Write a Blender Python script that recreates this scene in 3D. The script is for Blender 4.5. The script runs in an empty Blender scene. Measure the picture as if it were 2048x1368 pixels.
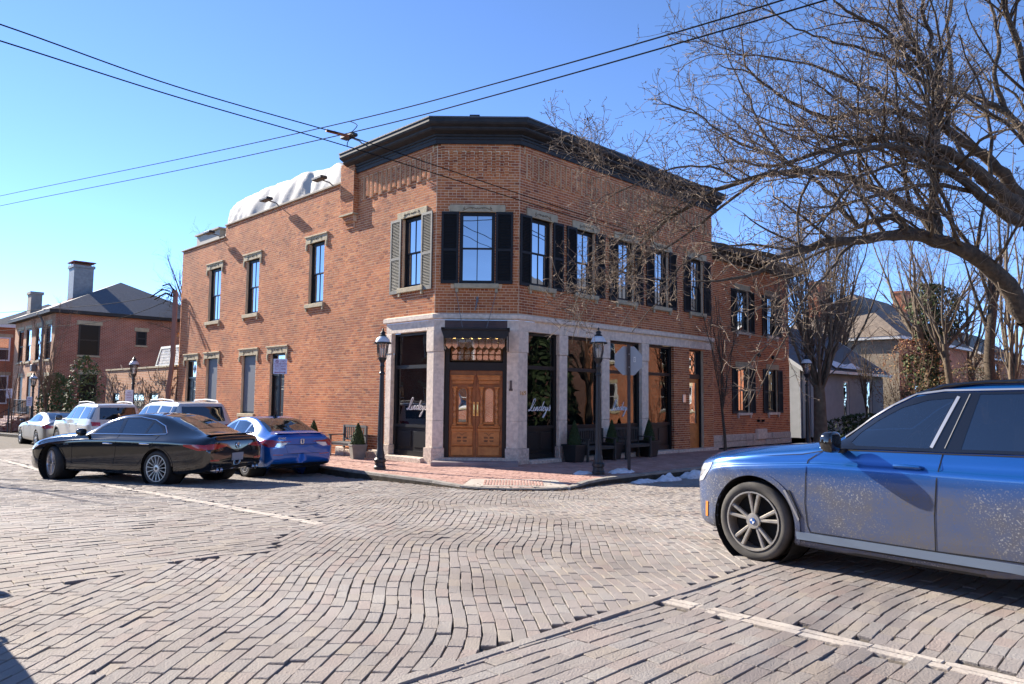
import bpy, bmesh, math, random
import numpy as np
from math import sin, cos, pi, radians, atan2, hypot
from mathutils import Vector, Matrix, noise
from mathutils.bvhtree import BVHTree
rnd = random.Random(7)
SC = bpy.context.scene
COL = SC.collection
# ------------------------------------------------------------------ camera, sky, sun, exposure
cam = bpy.data.cameras.new("camera"); cam_o = bpy.data.objects.new("camera", cam); COL.objects.link(cam_o)
cam.sensor_width = 36.0; cam.lens = 36.0 * 1486 / 2048; cam.clip_start = .05; cam.clip_end = 2000
EYE = 1.85
cam_o.matrix_world = (Matrix.Translation((0, 0, EYE)) @ Matrix.Rotation(radians(90 + 4.37), 4, 'X') @ Matrix.Rotation(radians(.57), 4, 'Z'))
SC.camera = cam_o
SUN_EL = radians(31.0)
SX, SY = -.838, .546                                    # horizontal direction towards the sun
W = bpy.data.worlds.new("World"); SC.world = W; W.use_nodes = True
wn = W.node_tree.nodes; wl = W.node_tree.links
bg = wn['Background']; bg.inputs['Strength'].default_value = .15
sk = wn.new('ShaderNodeTexSky'); sk.sky_type = 'NISHITA'; sk.sun_disc = False
sk.sun_elevation = SUN_EL; sk.sun_rotation = atan2(SX, SY); sk.air_density = .40; sk.dust_density = 0; sk.ozone_density = 5
wl.new(sk.outputs[0], bg.inputs['Color'])
sl = bpy.data.lights.new("sun", 'SUN'); sl.energy = 4.5; sl.angle = radians(.53); sl.color = (1, .905, .78)
so = bpy.data.objects.new("sun", sl); COL.objects.link(so); so.location = (SX * 50, SY * 50, 40)
so.rotation_euler = Vector((SX * cos(SUN_EL), SY * cos(SUN_EL), sin(SUN_EL))).to_track_quat('Z', 'Y').to_euler()
SC.view_settings.view_transform = 'Standard'; SC.view_settings.look = 'None'; SC.view_settings.gamma = 1
SC.view_settings.exposure = 1.5; SC.view_settings.use_curve_mapping = False
try:
    SC.cycles.max_bounces = 6; SC.cycles.transparent_max_bounces = 8; SC.cycles.caustics_reflective = False; SC.cycles.caustics_refractive = False
    SC.cycles.sample_clamp_indirect = 4
except Exception: pass

# ------------------------------------------------------------------ materials
def M(name, c, rough=.6, metal=0., c2=None, ns=4., island=None, bump=0., bs=60., coat=0., emit=None, es=1., coord='pos', spec=None, nmix=.5, tint=None, det=4):
    m = bpy.data.materials.new(name); m.use_nodes = True
    n = m.node_tree.nodes; l = m.node_tree.links; b = n['Principled BSDF']
    b.inputs['Base Color'].default_value = (*c, 1); b.inputs['Roughness'].default_value = rough; b.inputs['Metallic'].default_value = metal
    if spec is not None: b.inputs['Specular IOR Level'].default_value = spec
    if coat: b.inputs['Coat Weight'].default_value = coat; b.inputs['Coat Roughness'].default_value = .03
    if emit: b.inputs['Emission Color'].default_value = (*emit, 1); b.inputs['Emission Strength'].default_value = es
    vec = None
    if c2 or bump or tint or island:
        g = n.new('ShaderNodeNewGeometry')
        if coord == 'obj':
            t = n.new('ShaderNodeTexCoord'); vec = t.outputs['Object']
        else: vec = g.outputs['Position']
    out = None
    if island:
        o = n.new('ShaderNodeObjectInfo'); a = n.new('ShaderNodeMath'); a.operation = 'ADD'
        l.new(o.outputs['Random'], a.inputs[0]); l.new(g.outputs['Random Per Island'], a.inputs[1])
        f = n.new('ShaderNodeMath'); f.operation = 'FRACT'; l.new(a.outputs[0], f.inputs[0])
        r = n.new('ShaderNodeValToRGB'); r.color_ramp.interpolation = 'LINEAR'
        e = r.color_ramp.elements
        while len(e) < len(island): e.new(.5)
        for i, cc in enumerate(island): e[i].position = i / (len(island) - 1); e[i].color = (*cc, 1)
        l.new(f.outputs[0], r.inputs[0]); out = r.outputs[0]
    if c2 or tint:
        t = n.new('ShaderNodeTexNoise'); t.inputs['Scale'].default_value = ns; t.inputs['Detail'].default_value = det; l.new(vec, t.inputs['Vector'])
        mr = n.new('ShaderNodeMapRange'); mr.inputs[1].default_value = nmix - .16; mr.inputs[2].default_value = nmix + .16; l.new(t.outputs[0], mr.inputs[0])
        x = n.new('ShaderNodeMix'); x.data_type = 'RGBA'; l.new(mr.outputs[0], x.inputs['Factor'])
        if tint:
            x.blend_type = 'MULTIPLY'
            if out is not None: l.new(out, x.inputs['A'])
            else: x.inputs['A'].default_value = (*c, 1)
            x.inputs['B'].default_value = (*tint, 1)
        else:
            x.inputs['A'].default_value = (*c, 1); x.inputs['B'].default_value = (*c2, 1)
        out = x.outputs['Result']
    if out is not None: l.new(out, b.inputs['Base Color'])
    if bump:
        t2 = n.new('ShaderNodeTexNoise'); t2.inputs['Scale'].default_value = bs; t2.inputs['Detail'].default_value = 5; l.new(vec, t2.inputs['Vector'])
        bu = n.new('ShaderNodeBump'); bu.inputs['Strength'].default_value = bump; bu.inputs['Distance'].default_value = .02
        l.new(t2.outputs[0], bu.inputs['Height']); l.new(bu.outputs[0], b.inputs['Normal'])
    return m
BRK = [(.27, .072, .026), (.50, .145, .044), (.56, .180, .055), (.60, .21, .068), (.53, .150, .045), (.63, .25, .088), (.42, .115, .036), (.57, .185, .058), (.36, .10, .042)]
m_brick = M('red_brick', (.4, .15, .07), .88, island=BRK, tint=(.62, .57, .55), ns=.8, bump=.35, bs=90, det=8)
m_brick2 = M('annex_brick', (.4, .15, .07), .88, island=[(c[0] * 1.0, c[1] * .92, c[2] * .9) for c in BRK], tint=(.76, .72, .70), ns=1.1, bump=.3, bs=90)
m_mortar = M('mortar', (.80, .61, .40), .95, c2=(.64, .48, .31), ns=3, bump=.2, bs=120)
m_lime = M('limestone', (.82, .69, .55), .85, c2=(.62, .515, .41), ns=9, bump=.7, bs=38)
m_limer = M('rough_limestone', (.68, .57, .47), .9, c2=(.46, .38, .31), ns=14, bump=1., bs=30)
m_sand = M('sandstone', (.50, .42, .27), .88, c2=(.38, .32, .21), ns=6, bump=.4, bs=60)
m_sandd = M('shadowed_carving_stone', (.20, .165, .105), .9)  # darker than the lintel stone: the carving's shadow is put into the colour
m_black = M('black_paint', (.013, .0135, .0145), .42, spec=.3)
m_blackr = M('black_iron', (.014, .014, .015), .42, bump=.1, bs=120)
m_shut = M('black_shutter_paint', (.018, .020, .022), .6, spec=.25)
m_shutg = M('grey_shutter_paint', (.17, .165, .135), .6, c2=(.11, .105, .09), ns=8)  # paler than the other shutters, for one window of the long wall
m_corn = M('dark_cornice_paint', (.022, .022, .023), .6, c2=(.034, .032, .031), ns=5, spec=.25)
m_white = M('white_trim_paint', (.72, .72, .70), .5)
m_snow = M('snow', (.80, .81, .83), .6, c2=(.50, .49, .47), ns=7, nmix=.58, bump=.8, bs=40)
m_wood = M('varnished_oak', (.56, .205, .048), .4, c2=(.40, .13, .028), ns=7, bump=.15, bs=40, coat=.15)
m_woodl = M('shaded_door_oak', (.36, .115, .026), .45, c2=(.26, .08, .018), ns=7, bump=.15, bs=40)  # darker than its trim: shade behind the mouldings is put into the colour
m_woodd = M('dark_oak', (.20, .075, .02), .4, c2=(.11, .04, .012), ns=9)
m_brass = M('brass', (.75, .52, .22), .25, 1.)
m_steel = M('steel', (.6, .6, .6), .3, 1.)
m_galv = M('galvanised_metal', (.20, .205, .21), .55, .25, c2=(.15, .155, .16), ns=6)
m_conc = M('concrete', (.36, .34, .30), .9, c2=(.26, .24, .21), ns=5, bump=.5, bs=50)
m_slate = M('slate_roof', (.10, .105, .115), .7, c2=(.065, .07, .08), ns=12, bump=.4, bs=20)
m_tarp = M('grey_tarpaulin', (.40, .385, .36), .7, c2=(.33, .315, .295), ns=1.6, bump=.25, bs=6)
m_bark = M('grey_brown_bark', (.12, .088, .058), .95, c2=(.055, .042, .03), ns=14, bump=1., bs=26)
m_twig = M('twig_bark', (.26, .195, .14), .9, c2=(.14, .105, .07), ns=8)
m_twigd = M('dark_twig_bark', (.15, .115, .08), .9, c2=(.09, .068, .048), ns=8)
m_twigr = M('reddish_twig_bark', (.30, .18, .11), .9, c2=(.12, .08, .055), ns=8)
m_glow = M('warm_bulb', (1, .6, .2), .4, emit=(1, .55, .16), es=7.)
m_wire = M('black_cable', (.010, .010, .011), .85, spec=.1)
m_dpane = M('dark_pane', (.010, .011, .012), .3, spec=.1)
m_dark = M('dark_interior', (.012, .012, .013), .9)
m_cream = M('curtain_cloth', (.45, .43, .38), .9)
m_signw = M('sign_white', (.72, .64, .70), .45)
m_signr = M('sign_red', (.30, .010, .05), .5)
m_txtw = M('white_lettering', (.8, .8, .8), .5)

def glass_mat(name, refl, tint, trans, rough=.01):
    m = bpy.data.materials.new(name); m.use_nodes = True; n = m.node_tree.nodes; l = m.node_tree.links
    n.remove(n['Principled BSDF']); o = n['Material Output']
    gl = n.new('ShaderNodeBsdfGlossy'); gl.inputs['Roughness'].default_value = rough; gl.inputs['Color'].default_value = (.95, .97, 1, 1)
    tr = n.new('ShaderNodeBsdfTransparent'); tr.inputs['Color'].default_value = (trans, trans, trans * 1.02, 1)
    di = n.new('ShaderNodeBsdfDiffuse'); di.inputs['Color'].default_value = (*tint, 1)
    a = n.new('ShaderNodeMixShader'); a.inputs[0].default_value = .75 if trans > 0 else 0.
    l.new(di.outputs[0], a.inputs[1]); l.new(tr.outputs[0], a.inputs[2])
    fr = n.new('ShaderNodeFresnel'); fr.inputs[0].default_value = 1.5
    ad = n.new('ShaderNodeMath'); ad.operation = 'ADD'; ad.use_clamp = True; ad.inputs[1].default_value = refl; l.new(fr.outputs[0], ad.inputs[0])
    if rough < .02:                                     # old float glass is never quite flat
        g = n.new('ShaderNodeNewGeometry'); t = n.new('ShaderNodeTexNoise'); t.inputs['Scale'].default_value = 1.6; t.inputs['Detail'].default_value = 1
        l.new(g.outputs['Position'], t.inputs['Vector']); bu = n.new('ShaderNodeBump'); bu.inputs['Strength'].default_value = .05; bu.inputs['Distance'].default_value = .05
        l.new(t.outputs[0], bu.inputs['Height']); l.new(bu.outputs[0], gl.inputs['Normal'])
    s = n.new('ShaderNodeMixShader'); l.new(ad.outputs[0], s.inputs[0]); l.new(a.outputs[0], s.inputs[1]); l.new(gl.outputs[0], s.inputs[2]); l.new(s.outputs[0], o.inputs[0])
    return m
m_pane = glass_mat('sash_glass', .40, (.01, .012, .016), 0)
m_shop = glass_mat('shop_glass', .045, (.01, .01, .01), .55)
m_lant = glass_mat('lantern_glass', .12, (.2, .2, .2), .9)
m_cglass = glass_mat('tinted_car_glass', .10, (.008, .01, .013), 0)
m_cglassc = glass_mat('clear_car_glass', .07, (.03, .033, .036), .6)
m_cryst = glass_mat('bevelled_glass', .30, (.16, .12, .05), .7, .03)

# ------------------------------------------------------------------ mesh helpers
def link(name, me, mat=None, parent=None, smooth=False, angle=None):
    o = bpy.data.objects.new(name, me); COL.objects.link(o)
    if mat is not None and not me.materials: me.materials.append(mat)
    if smooth:
        me.polygons.foreach_set('use_smooth', np.ones(len(me.polygons), bool))
        if angle: me.set_sharp_from_angle(angle=angle)
    if parent is not None: hang(o, parent)
    return o
def hang(o, p):
    o.parent = p; o.matrix_parent_inverse = world_of(p).inverted()
def world_of(o):
    b = Matrix.LocRotScale(o.location, o.rotation_euler, o.scale)
    return b if o.parent is None else world_of(o.parent) @ o.matrix_parent_inverse @ b
def tag(o, label=None, cat=None, group=None, kind=None):
    if label: o['label'] = label
    if cat: o['category'] = cat
    if group: o['group'] = group
    if kind: o['kind'] = kind
    return o
def thing(name, label, cat, loc=(0, 0, 0), rz=0., group=None):
    o = bpy.data.objects.new(name, None); o.empty_display_size = .2; COL.objects.link(o); o.location = loc; o.rotation_euler = (0, 0, rz)
    return tag(o, label, cat, group)
def dup(root, loc, rz=0., label=None, scale=None):
    r = root.copy(); COL.objects.link(r); r.location = loc; r.rotation_euler = (0, 0, rz)
    if scale: r.scale = (scale, scale, scale)
    if label: r['label'] = label
    for ch in list(root.children):
        c = ch.copy(); COL.objects.link(c); c.parent = r
        for g in list(ch.children):
            d = g.copy(); COL.objects.link(d); d.parent = c
    return r
def quads(name, V, F):
    V = np.asarray(V, np.float32).reshape(-1, 3); F = np.asarray(F, np.int32); k = F.shape[1]
    me = bpy.data.meshes.new(name); me.vertices.add(len(V)); me.vertices.foreach_set('co', V.ravel())
    me.loops.add(F.size); me.loops.foreach_set('vertex_index', F.ravel()); me.polygons.add(len(F))
    me.polygons.foreach_set('loop_start', np.arange(0, F.size, k, dtype=np.int32))
    me.polygons.foreach_set('use_smooth', np.zeros(len(F), bool)); me.update(calc_edges=True); return me
class Fr:
    """a frame: origin, horizontal axis ex, outward axis ey, up"""
    def __init__(s, o, ex, ey, ez=(0, 0, 1)):
        s.o = Vector(o); s.x = Vector(ex).normalized(); s.y = Vector(ey).normalized(); s.z = Vector(ez).normalized(); s.flip = s.x.cross(s.y).dot(s.z) < 0
    def __call__(s, a, b=0., c=0.): return s.o + s.x * a + s.y * b + s.z * c
    def shift(s, a=0., b=0., c=0.): return Fr(s(a, b, c), s.x, s.y, s.z)
ID = Fr((0, 0, 0), (1, 0, 0), (0, 1, 0))
class MB:
    def __init__(s, fr=ID): s.v = []; s.f = []; s.fr = fr
    def _add(s, pts, faces, fr=None):
        fr = fr or s.fr; b = len(s.v); s.v += [tuple(fr(*p)) for p in pts]
        for f in faces: s.f.append(tuple(b + i for i in (reversed(f) if fr.flip else f)))
    def box(s, x0, x1, y0, y1, z0, z1, fr=None, bev=0., tap=0.):
        if bev <= 0:
            p = [(x0, y0, z0), (x1, y0, z0), (x1, y1, z0), (x0, y1, z0), (x0 + tap, y0 + tap, z1), (x1 - tap, y0 + tap, z1), (x1 - tap, y1 - tap, z1), (x0 + tap, y1 - tap, z1)]
            s._add(p, [(3, 2, 1, 0), (4, 5, 6, 7), (0, 1, 5, 4), (1, 2, 6, 5), (2, 3, 7, 6), (3, 0, 4, 7)], fr)
        else:
            bm = bmesh.new(); bmesh.ops.create_cube(bm, size=1)
            for v in bm.verts: v.co = Vector(((x0 + x1) / 2 + v.co.x * (x1 - x0), (y0 + y1) / 2 + v.co.y * (y1 - y0), (z0 + z1) / 2 + v.co.z * (z1 - z0)))
            bmesh.ops.bevel(bm, geom=bm.edges[:], offset=bev, segments=1, affect='EDGES')
            bm.verts.index_update(); s._add([tuple(v.co) for v in bm.verts], [[v.index for v in f.verts] for f in bm.faces], fr); bm.free()
        return s
    def prism(s, poly, d0, d1, fr=None, axis='y'):
        """polygon in (a, c) swept along the frame's y (axis y), or in (b, c) swept along x, or in (a, b) swept along z"""
        n = len(poly); f = {'y': lambda p, d: (p[0], d, p[1]), 'x': lambda p, d: (d, p[0], p[1]), 'z': lambda p, d: (p[0], p[1], d)}[axis]
        p = [f(q, d0) for q in poly] + [f(q, d1) for q in poly]
        fs = [tuple(range(n)), tuple(range(2 * n - 1, n - 1, -1))] + [(i, n + i, n + (i + 1) % n, (i + 1) % n) for i in range(n)]
        s._add(p, fs, fr); return s
    def tube(s, path, r, n=6, fr=None, cap=True, close=False):
        path = [Vector(p) for p in path]; m = len(path); rr = r if hasattr(r, '__len__') else [r] * m
        pts = []; up = None
        for i, p in enumerate(path):
            a = path[(i - 1) % m if close else max(i - 1, 0)]; b = path[(i + 1) % m if close else min(i + 1, m - 1)]; t = (b - a)
            t = t.normalized() if t.length > 1e-9 else Vector((0, 0, 1))
            if up is None: up = Vector((0, 0, 1)) if abs(t.z) < .9 else Vector((1, 0, 0))
            u = up - t * up.dot(t)
            if u.length < 1e-6: u = t.orthogonal()
            u.normalize(); w = t.cross(u); up = u
            for k in range(n): q = p + (u * cos(2 * pi * k / n) + w * sin(2 * pi * k / n)) * rr[i]; pts.append((q.x, q.y, q.z))
        fs = []
        for i in range(m if close else m - 1):
            for k in range(n): fs.append((i * n + k, i * n + (k + 1) % n, ((i + 1) % m) * n + (k + 1) % n, ((i + 1) % m) * n + k))
        if cap and not close: fs += [tuple(range(n - 1, -1, -1)), tuple(range((m - 1) * n, m * n))]
        s._add(pts, fs, fr); return s
    def lathe(s, prof, n=16, c=(0, 0, 0), fr=None, axis='z', a0=0., a1=2 * pi, cap=False, rf=None):
        """profile of (r, h)"""
        pts = []; full = abs(a1 - a0 - 2 * pi) < 1e-6; k = n if full else n + 1
        for r, h in prof:
            for i in range(k):
                a = a0 + (a1 - a0) * i / n; q = r * (rf(a) if rf else 1)
                if axis == 'z': pts.append((c[0] + q * cos(a), c[1] + q * sin(a), c[2] + h))
                elif axis == 'y': pts.append((c[0] + q * cos(a), c[1] + h, c[2] - q * sin(a)))
                else: pts.append((c[0] + h, c[1] + q * cos(a), c[2] + q * sin(a)))
        fs = [(i * k + j, i * k + (j + 1) % k, (i + 1) * k + (j + 1) % k, (i + 1) * k + j) for i in range(len(prof) - 1) for j in range(n)]
        if cap: fs += [tuple(range(k - 1, -1, -1)), tuple(range((len(prof) - 1) * k, len(prof) * k))]
        s._add(pts, fs, fr); return s
    def ball(s, c, r, sx=1., sy=1., sz=1., n=10, fr=None):
        return s.lathe([(max(r * sx * sin(pi * i / n), 1e-4), -r * sz * cos(pi * i / n)) for i in range(n + 1)], n + 2, c, fr)
    def mesh(s, name):
        me = bpy.data.meshes.new(name); me.from_pydata(s.v, [], s.f); me.update(); return me
    def build(s, name, mat, parent=None, smooth=False, angle=.6): return link(name, s.mesh(name), mat, parent, smooth, angle if smooth else None)
def text_mesh(name, txt, size, fr, mat, parent=None, align='CENTER', ext=.001, shear=0., sp=1.):
    """flat lettering in the frame's x-z plane, facing its outward y"""
    c = bpy.data.curves.new(name, 'FONT'); c.body = txt; c.size = size; c.align_x = align; c.align_y = 'CENTER'; c.extrude = ext; c.shear = shear; c.space_character = sp; c.resolution_u = 3
    o = bpy.data.objects.new(name, c); COL.objects.link(o)
    me = bpy.data.meshes.new_from_object(o.evaluated_get(bpy.context.evaluated_depsgraph_get())); bpy.data.objects.remove(o); bpy.data.curves.remove(c)
    # reading direction must run left to right for someone facing the wall
    rd = fr.z.cross(fr.y)
    for v in me.vertices: p = v.co.copy(); v.co = fr.o + rd * p.x + fr.z * p.y + fr.y * p.z
    me.materials.clear(); me.update(); return link(name, me, mat, parent)
# ------------------------------------------------------------------ the setting: ground, road, sidewalk
LD = Vector((-.7034, .7108, 0)); RD = Vector((.7108, .7034, 0))         # the two street directions
CL = Vector((-2.1, 20, 0)); CR = Vector((.17, 20, 0)); NL = Vector((-.7108, -.7034, 0)); NR = Vector((.7034, -.7108, 0)); NC = Vector((0, -1, 0))
WL = Fr(CL, LD, NL); WR = Fr(CR, RD, NR); WC = Fr(CL, (1, 0, 0), NC)
ZS = .09
def gz(y):
    t = min(max((18 - y) / 10.5, 0), 1); t = t * .75 + .25 * t * t * (3 - 2 * t)
    return -.06 + .41 * t
def dz(x, y):                                            # the left street falls away gently
    s = (x + 2.1) * -.7034 + (y - 20) * .7108 - 7
    return -.0225 * s * s / (s + 4) if s > 0 and x < -4 else 0.
PAV = [(0.295, 0.262, 0.238), (0.264, 0.238, 0.218), (0.317, 0.277, 0.252), (0.282, 0.261, 0.244), (0.326, 0.301, 0.271), (0.308, 0.255, 0.227), (0.297, 0.271, 0.248), (0.333, 0.292, 0.246), (0.268, 0.245, 0.227), (0.306, 0.283, 0.26)]
m_pav = M('worn_street_brick', (.3, .27, .25), .8, island=PAV, tint=(.74, .71, .69), ns=.8, det=9, bump=.5, bs=75, spec=.35)
m_walk = M('sidewalk_brick', (.4, .24, .2), .85, island=[(.46, .27, .215), (.38, .215, .17), (.52, .32, .26), (.43, .25, .205), (.48, .30, .25)], tint=(.8, .78, .77), ns=1.3, bump=.4, bs=60)
m_joint = M('sandy_joint_dirt', (.13, .11, .085), .95, c2=(.085, .07, .055), ns=6, bump=.6, bs=60)
m_strip = M('pale_strip_stone', (.47, .42, .36), .85, c2=(.38, .33, .28), ns=5, bump=.4, bs=40)
m_ground = M('winter_lawn', (.14, .125, .08), .95, c2=(.09, .085, .05), ns=2, bump=.5, bs=30)
m_kerb = M('kerb_stone', (.33, .305, .265), .9, c2=(.22, .20, .175), ns=4, bump=.7, bs=30)
gr = MB(); gr._add([(-400, -150, -1.3), (400, -150, -1.3), (400, 600, -1.3), (-400, 600, -1.3)], [(0, 1, 2, 3)]); tag(gr.build('ground', m_ground), kind='structure')
ys = [-40, 0, 3, 5, 6.5] + [7 + i * .5 for i in range(24)] + [20, 26, 60, 120]
xs = [-90, -60, -45] + [-36 + i for i in range(33)] + [0, 70]; ys = ys[:-4] + [19 + i for i in range(30)] + [60, 120]; nx_ = len(xs)
rb = MB(); rb._add([(x, y, gz(y) + dz(x, y) - .022) for y in ys for x in xs], [(j * nx_ + i, j * nx_ + i + 1, (j + 1) * nx_ + i + 1, (j + 1) * nx_ + i) for j in range(len(ys) - 1) for i in range(nx_ - 1)])
road = tag(rb.build('road', m_joint), kind='structure')
def pav_mesh(cs, zs, h=.03, ins=.0045, bev=.0045):
    """12 verts from four corners (plan) and four top heights"""
    c = sum(cs, Vector((0, 0, 0))) / 4; v = []
    for lv in range(3):
        for p, z in zip(cs, zs):
            d = (c - p); d.z = 0; k = 0 if lv < 2 else ins / max(d.length, .02) * 1.35
            q = p + d * k; v.append((q.x, q.y, z - (h if lv == 0 else bev if lv == 1 else 0)))
    return v
PF = [(8, 9, 10, 11)] + [(4 + i, 4 + (i + 1) % 4, 8 + (i + 1) % 4, 8 + i) for i in range(4)] + [(i, (i + 1) % 4, 4 + (i + 1) % 4, 4 + i) for i in range(4)]
def lay(reg, dvec, org, qr, tr, pitch, lens, warp=None, gap=.0039, zf=gz, jit=.0042, zj=.004, view=True):
    d = Vector(dvec).normalized(); p = Vector((d.y, -d.x, 0)); out = []
    for k in range(int(qr[0] / pitch), int(qr[1] / pitch)):
        q0 = k * pitch; t = tr[0] + rnd.random() * .3
        while t < tr[1]:
            ln = lens * rnd.uniform(.86, 1.14) if rnd.random() > .06 else lens * .6
            def P(tt, qq):
                if warp: tt, qq = warp(tt, qq)
                return org + d * tt + p * qq
            c = P(t + ln / 2, q0 + pitch / 2)
            if (not view or (c.y > 2.2 and abs(c.x) < .75 * c.y + 1.2)) and reg(c.x, c.y):
                g = gap * rnd.uniform(.6, 1.5); j = lambda: rnd.uniform(-jit, jit)
                cs = [P(t + g * .55 + j(), q0 + g + j()), P(t + ln - g * .55 + j(), q0 + g + j()), P(t + ln - g * .55 + j(), q0 + pitch - g + j()), P(t + g * .55 + j(), q0 + pitch - g + j())]
                cs = [Vector((a.x, a.y, 0)) for a in cs]; z = zf(c.y) + dz(c.x, c.y) + rnd.uniform(-zj, zj) - (.008 if rnd.random() < .012 else 0)
                sl = zf(c.y + .1) - zf(c.y - .1); zs = [z + (a.y - c.y) * sl / .2 + rnd.uniform(-zj, zj) * .5 for a in cs]
                if (cs[1] - cs[0]).cross(cs[3] - cs[0]).z < 0: cs = cs[::-1]; zs = zs[::-1]
                out.append((c.length, pav_mesh(cs, zs), c))
            t += ln
    return out
def place_pieces(pcs, name, stuff, mat, parent, n=300, ok=None):
    pcs.sort(key=lambda a: a[0]); k = 0; rest = []
    for dist, v, c in pcs:
        if k < n and (ok is None or ok(c)):
            me = bpy.data.meshes.new(name); b = sum((Vector(a) for a in v), Vector((0, 0, 0))) / len(v)
            me.from_pydata([tuple(Vector(a) - b) for a in v], [], PF); me.update(); o = link(name, me, mat); o.location = b; hang(o, parent); k += 1
        else: rest.append(v)
    if rest:
        N = len(rest); m = len(rest[0]); F = (np.array(PF)[None] + (np.arange(N) * m)[:, None, None]).reshape(-1, 4)
        tag(link(stuff, quads(stuff, np.array(rest), F), mat, parent), kind='stuff')
def b1(x, y): return (x - .6) * -.7034 + (y - 5.28) * .7108                 # > 0: beyond the bond line
XB = ([-20, 3.4, 5.63, 6.95, 7.4, 9.76, 12.35, 17, 40], [-22, -6, -3.77, -3.03, -2.3, -2.5, -3.4, -3.2, -3.2])
def isleft(x, y): return x < np.interp(y, *XB) + .12 * sin(y * 2.1)
# outline of the corner sidewalk (kerb line)
KERB = [WL(40, 2.75), WL(20, 2.75), WL(8, 2.75), WL(2, 2.75), WL(-1.6, 2.72), WL(-3.3, 2.66), Vector((-1.02, 15.05, 0)), Vector((-.62, 14.78, 0)), Vector((-.1, 14.68, 0)), Vector((.5, 14.68, 0)), Vector((1.0, 14.84, 0)), Vector((1.32, 15.2, 0)), Vector((1.66, 15.95, 0)), WR(-.9, 3.74), WR(.5, 3.74), WR(3, 3.75), WR(9, 3.75), WR(20, 3.75), WR(40, 3.75)]
INNER = [WR(40, -14), WL(40, -14)]
def inpoly(x, y, P):
    r = False; j = len(P) - 1
    for i in range(len(P)):
        if (P[i].y > y) != (P[j].y > y) and x < (P[j].x - P[i].x) * (y - P[i].y) / (P[j].y - P[i].y) + P[i].x: r = not r
        j = i
    return r
def onwalk(x, y): return inpoly(x, y, KERB + INNER)
def strip(x, y): return abs((x - 1.2) * NL.x + (y - 5.73) * NL.y) < .085
def bmw_clear(x, y): return True
pcs = []
pcs += lay(lambda x, y: b1(x, y) < 0 and not strip(x, y), RD, Vector((0, 0, 0)), (-6, 9), (-6, 16), .101, .235, lambda t, q: (t, q + .05 * sin(t * 1.1 + q) + .02 * sin(t * 2.9)), zj=.0045)
def wc(t, q):
    k = math.exp(-((q - .1) / 2.6) ** 2)
    return t, q + .125 * sin((t - 3.6) * 1.22 + .2 * q) * k * (1 - .02 * t) - .018 * (t - 4) * min(max(q + .5, 0), 3.5) + .022 * sin(t * 3.1 + q * 1.7) + .10 * (t - 4) * min(max((-q - 1.2) * .22, 0), .55)
pcs += lay(lambda x, y: b1(x, y) > -.005 and not isleft(x, y) and not onwalk(x, y) and (x * .7108 + y * .7034) < 15.6, (0, 1, 0), Vector((0, 0, 0)), (-8, 13), (2, 19), .099, .225, wc)
pcs += lay(lambda x, y: b1(x, y) > .06 and isleft(x, y) and not onwalk(x, y) and not strip(x, y) and y < 31, RD, Vector((0, 0, 0)), (-34, -2), (-20, 14), .108, .23, lambda t, q: (t, q + .04 * sin(t * .9 + q * .3)))
pcs += lay(lambda x, y: b1(x, y) > .06 and not isleft(x, y) and not onwalk(x, y) and (x * .7108 + y * .7034) >= 15.6 and y < 30, LD, Vector((0, 0, 0)), (15, 30), (-4, 14), .108, .23)
place_pieces(pcs, 'paver', 'pavers', m_pav, road, 300, lambda c: abs(c.x) < .69 * c.y)
b_edge = lay(lambda x, y: -1 < b1(x, y) < 1, RD, Vector((.6, 5.28, 0)), (-.01, .1), (-5, 9), .085, .3, zf=lambda y: gz(y) + .010, gap=.004)
place_pieces(b_edge, 'edge_stone', 'edge_stones', m_pav, road)
ss = lay(lambda x, y: strip(x, y) and y > 2, LD, Vector((1.2, 5.73, 0)), (-.17, .17), (-5, 24), .085, .42, gap=.005, zj=.003)
ss = [a for a in ss if b1(a[2].x, a[2].y) < -.05 or isleft(a[2].x, a[2].y)]
place_pieces(ss, 'strip_stone', 'strip_stones', m_strip, road)
# sidewalk
sb = MB(); KI = [WL(s_, 2.75) for s_ in (60, 40, 30, 24, 20, 17, 14, 11, 8)] + KERB[3:]; JN = [WR(40, -14), WR(0, -3), WL(8, -3)] + [WL(s_, -14) for s_ in (11, 14, 17, 20, 24, 30, 40, 60)]
KI2 = KERB[3:]; sb.prism([(p.x, p.y) for p in KI2 + [WR(40, -14), WL(7, -20), WL(7, 2.75)]], -.2, ZS - .02, axis='z')
for a_, b_ in zip((7, 11, 14, 17, 20, 24, 30, 40), (11, 14, 17, 20, 24, 30, 40, 60)):
    q_ = [WL(a_, 2.75), WL(b_, 2.75), WL(b_, -14), WL(a_, -14)]; h_ = [dz(*WL(t_, 2.75).xy) for t_ in (a_, b_, b_, a_)]; sb._add([(p.x, p.y, h + ZS - .02) for p, h in zip(q_, h_)] + [(p.x, p.y, -1.4) for p in q_], [(0, 3, 2, 1), (0, 1, 5, 4)]); walk = tag(sb.build('sidewalk', m_joint), kind='structure')
RAMP = [Vector((-.98, 15.02, 0)), Vector((1.2, 15.0, 0)), Vector((.98, 16.35, 0)), Vector((-.86, 16.35, 0))]
def walkreg(x, y):
    P = Vector((x, y, 0)); a = P - CL; b = P - CR
    ol, orr = a.dot(NL), b.dot(NR)
    if not (onwalk(x, y)): return False
    if y > 20 and not (ol > .02 or orr > .02): return False
    if min([ (P - KERB[i] - (KERB[i + 1] - KERB[i]) * min(max((P - KERB[i]).dot(KERB[i + 1] - KERB[i]) / (KERB[i + 1] - KERB[i]).length_squared, 0), 1)).length for i in range(len(KERB) - 1)]) < .17: return False
    return not inpoly(x, y, RAMP)
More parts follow.
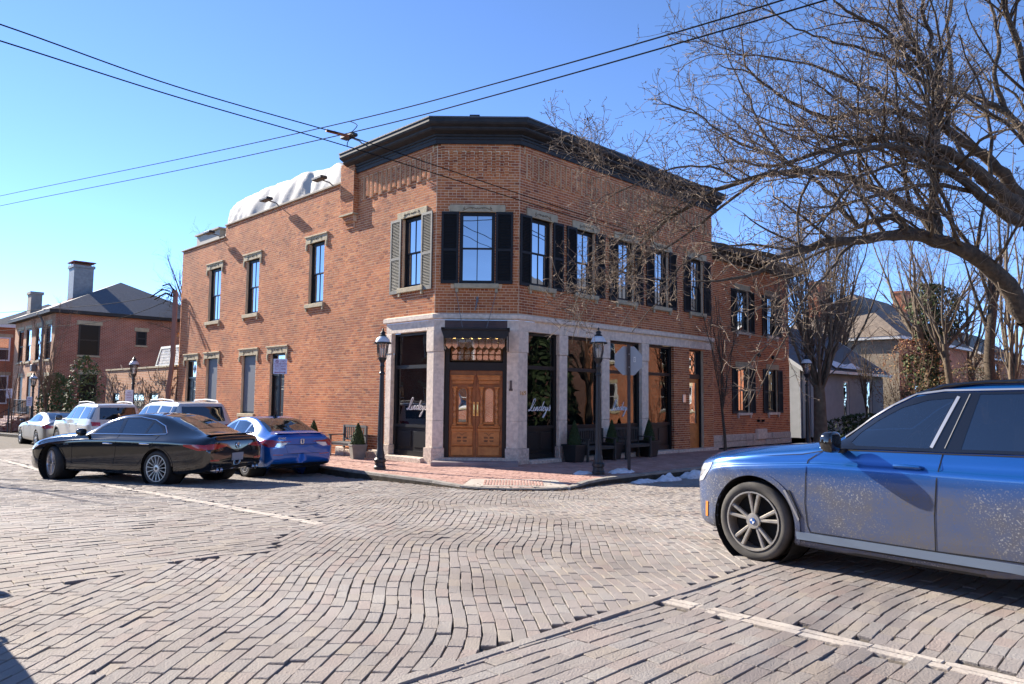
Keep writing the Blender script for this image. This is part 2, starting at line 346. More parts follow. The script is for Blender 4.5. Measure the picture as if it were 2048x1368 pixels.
wp = lay(walkreg, LD, Vector((0, 16, 0)), (-3, 18), (-8, 20), .102, .205, gap=.004, zf=lambda y: ZS + .012 * sin(y * 1.3), jit=.002, zj=.003)
place_pieces(wp, 'walk_brick', 'walk_bricks', m_walk, walk, 300)
def kerb_run(pts):
    k = MB(); lens = 0
    for a, b in zip(pts[:-1], pts[1:]):
        n = max(1, round((b - a).length / 1.5))
        for i in range(n):
            p, q = a + (b - a) * (i / n), a + (b - a) * ((i + 1) / n); d = (q - p).normalized(); nn = Vector((d.y, -d.x, 0)); e = .006
            za, zb_ = ztop(p), ztop(q); w = .15
            A, B = p + d * e, q - d * e; mm = MB()
            c = [A - nn * w * 0, B, B + nn * -w, A + nn * -w]
            mm._add([(v.x, v.y, -.14 + dz(v.x, v.y)) for v in c] + [(c[0].x + nn.x * -.012, c[0].y + nn.y * -.012, za), (c[1].x + nn.x * -.012, c[1].y + nn.y * -.012, zb_), (c[2].x, c[2].y, zb_), (c[3].x, c[3].y, za)], [(0, 1, 5, 4), (1, 2, 6, 5), (2, 3, 7, 6), (3, 0, 4, 7), (4, 5, 6, 7)])
            mm.build('kerb_stone', m_kerb, kerb)
def ztop(p): return dz(p.x, p.y) + ZS + .004 + (.012 if -1.1 < p.x < 1.4 and p.y < 15.3 else .03)
kerb = tag(bpy.data.objects.new('kerb', None), kind='structure'); COL.objects.link(kerb)
kerb_run([WL(40, 2.75), WL(30, 2.75), WL(24, 2.75), WL(18, 2.75), WL(13, 2.75)] + KERB[2:17])
rp = MB(); rp.prism([(p.x, p.y) for p in RAMP], .05, ZS + .014, axis='z'); ramp = tag(rp.build('kerb_ramp', m_strip), kind='structure')
tp = MB()
for i in range(20):
    x = -.56 + i * .0625
    for j in range(5): tp.box(x, x + .047, 15.2 + j * .19, 15.2 + j * .19 + .175, ZS, ZS + .022, bev=.004)
tag(tp.build('ramp_bricks', m_walk, ramp), kind='stuff')
# ------------------------------------------------------------------ the corner building
bld = thing('brick_building', 'two storey red brick corner building with dark cornice and stone storefront', 'building', (-1, 22, ZS))
ALLB = []
def rects_minus(s0, s1, z0, z1, holes):
    S = sorted({s0, s1, *[min(max(h[i], s0), s1) for h in holes for i in (0, 1)]}); Z = sorted({z0, z1, *[min(max(h[i], z0), z1) for h in holes for i in (2, 3)]})
    for a, b in zip(S[:-1], S[1:]):
        for c, d in zip(Z[:-1], Z[1:]):
            m, k = (a + b) / 2, (c + d) / 2
            if not any(h[0] < m < h[1] and h[2] < k < h[3] for h in holes): yield a, b, c, d
def brickwall(fr, s0, s1, z0, z1, holes=(), out=None, stag=0., bond=7, pitch=.0755, skip=None):
    """bricks as (centre on the frame, length, proud)"""
    k0 = int(math.floor(z0 / pitch)); k1 = int(math.ceil(z1 / pitch))
    for k in range(k0, k1):
        za, zb = k * pitch + .0058, (k + 1) * pitch - .0058
        za = max(za, z0 + .002); zb = min(zb, z1 - .002)
        if zb - za < .02: continue
        hd = bond and k % bond == 0; ln = .1065 if hd else .213; s = s0 - (ln / 2 if k % 2 else 0) - stag
        zc = (za + zb) / 2; blk = sorted((h[0], h[1]) for h in holes if h[2] < zc < h[3])
        while s < s1:
            a, b = s + .0046, s + ln - .0046; s += ln
            segs = [(max(a, s0), min(b, s1))]
            for h0, h1 in blk:
                nx = []
                for p, q in segs:
                    if h1 <= p or h0 >= q: nx.append((p, q)); continue
                    if h0 - p > .02: nx.append((p, h0))
                    if q - h1 > .02: nx.append((h1, q))
                segs = nx
            for p, q in segs:
                if q - p > .018 and not (skip and skip((p + q) / 2, zc)): out.append((fr, p, q, za, zb, rnd.uniform(.0018, .0032) + (rnd.uniform(.001, .003) if rnd.random() < .04 else 0), rnd.uniform(-.0005, .0005)))
BF = [(4, 5, 6, 7), (0, 1, 5, 4), (1, 2, 6, 5), (2, 3, 7, 6), (3, 0, 4, 7)]
def brick_verts(b):
    fr, p, q, za, zb, y, w = b; e = .001
    P = [(p, 0, za), (q, 0, za), (q, 0, zb), (p, 0, zb), (p + e, y - w, za + e), (q - e, y + w, za + e), (q - e, y + w, zb - e), (p + e, y - w, zb - e)]
    P = [fr(*a) for a in P]
    return [P[i] for i in ((3, 2, 1, 0, 7, 6, 5, 4) if not fr.flip else range(8))]
def finish_bricks(bl, mat, parent, stuff='brickwork', n=300, pick=None):
    E0 = Vector((0, 0, EYE)); bl = sorted(bl, key=lambda b: (0 if pick is None or pick(b) else 1, (b[0]((b[1] + b[2]) / 2, 0, (b[3] + b[4]) / 2) - E0).length))
    shared = {}; k = 0; rest = []
    for b in bl:
        if k < n:
            fr = b[0]; key = (round(b[2] - b[1], 3), round(b[4] - b[3], 3), id(fr), round(b[5], 3)); c = fr((b[1] + b[2]) / 2, 0, (b[3] + b[4]) / 2)
            if key not in shared:
                me = bpy.data.meshes.new('brick'); me.from_pydata([tuple(v - c) for v in brick_verts(b)], [], BF); me.materials.append(mat); shared[key] = me
            o = bpy.data.objects.new('brick', shared[key]); COL.objects.link(o); o.location = c; hang(o, parent); k += 1
        else: rest.append(b)
    V = np.array([[tuple(v) for v in brick_verts(b)] for b in rest], np.float32); N = len(rest)
    F = (np.array(BF)[None] + (np.arange(N) * 8)[:, None, None]).reshape(-1, 4)
    tag(link(stuff, quads(stuff, V, F), mat, parent), kind='stuff')
def wall_sheet(mb, fr, s0, s1, z0, z1, holes, depth=.14):
    for a, b, c, d in rects_minus(s0, s1, z0, z1, holes): mb._add([(a, 0, c), (b, 0, c), (b, 0, d), (a, 0, d)], [(3, 2, 1, 0)], fr)
    for h in holes:
        a, b, c, d = h[:4]
        if d - c > 5 or d >= 9 or c < -.1: continue
        mb._add([(a, 0, c), (b, 0, c), (b, 0, d), (a, 0, d), (a, -depth, c), (b, -depth, c), (b, -depth, d), (a, -depth, d)], [(0, 1, 5, 4), (1, 2, 6, 5), (2, 3, 7, 6), (3, 0, 4, 7)], fr)
# openings: (a, b, z0, z1)
LW = [(.60, 1.53, 4.95, 6.97), (5.83, 6.78, 4.93, 6.99), (10.45, 11.5, 4.93, 7.0), (13.8, 14.95, 4.88, 7.05)]
LG = [(8.25, 9.33, .3, 3.37), (10.47, 11.6, 1.2, 3.37), (13.8, 14.88, 1.2, 3.36), (15.9, 17.0, .3, 3.36)]
CW = [(.64, 1.61, 4.95, 6.93)]
RW = [(.47, 1.33, 4.97, 6.88), (2.40, 3.26, 4.97, 6.88), (4.40, 5.26, 4.97, 6.88), (6.37, 7.22, 4.97, 6.88), (8.60, 9.45, 4.97, 6.88)]
BELT0, BELT1 = 3.68, 4.12
STL = (0, 2.2, -.2, BELT1); STC = (0, 2.27, -.2, BELT1); STR = (0, 7.52, -.2, BELT1); RD_ = (8.50, 9.42, .18, 3.66)
wm = MB()
wall_sheet(wm, WL, 0, 17.9, -.1, 8.75, LW + LG + [STL, (13.5, 18, 8.22, 9), (4.7, 13.5, 8.68, 9)], .13)
wall_sheet(wm, WC, 0, 2.27, -.1, 9.0, CW + [STC], .13)
wall_sheet(wm, WR, 0, 10.1, -.1, 9.0, RW + [STR, RD_, (7.4, 10.2, BELT0, BELT1)], .13)
wm.prism([tuple(p.xy) for p in (WL(4.7, -.02), WL(0, -.02), WR(0, -.02), WR(10.08, -.02), WR(10.08, -9), WL(4.7, -9))], 8.2, 9.0, axis='z')
wm.prism([tuple(p.xy) for p in (WL(17.85, -.02), WL(4.72, -.02), WL(4.72, -8.9), WL(17.85, -8.9))], 7.5, 8.16, axis='z')
for f, a in ((WL, 17.9), (WR, 10.1)): wm._add([(a, 0, -.1), (a, -9, -.1), (a, -9, 8.2), (a, 0, 8.2)], [(0, 1, 2, 3)], f)
wm.build('wall', m_mortar, bld)
CORB = (7.92, 8.62)
holesL = LW + LG + [STL, (13.5, 18, 8.22, 9), (4.7, 13.5, 8.68, 9)] + [(h[0] - .22, h[1] + .22, h[3], h[3] + .27) for h in LW[1:] + LG] + [(LW[0][0] - .22, LW[0][1] + .22, LW[0][3], LW[0][3] + .22)]
holesL += [(h[0] - .12, h[1] + .12, h[2] - .13, h[2]) for h in LW]
hc = CW + [STC, (CW[0][0] - .3, CW[0][1] + .28, 6.93, 7.13), (CW[0][0] - .22, CW[0][1] + .2, 4.82, 4.95)]
hr = RW + [STR, RD_, (7.4, 10.2, BELT0, BELT1)] + [(h[0] - .2, h[1] + .2, h[3], h[3] + .24) for h in RW] + [(h[0] - .12, h[1] + .12, h[2] - .14, h[2]) for h in RW]
ragged = lambda s, z: s > 2.2 and z < .33 + .12 * sin(s * 3) and s < 9
brickwall(WL, .012, 17.89, .1, 8.74, holesL, ALLB)
brickwall(WC, .005, 2.265, 4.12, 8.82, hc, ALLB)
brickwall(WR, .012, 10.09, .18, 8.82, hr, ALLB)
# corbel table: proud brick tabs under the cornice, a band above, the pier at the end of the cornice
def corbel(fr, s0, s1, step=.235):
    k = 0; s = s0
    while s + .12 <= s1:
        f2 = fr.shift(0, .055, 0); f2.flip = fr.flip
        wm2.box(s, s + .118, 0, .052, CORB[0] + .08 * (k % 2), CORB[1], fr); brickwall(f2, s, s + .118, CORB[0] + .08 * (k % 2), CORB[1], (), ALLB, bond=0)
        s += step; k += 1
    f3 = fr.shift(0, .055, 0); wm2.box(s0 - .1, s1, 0, .052, CORB[1], 8.82, fr); brickwall(f3, max(s0 - .1, .01), s1, CORB[1] + .004, 8.82, (), ALLB)
wm2 = MB()
corbel(WL, .25, 3.85); corbel(WC, .2, 2.1); corbel(WR, .25, 10.0)
wm2.box(3.9, 4.66, 0, .17, 7.55, 9.2, WL); fp = WL.shift(0, .173, 0); brickwall(fp, 3.9, 4.66, 7.55, 9.2, (), ALLB)
fs = Fr(WL(3.897, 0, 0), NL, -LD); brickwall(fs, 0, .17, 7.55, 9.2, (), ALLB, stag=.05)
wm2.box(3.97, 4.59, 0, .11, 7.33, 7.55, WL); brickwall(WL.shift(0, .113, 0), 3.97, 4.59, 7.33, 7.55, (), ALLB)
wm2.box(4.05, 4.5, 0, .05, 7.13, 7.33, WL); brickwall(WL.shift(0, .053, 0), 4.05, 4.5, 7.13, 7.33, (), ALLB)
wm2.build('corbel_table', m_mortar, bld)
m_led = MB(); m_led.box(3.88, 4.68, 0, .2, 7.52, 7.57, WL); m_led.build('pier_ledge', m_sand, bld)
finish_bricks(ALLB, m_brick, bld, pick=lambda b: b[0].o.y < 20.3 and b[0].y.y < -.9)
# cornice: profile swept round the three walls
def sweep(name, prof, mat, parent, sL, sR, mb=None):
    """prof: (out, z) open polyline; mitred at both corners"""
    cols = []
    for o, z in prof:
        k = o * math.tan(pi / 8)
        cols.append([WL(sL, o, z), WL(-k, o, z), WR(-k, o, z), WR(sR, o, z)])
    v = [tuple(p) for c in cols for p in c]; n = 4
    m = mb or MB(); f = [(i * n + j, i * n + j + 1, (i + 1) * n + j + 1, (i + 1) * n + j) for i in range(len(prof) - 1) for j in range(3)]
    f += [tuple(i * n for i in range(len(prof))), tuple(i * n + 3 for i in reversed(range(len(prof))))]
    m._add(v, f, ID)
    return m if mb else m.build(name, mat, parent)
sweep('cornice', [(-.2, 8.81), (.10, 8.81), (.10, 9.0), (.14, 9.02), (.14, 9.06), (.30, 9.12), (.34, 9.16), (.34, 9.20), (.44, 9.25), (.47, 9.30), (.47, 9.40), (-.2, 9.43)], m_corn, bld, 4.3, 10.3)
sweep('cornice_capping', [(.44, 9.403), (.49, 9.403), (.49, 9.44), (-3, 9.52), (-3, 9.45)], m_slate, bld, 4.32, 10.32)
sweep('cornice_fillet', [(.10, 8.92), (.125, 8.93), (.125, 8.96), (.10, 8.97)], m_corn, bld, 4.28, 10.28)
# parapet coping on the long wall
cp = MB(); cp.box(4.7, 13.5, -.35, .06, 8.68, 8.75, WL, bev=.01); cp.box(13.5, 17.98, -.35, .06, 8.22, 8.28, WL, bev=.01); cp.box(13.48, 13.52, -.3, .0, 8.28, 8.68, WL); cp.build('parapet_coping', M('tan_coping', (.30, .25, .19), .8), bld)
# carved scrolls on the lintels
def scroll(mb, fr, c, z, w, h, y, r=.011):
    for sg in (-1, 1):
        for k in range(2):
            cx = c + sg * w * (.16 + .24 * k); cz = z + (h * .06 if k else -h * .05)
            mb.tube([fr(cx + sg * (.30 - .035 * i) * h * cos(i * .62 + k * 2) * .9, y, cz + (.34 - .035 * i) * h * sin(i * .62 + k * 2)) for i in range(10)], r, 4, ID, cap=False)
        mb.tube([fr(c + sg * w * t, y, z - h * .22 + h * .42 * sin(t * 9)) for t in (.02, .08, .14, .2, .26, .32, .38, .44)], r, 4, ID, cap=False)
    mb.ball(tuple(fr(c, y, z + h * .05)), h * .16, n=6)
def lintel(fr, h, over, ht, parent, ears=0., carve=True, proud=.045):
    a, b, z = h[0] - over, h[1] + over, h[3]; m = MB()
    m.box(a, b, -.13, proud, z, z + ht, fr, bev=.008)
    if ears:
        for p, q in ((a, a + .10), (b - .10, b)): m.box(p, q, .004, proud, z - ears, z + .003, fr, bev=.008); m.box(p + .015, q - .015, .004, proud + .02, z - ears + .04, z - .02, fr, bev=.008)
        m.box(a - .03, b + .03, -.1, proud + .035, z + ht - .05, z + ht + .004, fr, bev=.01)
    o = m.build('lintel', m_sand, parent)
    if carve:
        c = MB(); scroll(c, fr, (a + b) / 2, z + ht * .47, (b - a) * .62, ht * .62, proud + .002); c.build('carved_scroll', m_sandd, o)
    return o
def sill(fr, h, over, parent, ht=.13, mat=None):
    m = MB(); m.box(h[0] - over, h[1] + over, -.13, .09, h[2] - ht, h[2] + .004, fr, bev=.01)
    for p in (h[0] - over + .03, h[1] + over - .11): m.box(p, p + .08, .004, .07, h[2] - ht - .11, h[2] - ht + .003, fr, bev=.012, )
    return m.build('sill', mat or m_sand, parent)
def sash(fr, h, parent, dep=.10, cols=2, rows=1, fmat=None, gmat=None, white_jamb=False, simple=False):
    """double hung sash window set back in its opening"""
    fmat = fmat or m_black; a, b, c, d = h; m = MB(); t = .055; y0, y1 = -dep - .05, -dep + .03
    for q in ((a, a + t, c, d), (b - t, b, c, d), (a + t, b - t, c, c + t + .015), (a + t, b - t, d - t, d)): m.box(q[0], q[1], y0, y1, q[2], q[3], fr)
    mid = (c + d) / 2; t2 = .038; P = []
    for lo, hi, yy in ((c + t + .015, mid + .02, -dep - .035), (mid - .02, d - t, -dep - .008)):
        A, B = a + t + .002, b - t - .002
        for q in ((A, A + t2, lo, hi), (B - t2, B, lo, hi), (A + t2, B - t2, lo, lo + t2), (A + t2, B - t2, hi - t2, hi)): m.box(q[0], q[1], yy - .016, yy + .018, q[2], q[3], fr)
        gw = (B - A - 2 * t2) / cols; gh = (hi - lo - 2 * t2) / rows
        for i in range(cols):
            for j in range(rows): P.append((A + t2 + i * gw, A + t2 + (i + 1) * gw, lo + t2 + j * gh, lo + t2 + (j + 1) * gh, yy))
            if i: m.box(A + t2 + i * gw - .011, A + t2 + i * gw + .011, yy - .012, yy + .014, lo + t2, hi - t2, fr)
        for j in range(1, rows): m.box(A + t2, B - t2, yy - .012, yy + .013, lo + t2 + j * gh - .011, lo + t2 + j * gh + .011, fr)
    w = m.build('window', fmat, parent)
    for p in P:
        g = MB(); g.box(p[0] + .001, p[1] - .001, p[4] - .006, p[4] - .001, p[2] + .001, p[3] - .001, fr); g.build('pane', gmat or m_pane, w)
    return w
def shutter(fr, a, b, z0, z1, parent, y=.02, mat=None, nl=None, tilt=1, fold=0.):
    """louvred shutter of two panels; fold turns it away from the wall about edge a or b"""
    mat = mat or m_shut; f = fr
    if fold:
        hx = a if fold > 0 else b; ang = fold; ex = fr.x * cos(ang) + fr.y * sin(ang) if not 0 else fr.x; f = Fr(fr(hx, y, 0), ex, fr.y * cos(ang) - fr.x * sin(ang)); a, b = a - hx, b - hx; y = 0
    m = MB(f); t = .06; th = .036; mid = z0 + (z1 - z0) * .47
    for q in ((a, a + t, z0, z1), (b - t, b, z0, z1), (a + t, b - t, z0, z0 + .09), (a + t, b - t, z1 - .07, z1), (a + t, b - t, mid - .035, mid + .035)): m.box(q[0], q[1], y, y + th, q[2], q[3])
    o = m.build('shutter', mat, parent); s = MB(f)
    for lo, hi in ((z0 + .09, mid - .035), (mid + .035, z1 - .07)):
        n = int((hi - lo) / .042)
        for i in range(n):
            z = lo + (i + .5) * (hi - lo) / n; s._add([(a + t, y + .002, z + .016), (b - t, y + .002, z + .016), (b - t, y + .028, z - .014), (a + t, y + .028, z - .014), (a + t, y + .006, z + .020), (b - t, y + .006, z + .020), (b - t, y + .033, z - .010), (a + t, y + .033, z - .010)], [(0, 1, 2, 3), (7, 6, 5, 4), (3, 2, 6, 7), (0, 4, 5, 1)])
        s._add([(a + t, y + .001, lo), (b - t, y + .001, lo), (b - t, y + .001, hi), (a + t, y + .001, hi)], [(3, 2, 1, 0)])
    tag(s.build('louvres', mat, o), kind='stuff')
    return o
# upper windows
for i, h in enumerate(LW):
    w = sash(WL, h, bld, .12); lintel(WL, h, .22, .26 if i else .2, bld, .22 if i else 0); sill(WL, h, .12, bld)
shutter(WL, 1.55, 2.05, 4.82, 6.98, bld, mat=m_shutg); shutter(WL, .12, .60, 4.82, 6.98, bld, mat=m_shutg)
w = sash(WC, CW[0], bld, .07); lintel(WC, CW[0], .27, .2, bld); sill(WC, CW[0], .12, bld)
shutter(WC, .15, .62, 4.95, 6.93, bld); shutter(WC, 1.63, 2.10, 4.95, 6.93, bld)
for h in RW:
    sash(WR, h, bld, .12); lintel(WR, h, .2, .24, bld); sill(WR, h, .12, bld)
    shutter(WR, h[0] - .46, h[0] - .02, 4.93, 6.9, bld); shutter(WR, h[1] + .02, h[1] + .46, 4.93, 6.9, bld)
# lower openings of the long wall: two panelled doors under diamond transoms, two blinds
def panel_door(fr, h, parent, dep=.12):
    a, b, c, d = h; tr = d - .75; m = MB()
    for q in ((a, a + .06, c, d), (b - .06, b, c, d), (a + .06, b - .06, d - .06, d), (a + .06, b - .06, tr - .04, tr + .04)): m.box(q[0], q[1], -dep - .06, -dep + .03, q[2], q[3], fr)
    m.box(a + .06, b - .06, -dep - .05, -dep - .02, c, tr - .04, fr)
    o = m.build('door', m_black, parent); p = MB(); x0, x1 = a + .06, b - .06; xm = (x0 + x1) / 2
    for u0, u1 in ((x0 + .09, xm - .04), (xm + .04, x1 - .09)):
        for v0, v1 in ((c + .2, c + .85), (c + 1.0, tr - .5), (tr - .42, tr - .14)): p.box(u0, u1, -dep - .02, -dep - .006, v0, v1, fr, bev=.012)
    p.build('door_panel', m_black, o); g = MB(); g.box(x0, x1, -dep - .045, -dep - .04, tr + .04, d - .06, fr); g.build('transom_pane', m_pane, o)
    q = MB(); zc = (tr + d) / 2; q.prism([(xm, zc - .2), (xm + .1, zc), (xm, zc + .2), (xm - .1, zc)], -dep - .04, -dep - .025, fr); q.build('diamond_pane', m_galv, o)
    return o
for i in (0, 3): panel_door(WL, LG[i], bld); lintel(WL, LG[i], .22, .27, bld, .24)
for i in (1, 2):
    h = LG[i]; sash(WL, h, bld, .12); lintel(WL, h, .22, .27, bld, .24); sill(WL, h, .1, bld, .12); s = MB(); s.box(h[0] + .06, h[1] - .06, -.088, -.084, h[2] + .08, h[3] - .06, WL); s.build('window_blind', M('blind', (.10, .115, .14), .6), bld)
# stone base course along the long wall
bs = MB()
for s0 in np.arange(2.2, 4.6, .62): bs.box(s0 + .006, min(s0 + .61, 4.6), 0.0, .13 + rnd.random() * .03, -.1, .30 + rnd.uniform(-.03, .04), WL, bev=.02)
bs.build('stone_base', m_limer, bld)
# ------------------------------------------------------------------ stone storefront on the corner
def stone(fr, a, b, y0, y1, z0, z1, mat=None, name='stone_block', bev=.012):
    m = MB(); m.box(a, b, y0, y1, z0, z1, fr, bev=bev); return m.build(name, mat or m_lime, bld)
def belt(fr, a, b):
    n = max(1, round((b - a) / 1.7))
    for i in range(n): stone(fr, a + (b - a) * i / n + .004, a + (b - a) * (i + 1) / n - .004, -.12, .02, BELT0, BELT1 - .16)
sweep('belt_course', [(0, BELT1 - .155), (.055, BELT1 - .155), (.10, BELT1 - .12), (.10, BELT1 - .01), (0, BELT1 + .02)], m_lime, bld, 2.25, 10.05)
belt(WL, .25, 2.2); belt(WR, .24, 10.05)
def pillar(fr, a, b, z0=.1, top=BELT0, y=.02, base=.42):
    stone(fr, a - .035, b + .035, -.14, y + .05, z0, z0 + base, m_limer); stone(fr, a, b, -.14, y, z0 + base + .004, z0 + 1.15); stone(fr, a, b, -.14, y, z0 + 1.158, z0 + 3.0); stone(fr, a - .02, b + .02, -.14, y + .015, z0 + 3.008, top - .004)
def corner_stones(fr_c, sgn, zz):
    pass
# corner piers wrap round 135 degrees: prisms in plan
def wrap(side, a, c, z0, z1, mat, o=0.):
    k = o * math.tan(pi / 8)
    if side == 'l': P = [WL(a, o), WL(-k, o), WC(c, o), WC(c, -.14), WL(.06, -.14), WL(a, -.14)]
    else: P = [WC(2.27 - c, o), WR(-k, o), WR(a, o), WR(a, -.14), WR(.06, -.14), WC(2.27 - c, -.14)]
    m = MB(); m.prism([(p.x, p.y) for p in P], z0, z1, axis='z'); m.build('stone_block', mat, bld)
for sd, a, c in (('l', .27, .28), ('r', .34, .30)):
    wrap(sd, a + .04, c + .03, .1, .52, m_limer, .065); wrap(sd, a, c, .524, 1.25, m_lime, .02); wrap(sd, a, c, 1.257, 3.1, m_lime, .02); wrap(sd, a + .02, c + .01, 3.107, BELT0, m_lime, .035); wrap(sd, .25, c, BELT0 + .004, BELT1 - .16, m_lime, .02)
pillar(WL, 1.93, 2.2)
for a, b in ((1.66, 2.0), (3.60, 3.97), (5.66, 6.02)): pillar(WR, a, b)
# plinth stones below the windows
for fr, a, b in ((WL, .3, 1.95), (WR, .36, 1.64), (WR, 2.0, 3.6), (WR, 3.97, 5.66), (WR, 6.02, 7.5)): stone(fr, a, b, -.14, .16, -.1, .235 if fr is WL else .2, m_limer, bev=.02)
stone(WR, 7.5, 10.1, -.1, .2, -.1, .19, m_limer, bev=.02)
# brick pier edge beside the last shop window
fe = Fr(WR(7.52, -.14, 0), NR, -RD); eb = []; brickwall(fe, 0, .15, .2, BELT0, (), eb, stag=.04)
finish_bricks(eb, m_brick, bld, 'pier_brickwork', 0)
mm = MB(); mm.box(7.521, 7.53, -.3, 0, .19, BELT0, WR); mm.build('pier_side', m_mortar, bld)
# shop windows: frame, transom bar, panelled bulkhead, two panes
def shop_window(fr, a, b, z0, z1, dep=.16, script=True, left=False):
    bk, tr = 1.05, 2.72; m = MB(); t = .07
    for q in ((a, a + t, z0, z1), (b - t, b, z0, z1), (a + t, b - t, z1 - t, z1), (a + t, b - t, tr - .05, tr + .05), (a + t, b - t, bk - .02, bk + .06)): m.box(q[0], q[1], -dep - .06, -dep + .05, q[2], q[3], fr)
    m.box(a + t, b - t, -dep - .05, -dep - .01, z0, bk, fr); m.box(a + t, b - t, -dep - .02, -dep + .035, z0, z0 + .14, fr)
    for w in ((a, -.3, -dep - .06), ): m.box(a - .03, a, -dep - .3, -.1, z0, z1, fr); m.box(b, b + .03, -dep - .3, -.1, z0, z1, fr)
    o = m.build('shop_window', m_black, bld); n = 2; w = (b - a - 2 * t) / n
    for i in range(n):
        p = MB(); p.box(a + t + i * w + .06, a + t + (i + 1) * w - .06, -dep - .012, -dep + .012, z0 + .24, bk - .12, fr, bev=.01)
        for q in ((0, .02, 0, 1), (1, -.02, 0, 1)): pass
        p.build('bulkhead_panel', m_black, o)
    for lo, hi in ((bk + .06, tr - .05), (tr + .05, z1 - t)):
        g = MB(); g.box(a + t, b - t, -dep - .01, -dep - .002, lo, hi, fr); g.build('pane', m_shop, o)
    return o
SH = [(WL, .30, 1.90), (WR, .38, 1.63), (WR, 2.03, 3.57), (WR, 4.0, 5.63), (WR, 6.05, 7.49)]
shops = [shop_window(f, a, b, .24 if f is WL else .2, BELT0 - .005) for f, a, b in SH]
# dark dining room behind the glass
rm = MB(); zf = .3
P = [WL(2.2, -.5), WL(.1, -.45), WR(.1, -.45), WR(7.6, -.5), WR(7.6, -5), WL(2.2, -4)]
rm._add([(p.x, p.y, z) for z in (zf, 3.9) for p in P], [(0, 1, 2, 3, 4, 5), (11, 10, 9, 8, 7, 6), (3, 4, 10, 9), (4, 5, 11, 10), (5, 0, 6, 11)])
rm.build('dining_room', M('brown_interior', (.06, .04, .026), .9), bld)
cu = MB()
for f, a, b in ((WL, 1.45, 1.78), (WR, 3.05, 3.35), (WR, .45, .6), (WR, 6.15, 6.3), (WR, 5.2, 5.45)):
    n = 14; pts = []
    for i in range(n + 1):
        s = a + (b - a) * i / n; y = -.33 + .03 * (-1) ** i; pts += [f(s, y, 1.12), f(s, y, 2.5)]
    cu._add([tuple(p) for p in pts], [(2 * i, 2 * i + 2, 2 * i + 3, 2 * i + 1) for i in range(n)], ID)
cu.build('curtain', m_cream, bld)
for f, a, b in ((WL, .4, 1.4), (WR, .9, 1.5), (WR, 2.1, 3.0), (WR, 4.1, 5.1), (WR, 6.3, 7.3)):
    t = MB(); t.box(a, b, -1.1, -.35, 1.06, 1.1, f); tb = t.build('dining_table', m_cream, bld); p = MB()
    for k in range(3): p.lathe([(.02, 0), (.10, .012), (.12, .02)], 12, tuple(f(a + .2 + k * .3, -.5 - .1 * (k % 2), 1.1)))
    p.lathe([(.035, 0), (.045, .11)], 10, tuple(f(b - .15, -.45, 1.1))); p.build('tableware', m_white, tb)
# script lettering on the glass
STR = {  # strokes in a unit box (x, z), drawn by hand
 'L': [[(.05, .05), (.25, .1), (.5, .55), (.72, 1.1), (.62, 1.25), (.45, 1.1), (.35, .6), (.2, .12), (.0, .0), (-.1, .08), (.1, .14), (.45, .02), (.75, .03)]],
 'i': [[(0, .12), (.14, .42), (.08, .08), (.2, .02), (.36, .2)], [(.2, .6), (.22, .63)]],
 'n': [[(0, .2), (.1, .42), (.04, .0), (.2, .36), (.32, .4), (.27, .08), (.36, .02), (.5, .2)]],
 'd': [[(.4, .36), (.22, .44), (.06, .22), (.14, .02), (.32, .14), (.48, .5), (.62, 1.0), (.42, .2), (.46, .02), (.62, .2)]],
 'e': [[(0, .18), (.26, .3), (.24, .44), (.1, .36), (.06, .12), (.18, .0), (.4, .18)]],
 'y': [[(0, .3), (.1, .42), (.08, .1), (.2, .04), (.38, .42), (.2, -.2), (.02, -.62), (-.14, -.66), (-.04, -.4), (.3, .0), (.5, .2)]],
 's': [[(0, .12), (.2, .46), (.28, .2), (.2, .02), (.02, .06)], [(.2, .46), (.16, .6)]]}
ADV = {'L': .62, 'i': .34, 'n': .48, 'd': .6, 'e': .38, 'y': .48, 's': .34}
def script(fr, s, z, h, y, parent, word='Lindeys'):
    rd = fr.z.cross(fr.y); m = MB(); x = 0; tot = sum(ADV[c] for c in word)
    for c in word:
        for st in STR[c]:
            P = []
            for i in range(len(st) - 1):
                p0, p1, p2, p3 = st[max(i - 1, 0)], st[i], st[i + 1], st[min(i + 2, len(st) - 1)]
                for k in range(4):
                    t = k / 4; P.append(tuple(.5 * (2 * p1[j] + (p2[j] - p0[j]) * t + (2 * p0[j] - 5 * p1[j] + 4 * p2[j] - p3[j]) * t * t + (3 * p1[j] - p0[j] - 3 * p2[j] + p3[j]) * t ** 3) for j in (0, 1)))
            P.append(st[-1])
            Q = [fr(s, y, z) + rd * ((x + p[0] + .28 * p[1] - tot / 2) * h) + fr.z * (p[1] * h) for p in P]
            w = [h * (.055 if i and Q[i].z < Q[i - 1].z else .032) for i in range(len(Q))]
            m.tube(Q, w, 4, ID)
        x += ADV[c]
    o = m.build('window_lettering', m_txtw, parent); o['label'] = 'white script lettering on the glass reading Lindeys'; return o
script(WL, .92, 1.52, .27, -.155, shops[0]); script(WR, 1.02, 1.52, .27, -.155, shops[1]); script(WR, 4.72, 1.52, .27, -.155, shops[3])
for f, s, p in ((WL, .92, 0), (WR, 1.02, 1), (WR, 4.72, 3)): text_mesh('window_lettering', 'GERMAN VILLAGE', .05, f.shift(s, -.157, 1.30), m_txtw, shops[p]) if False else None
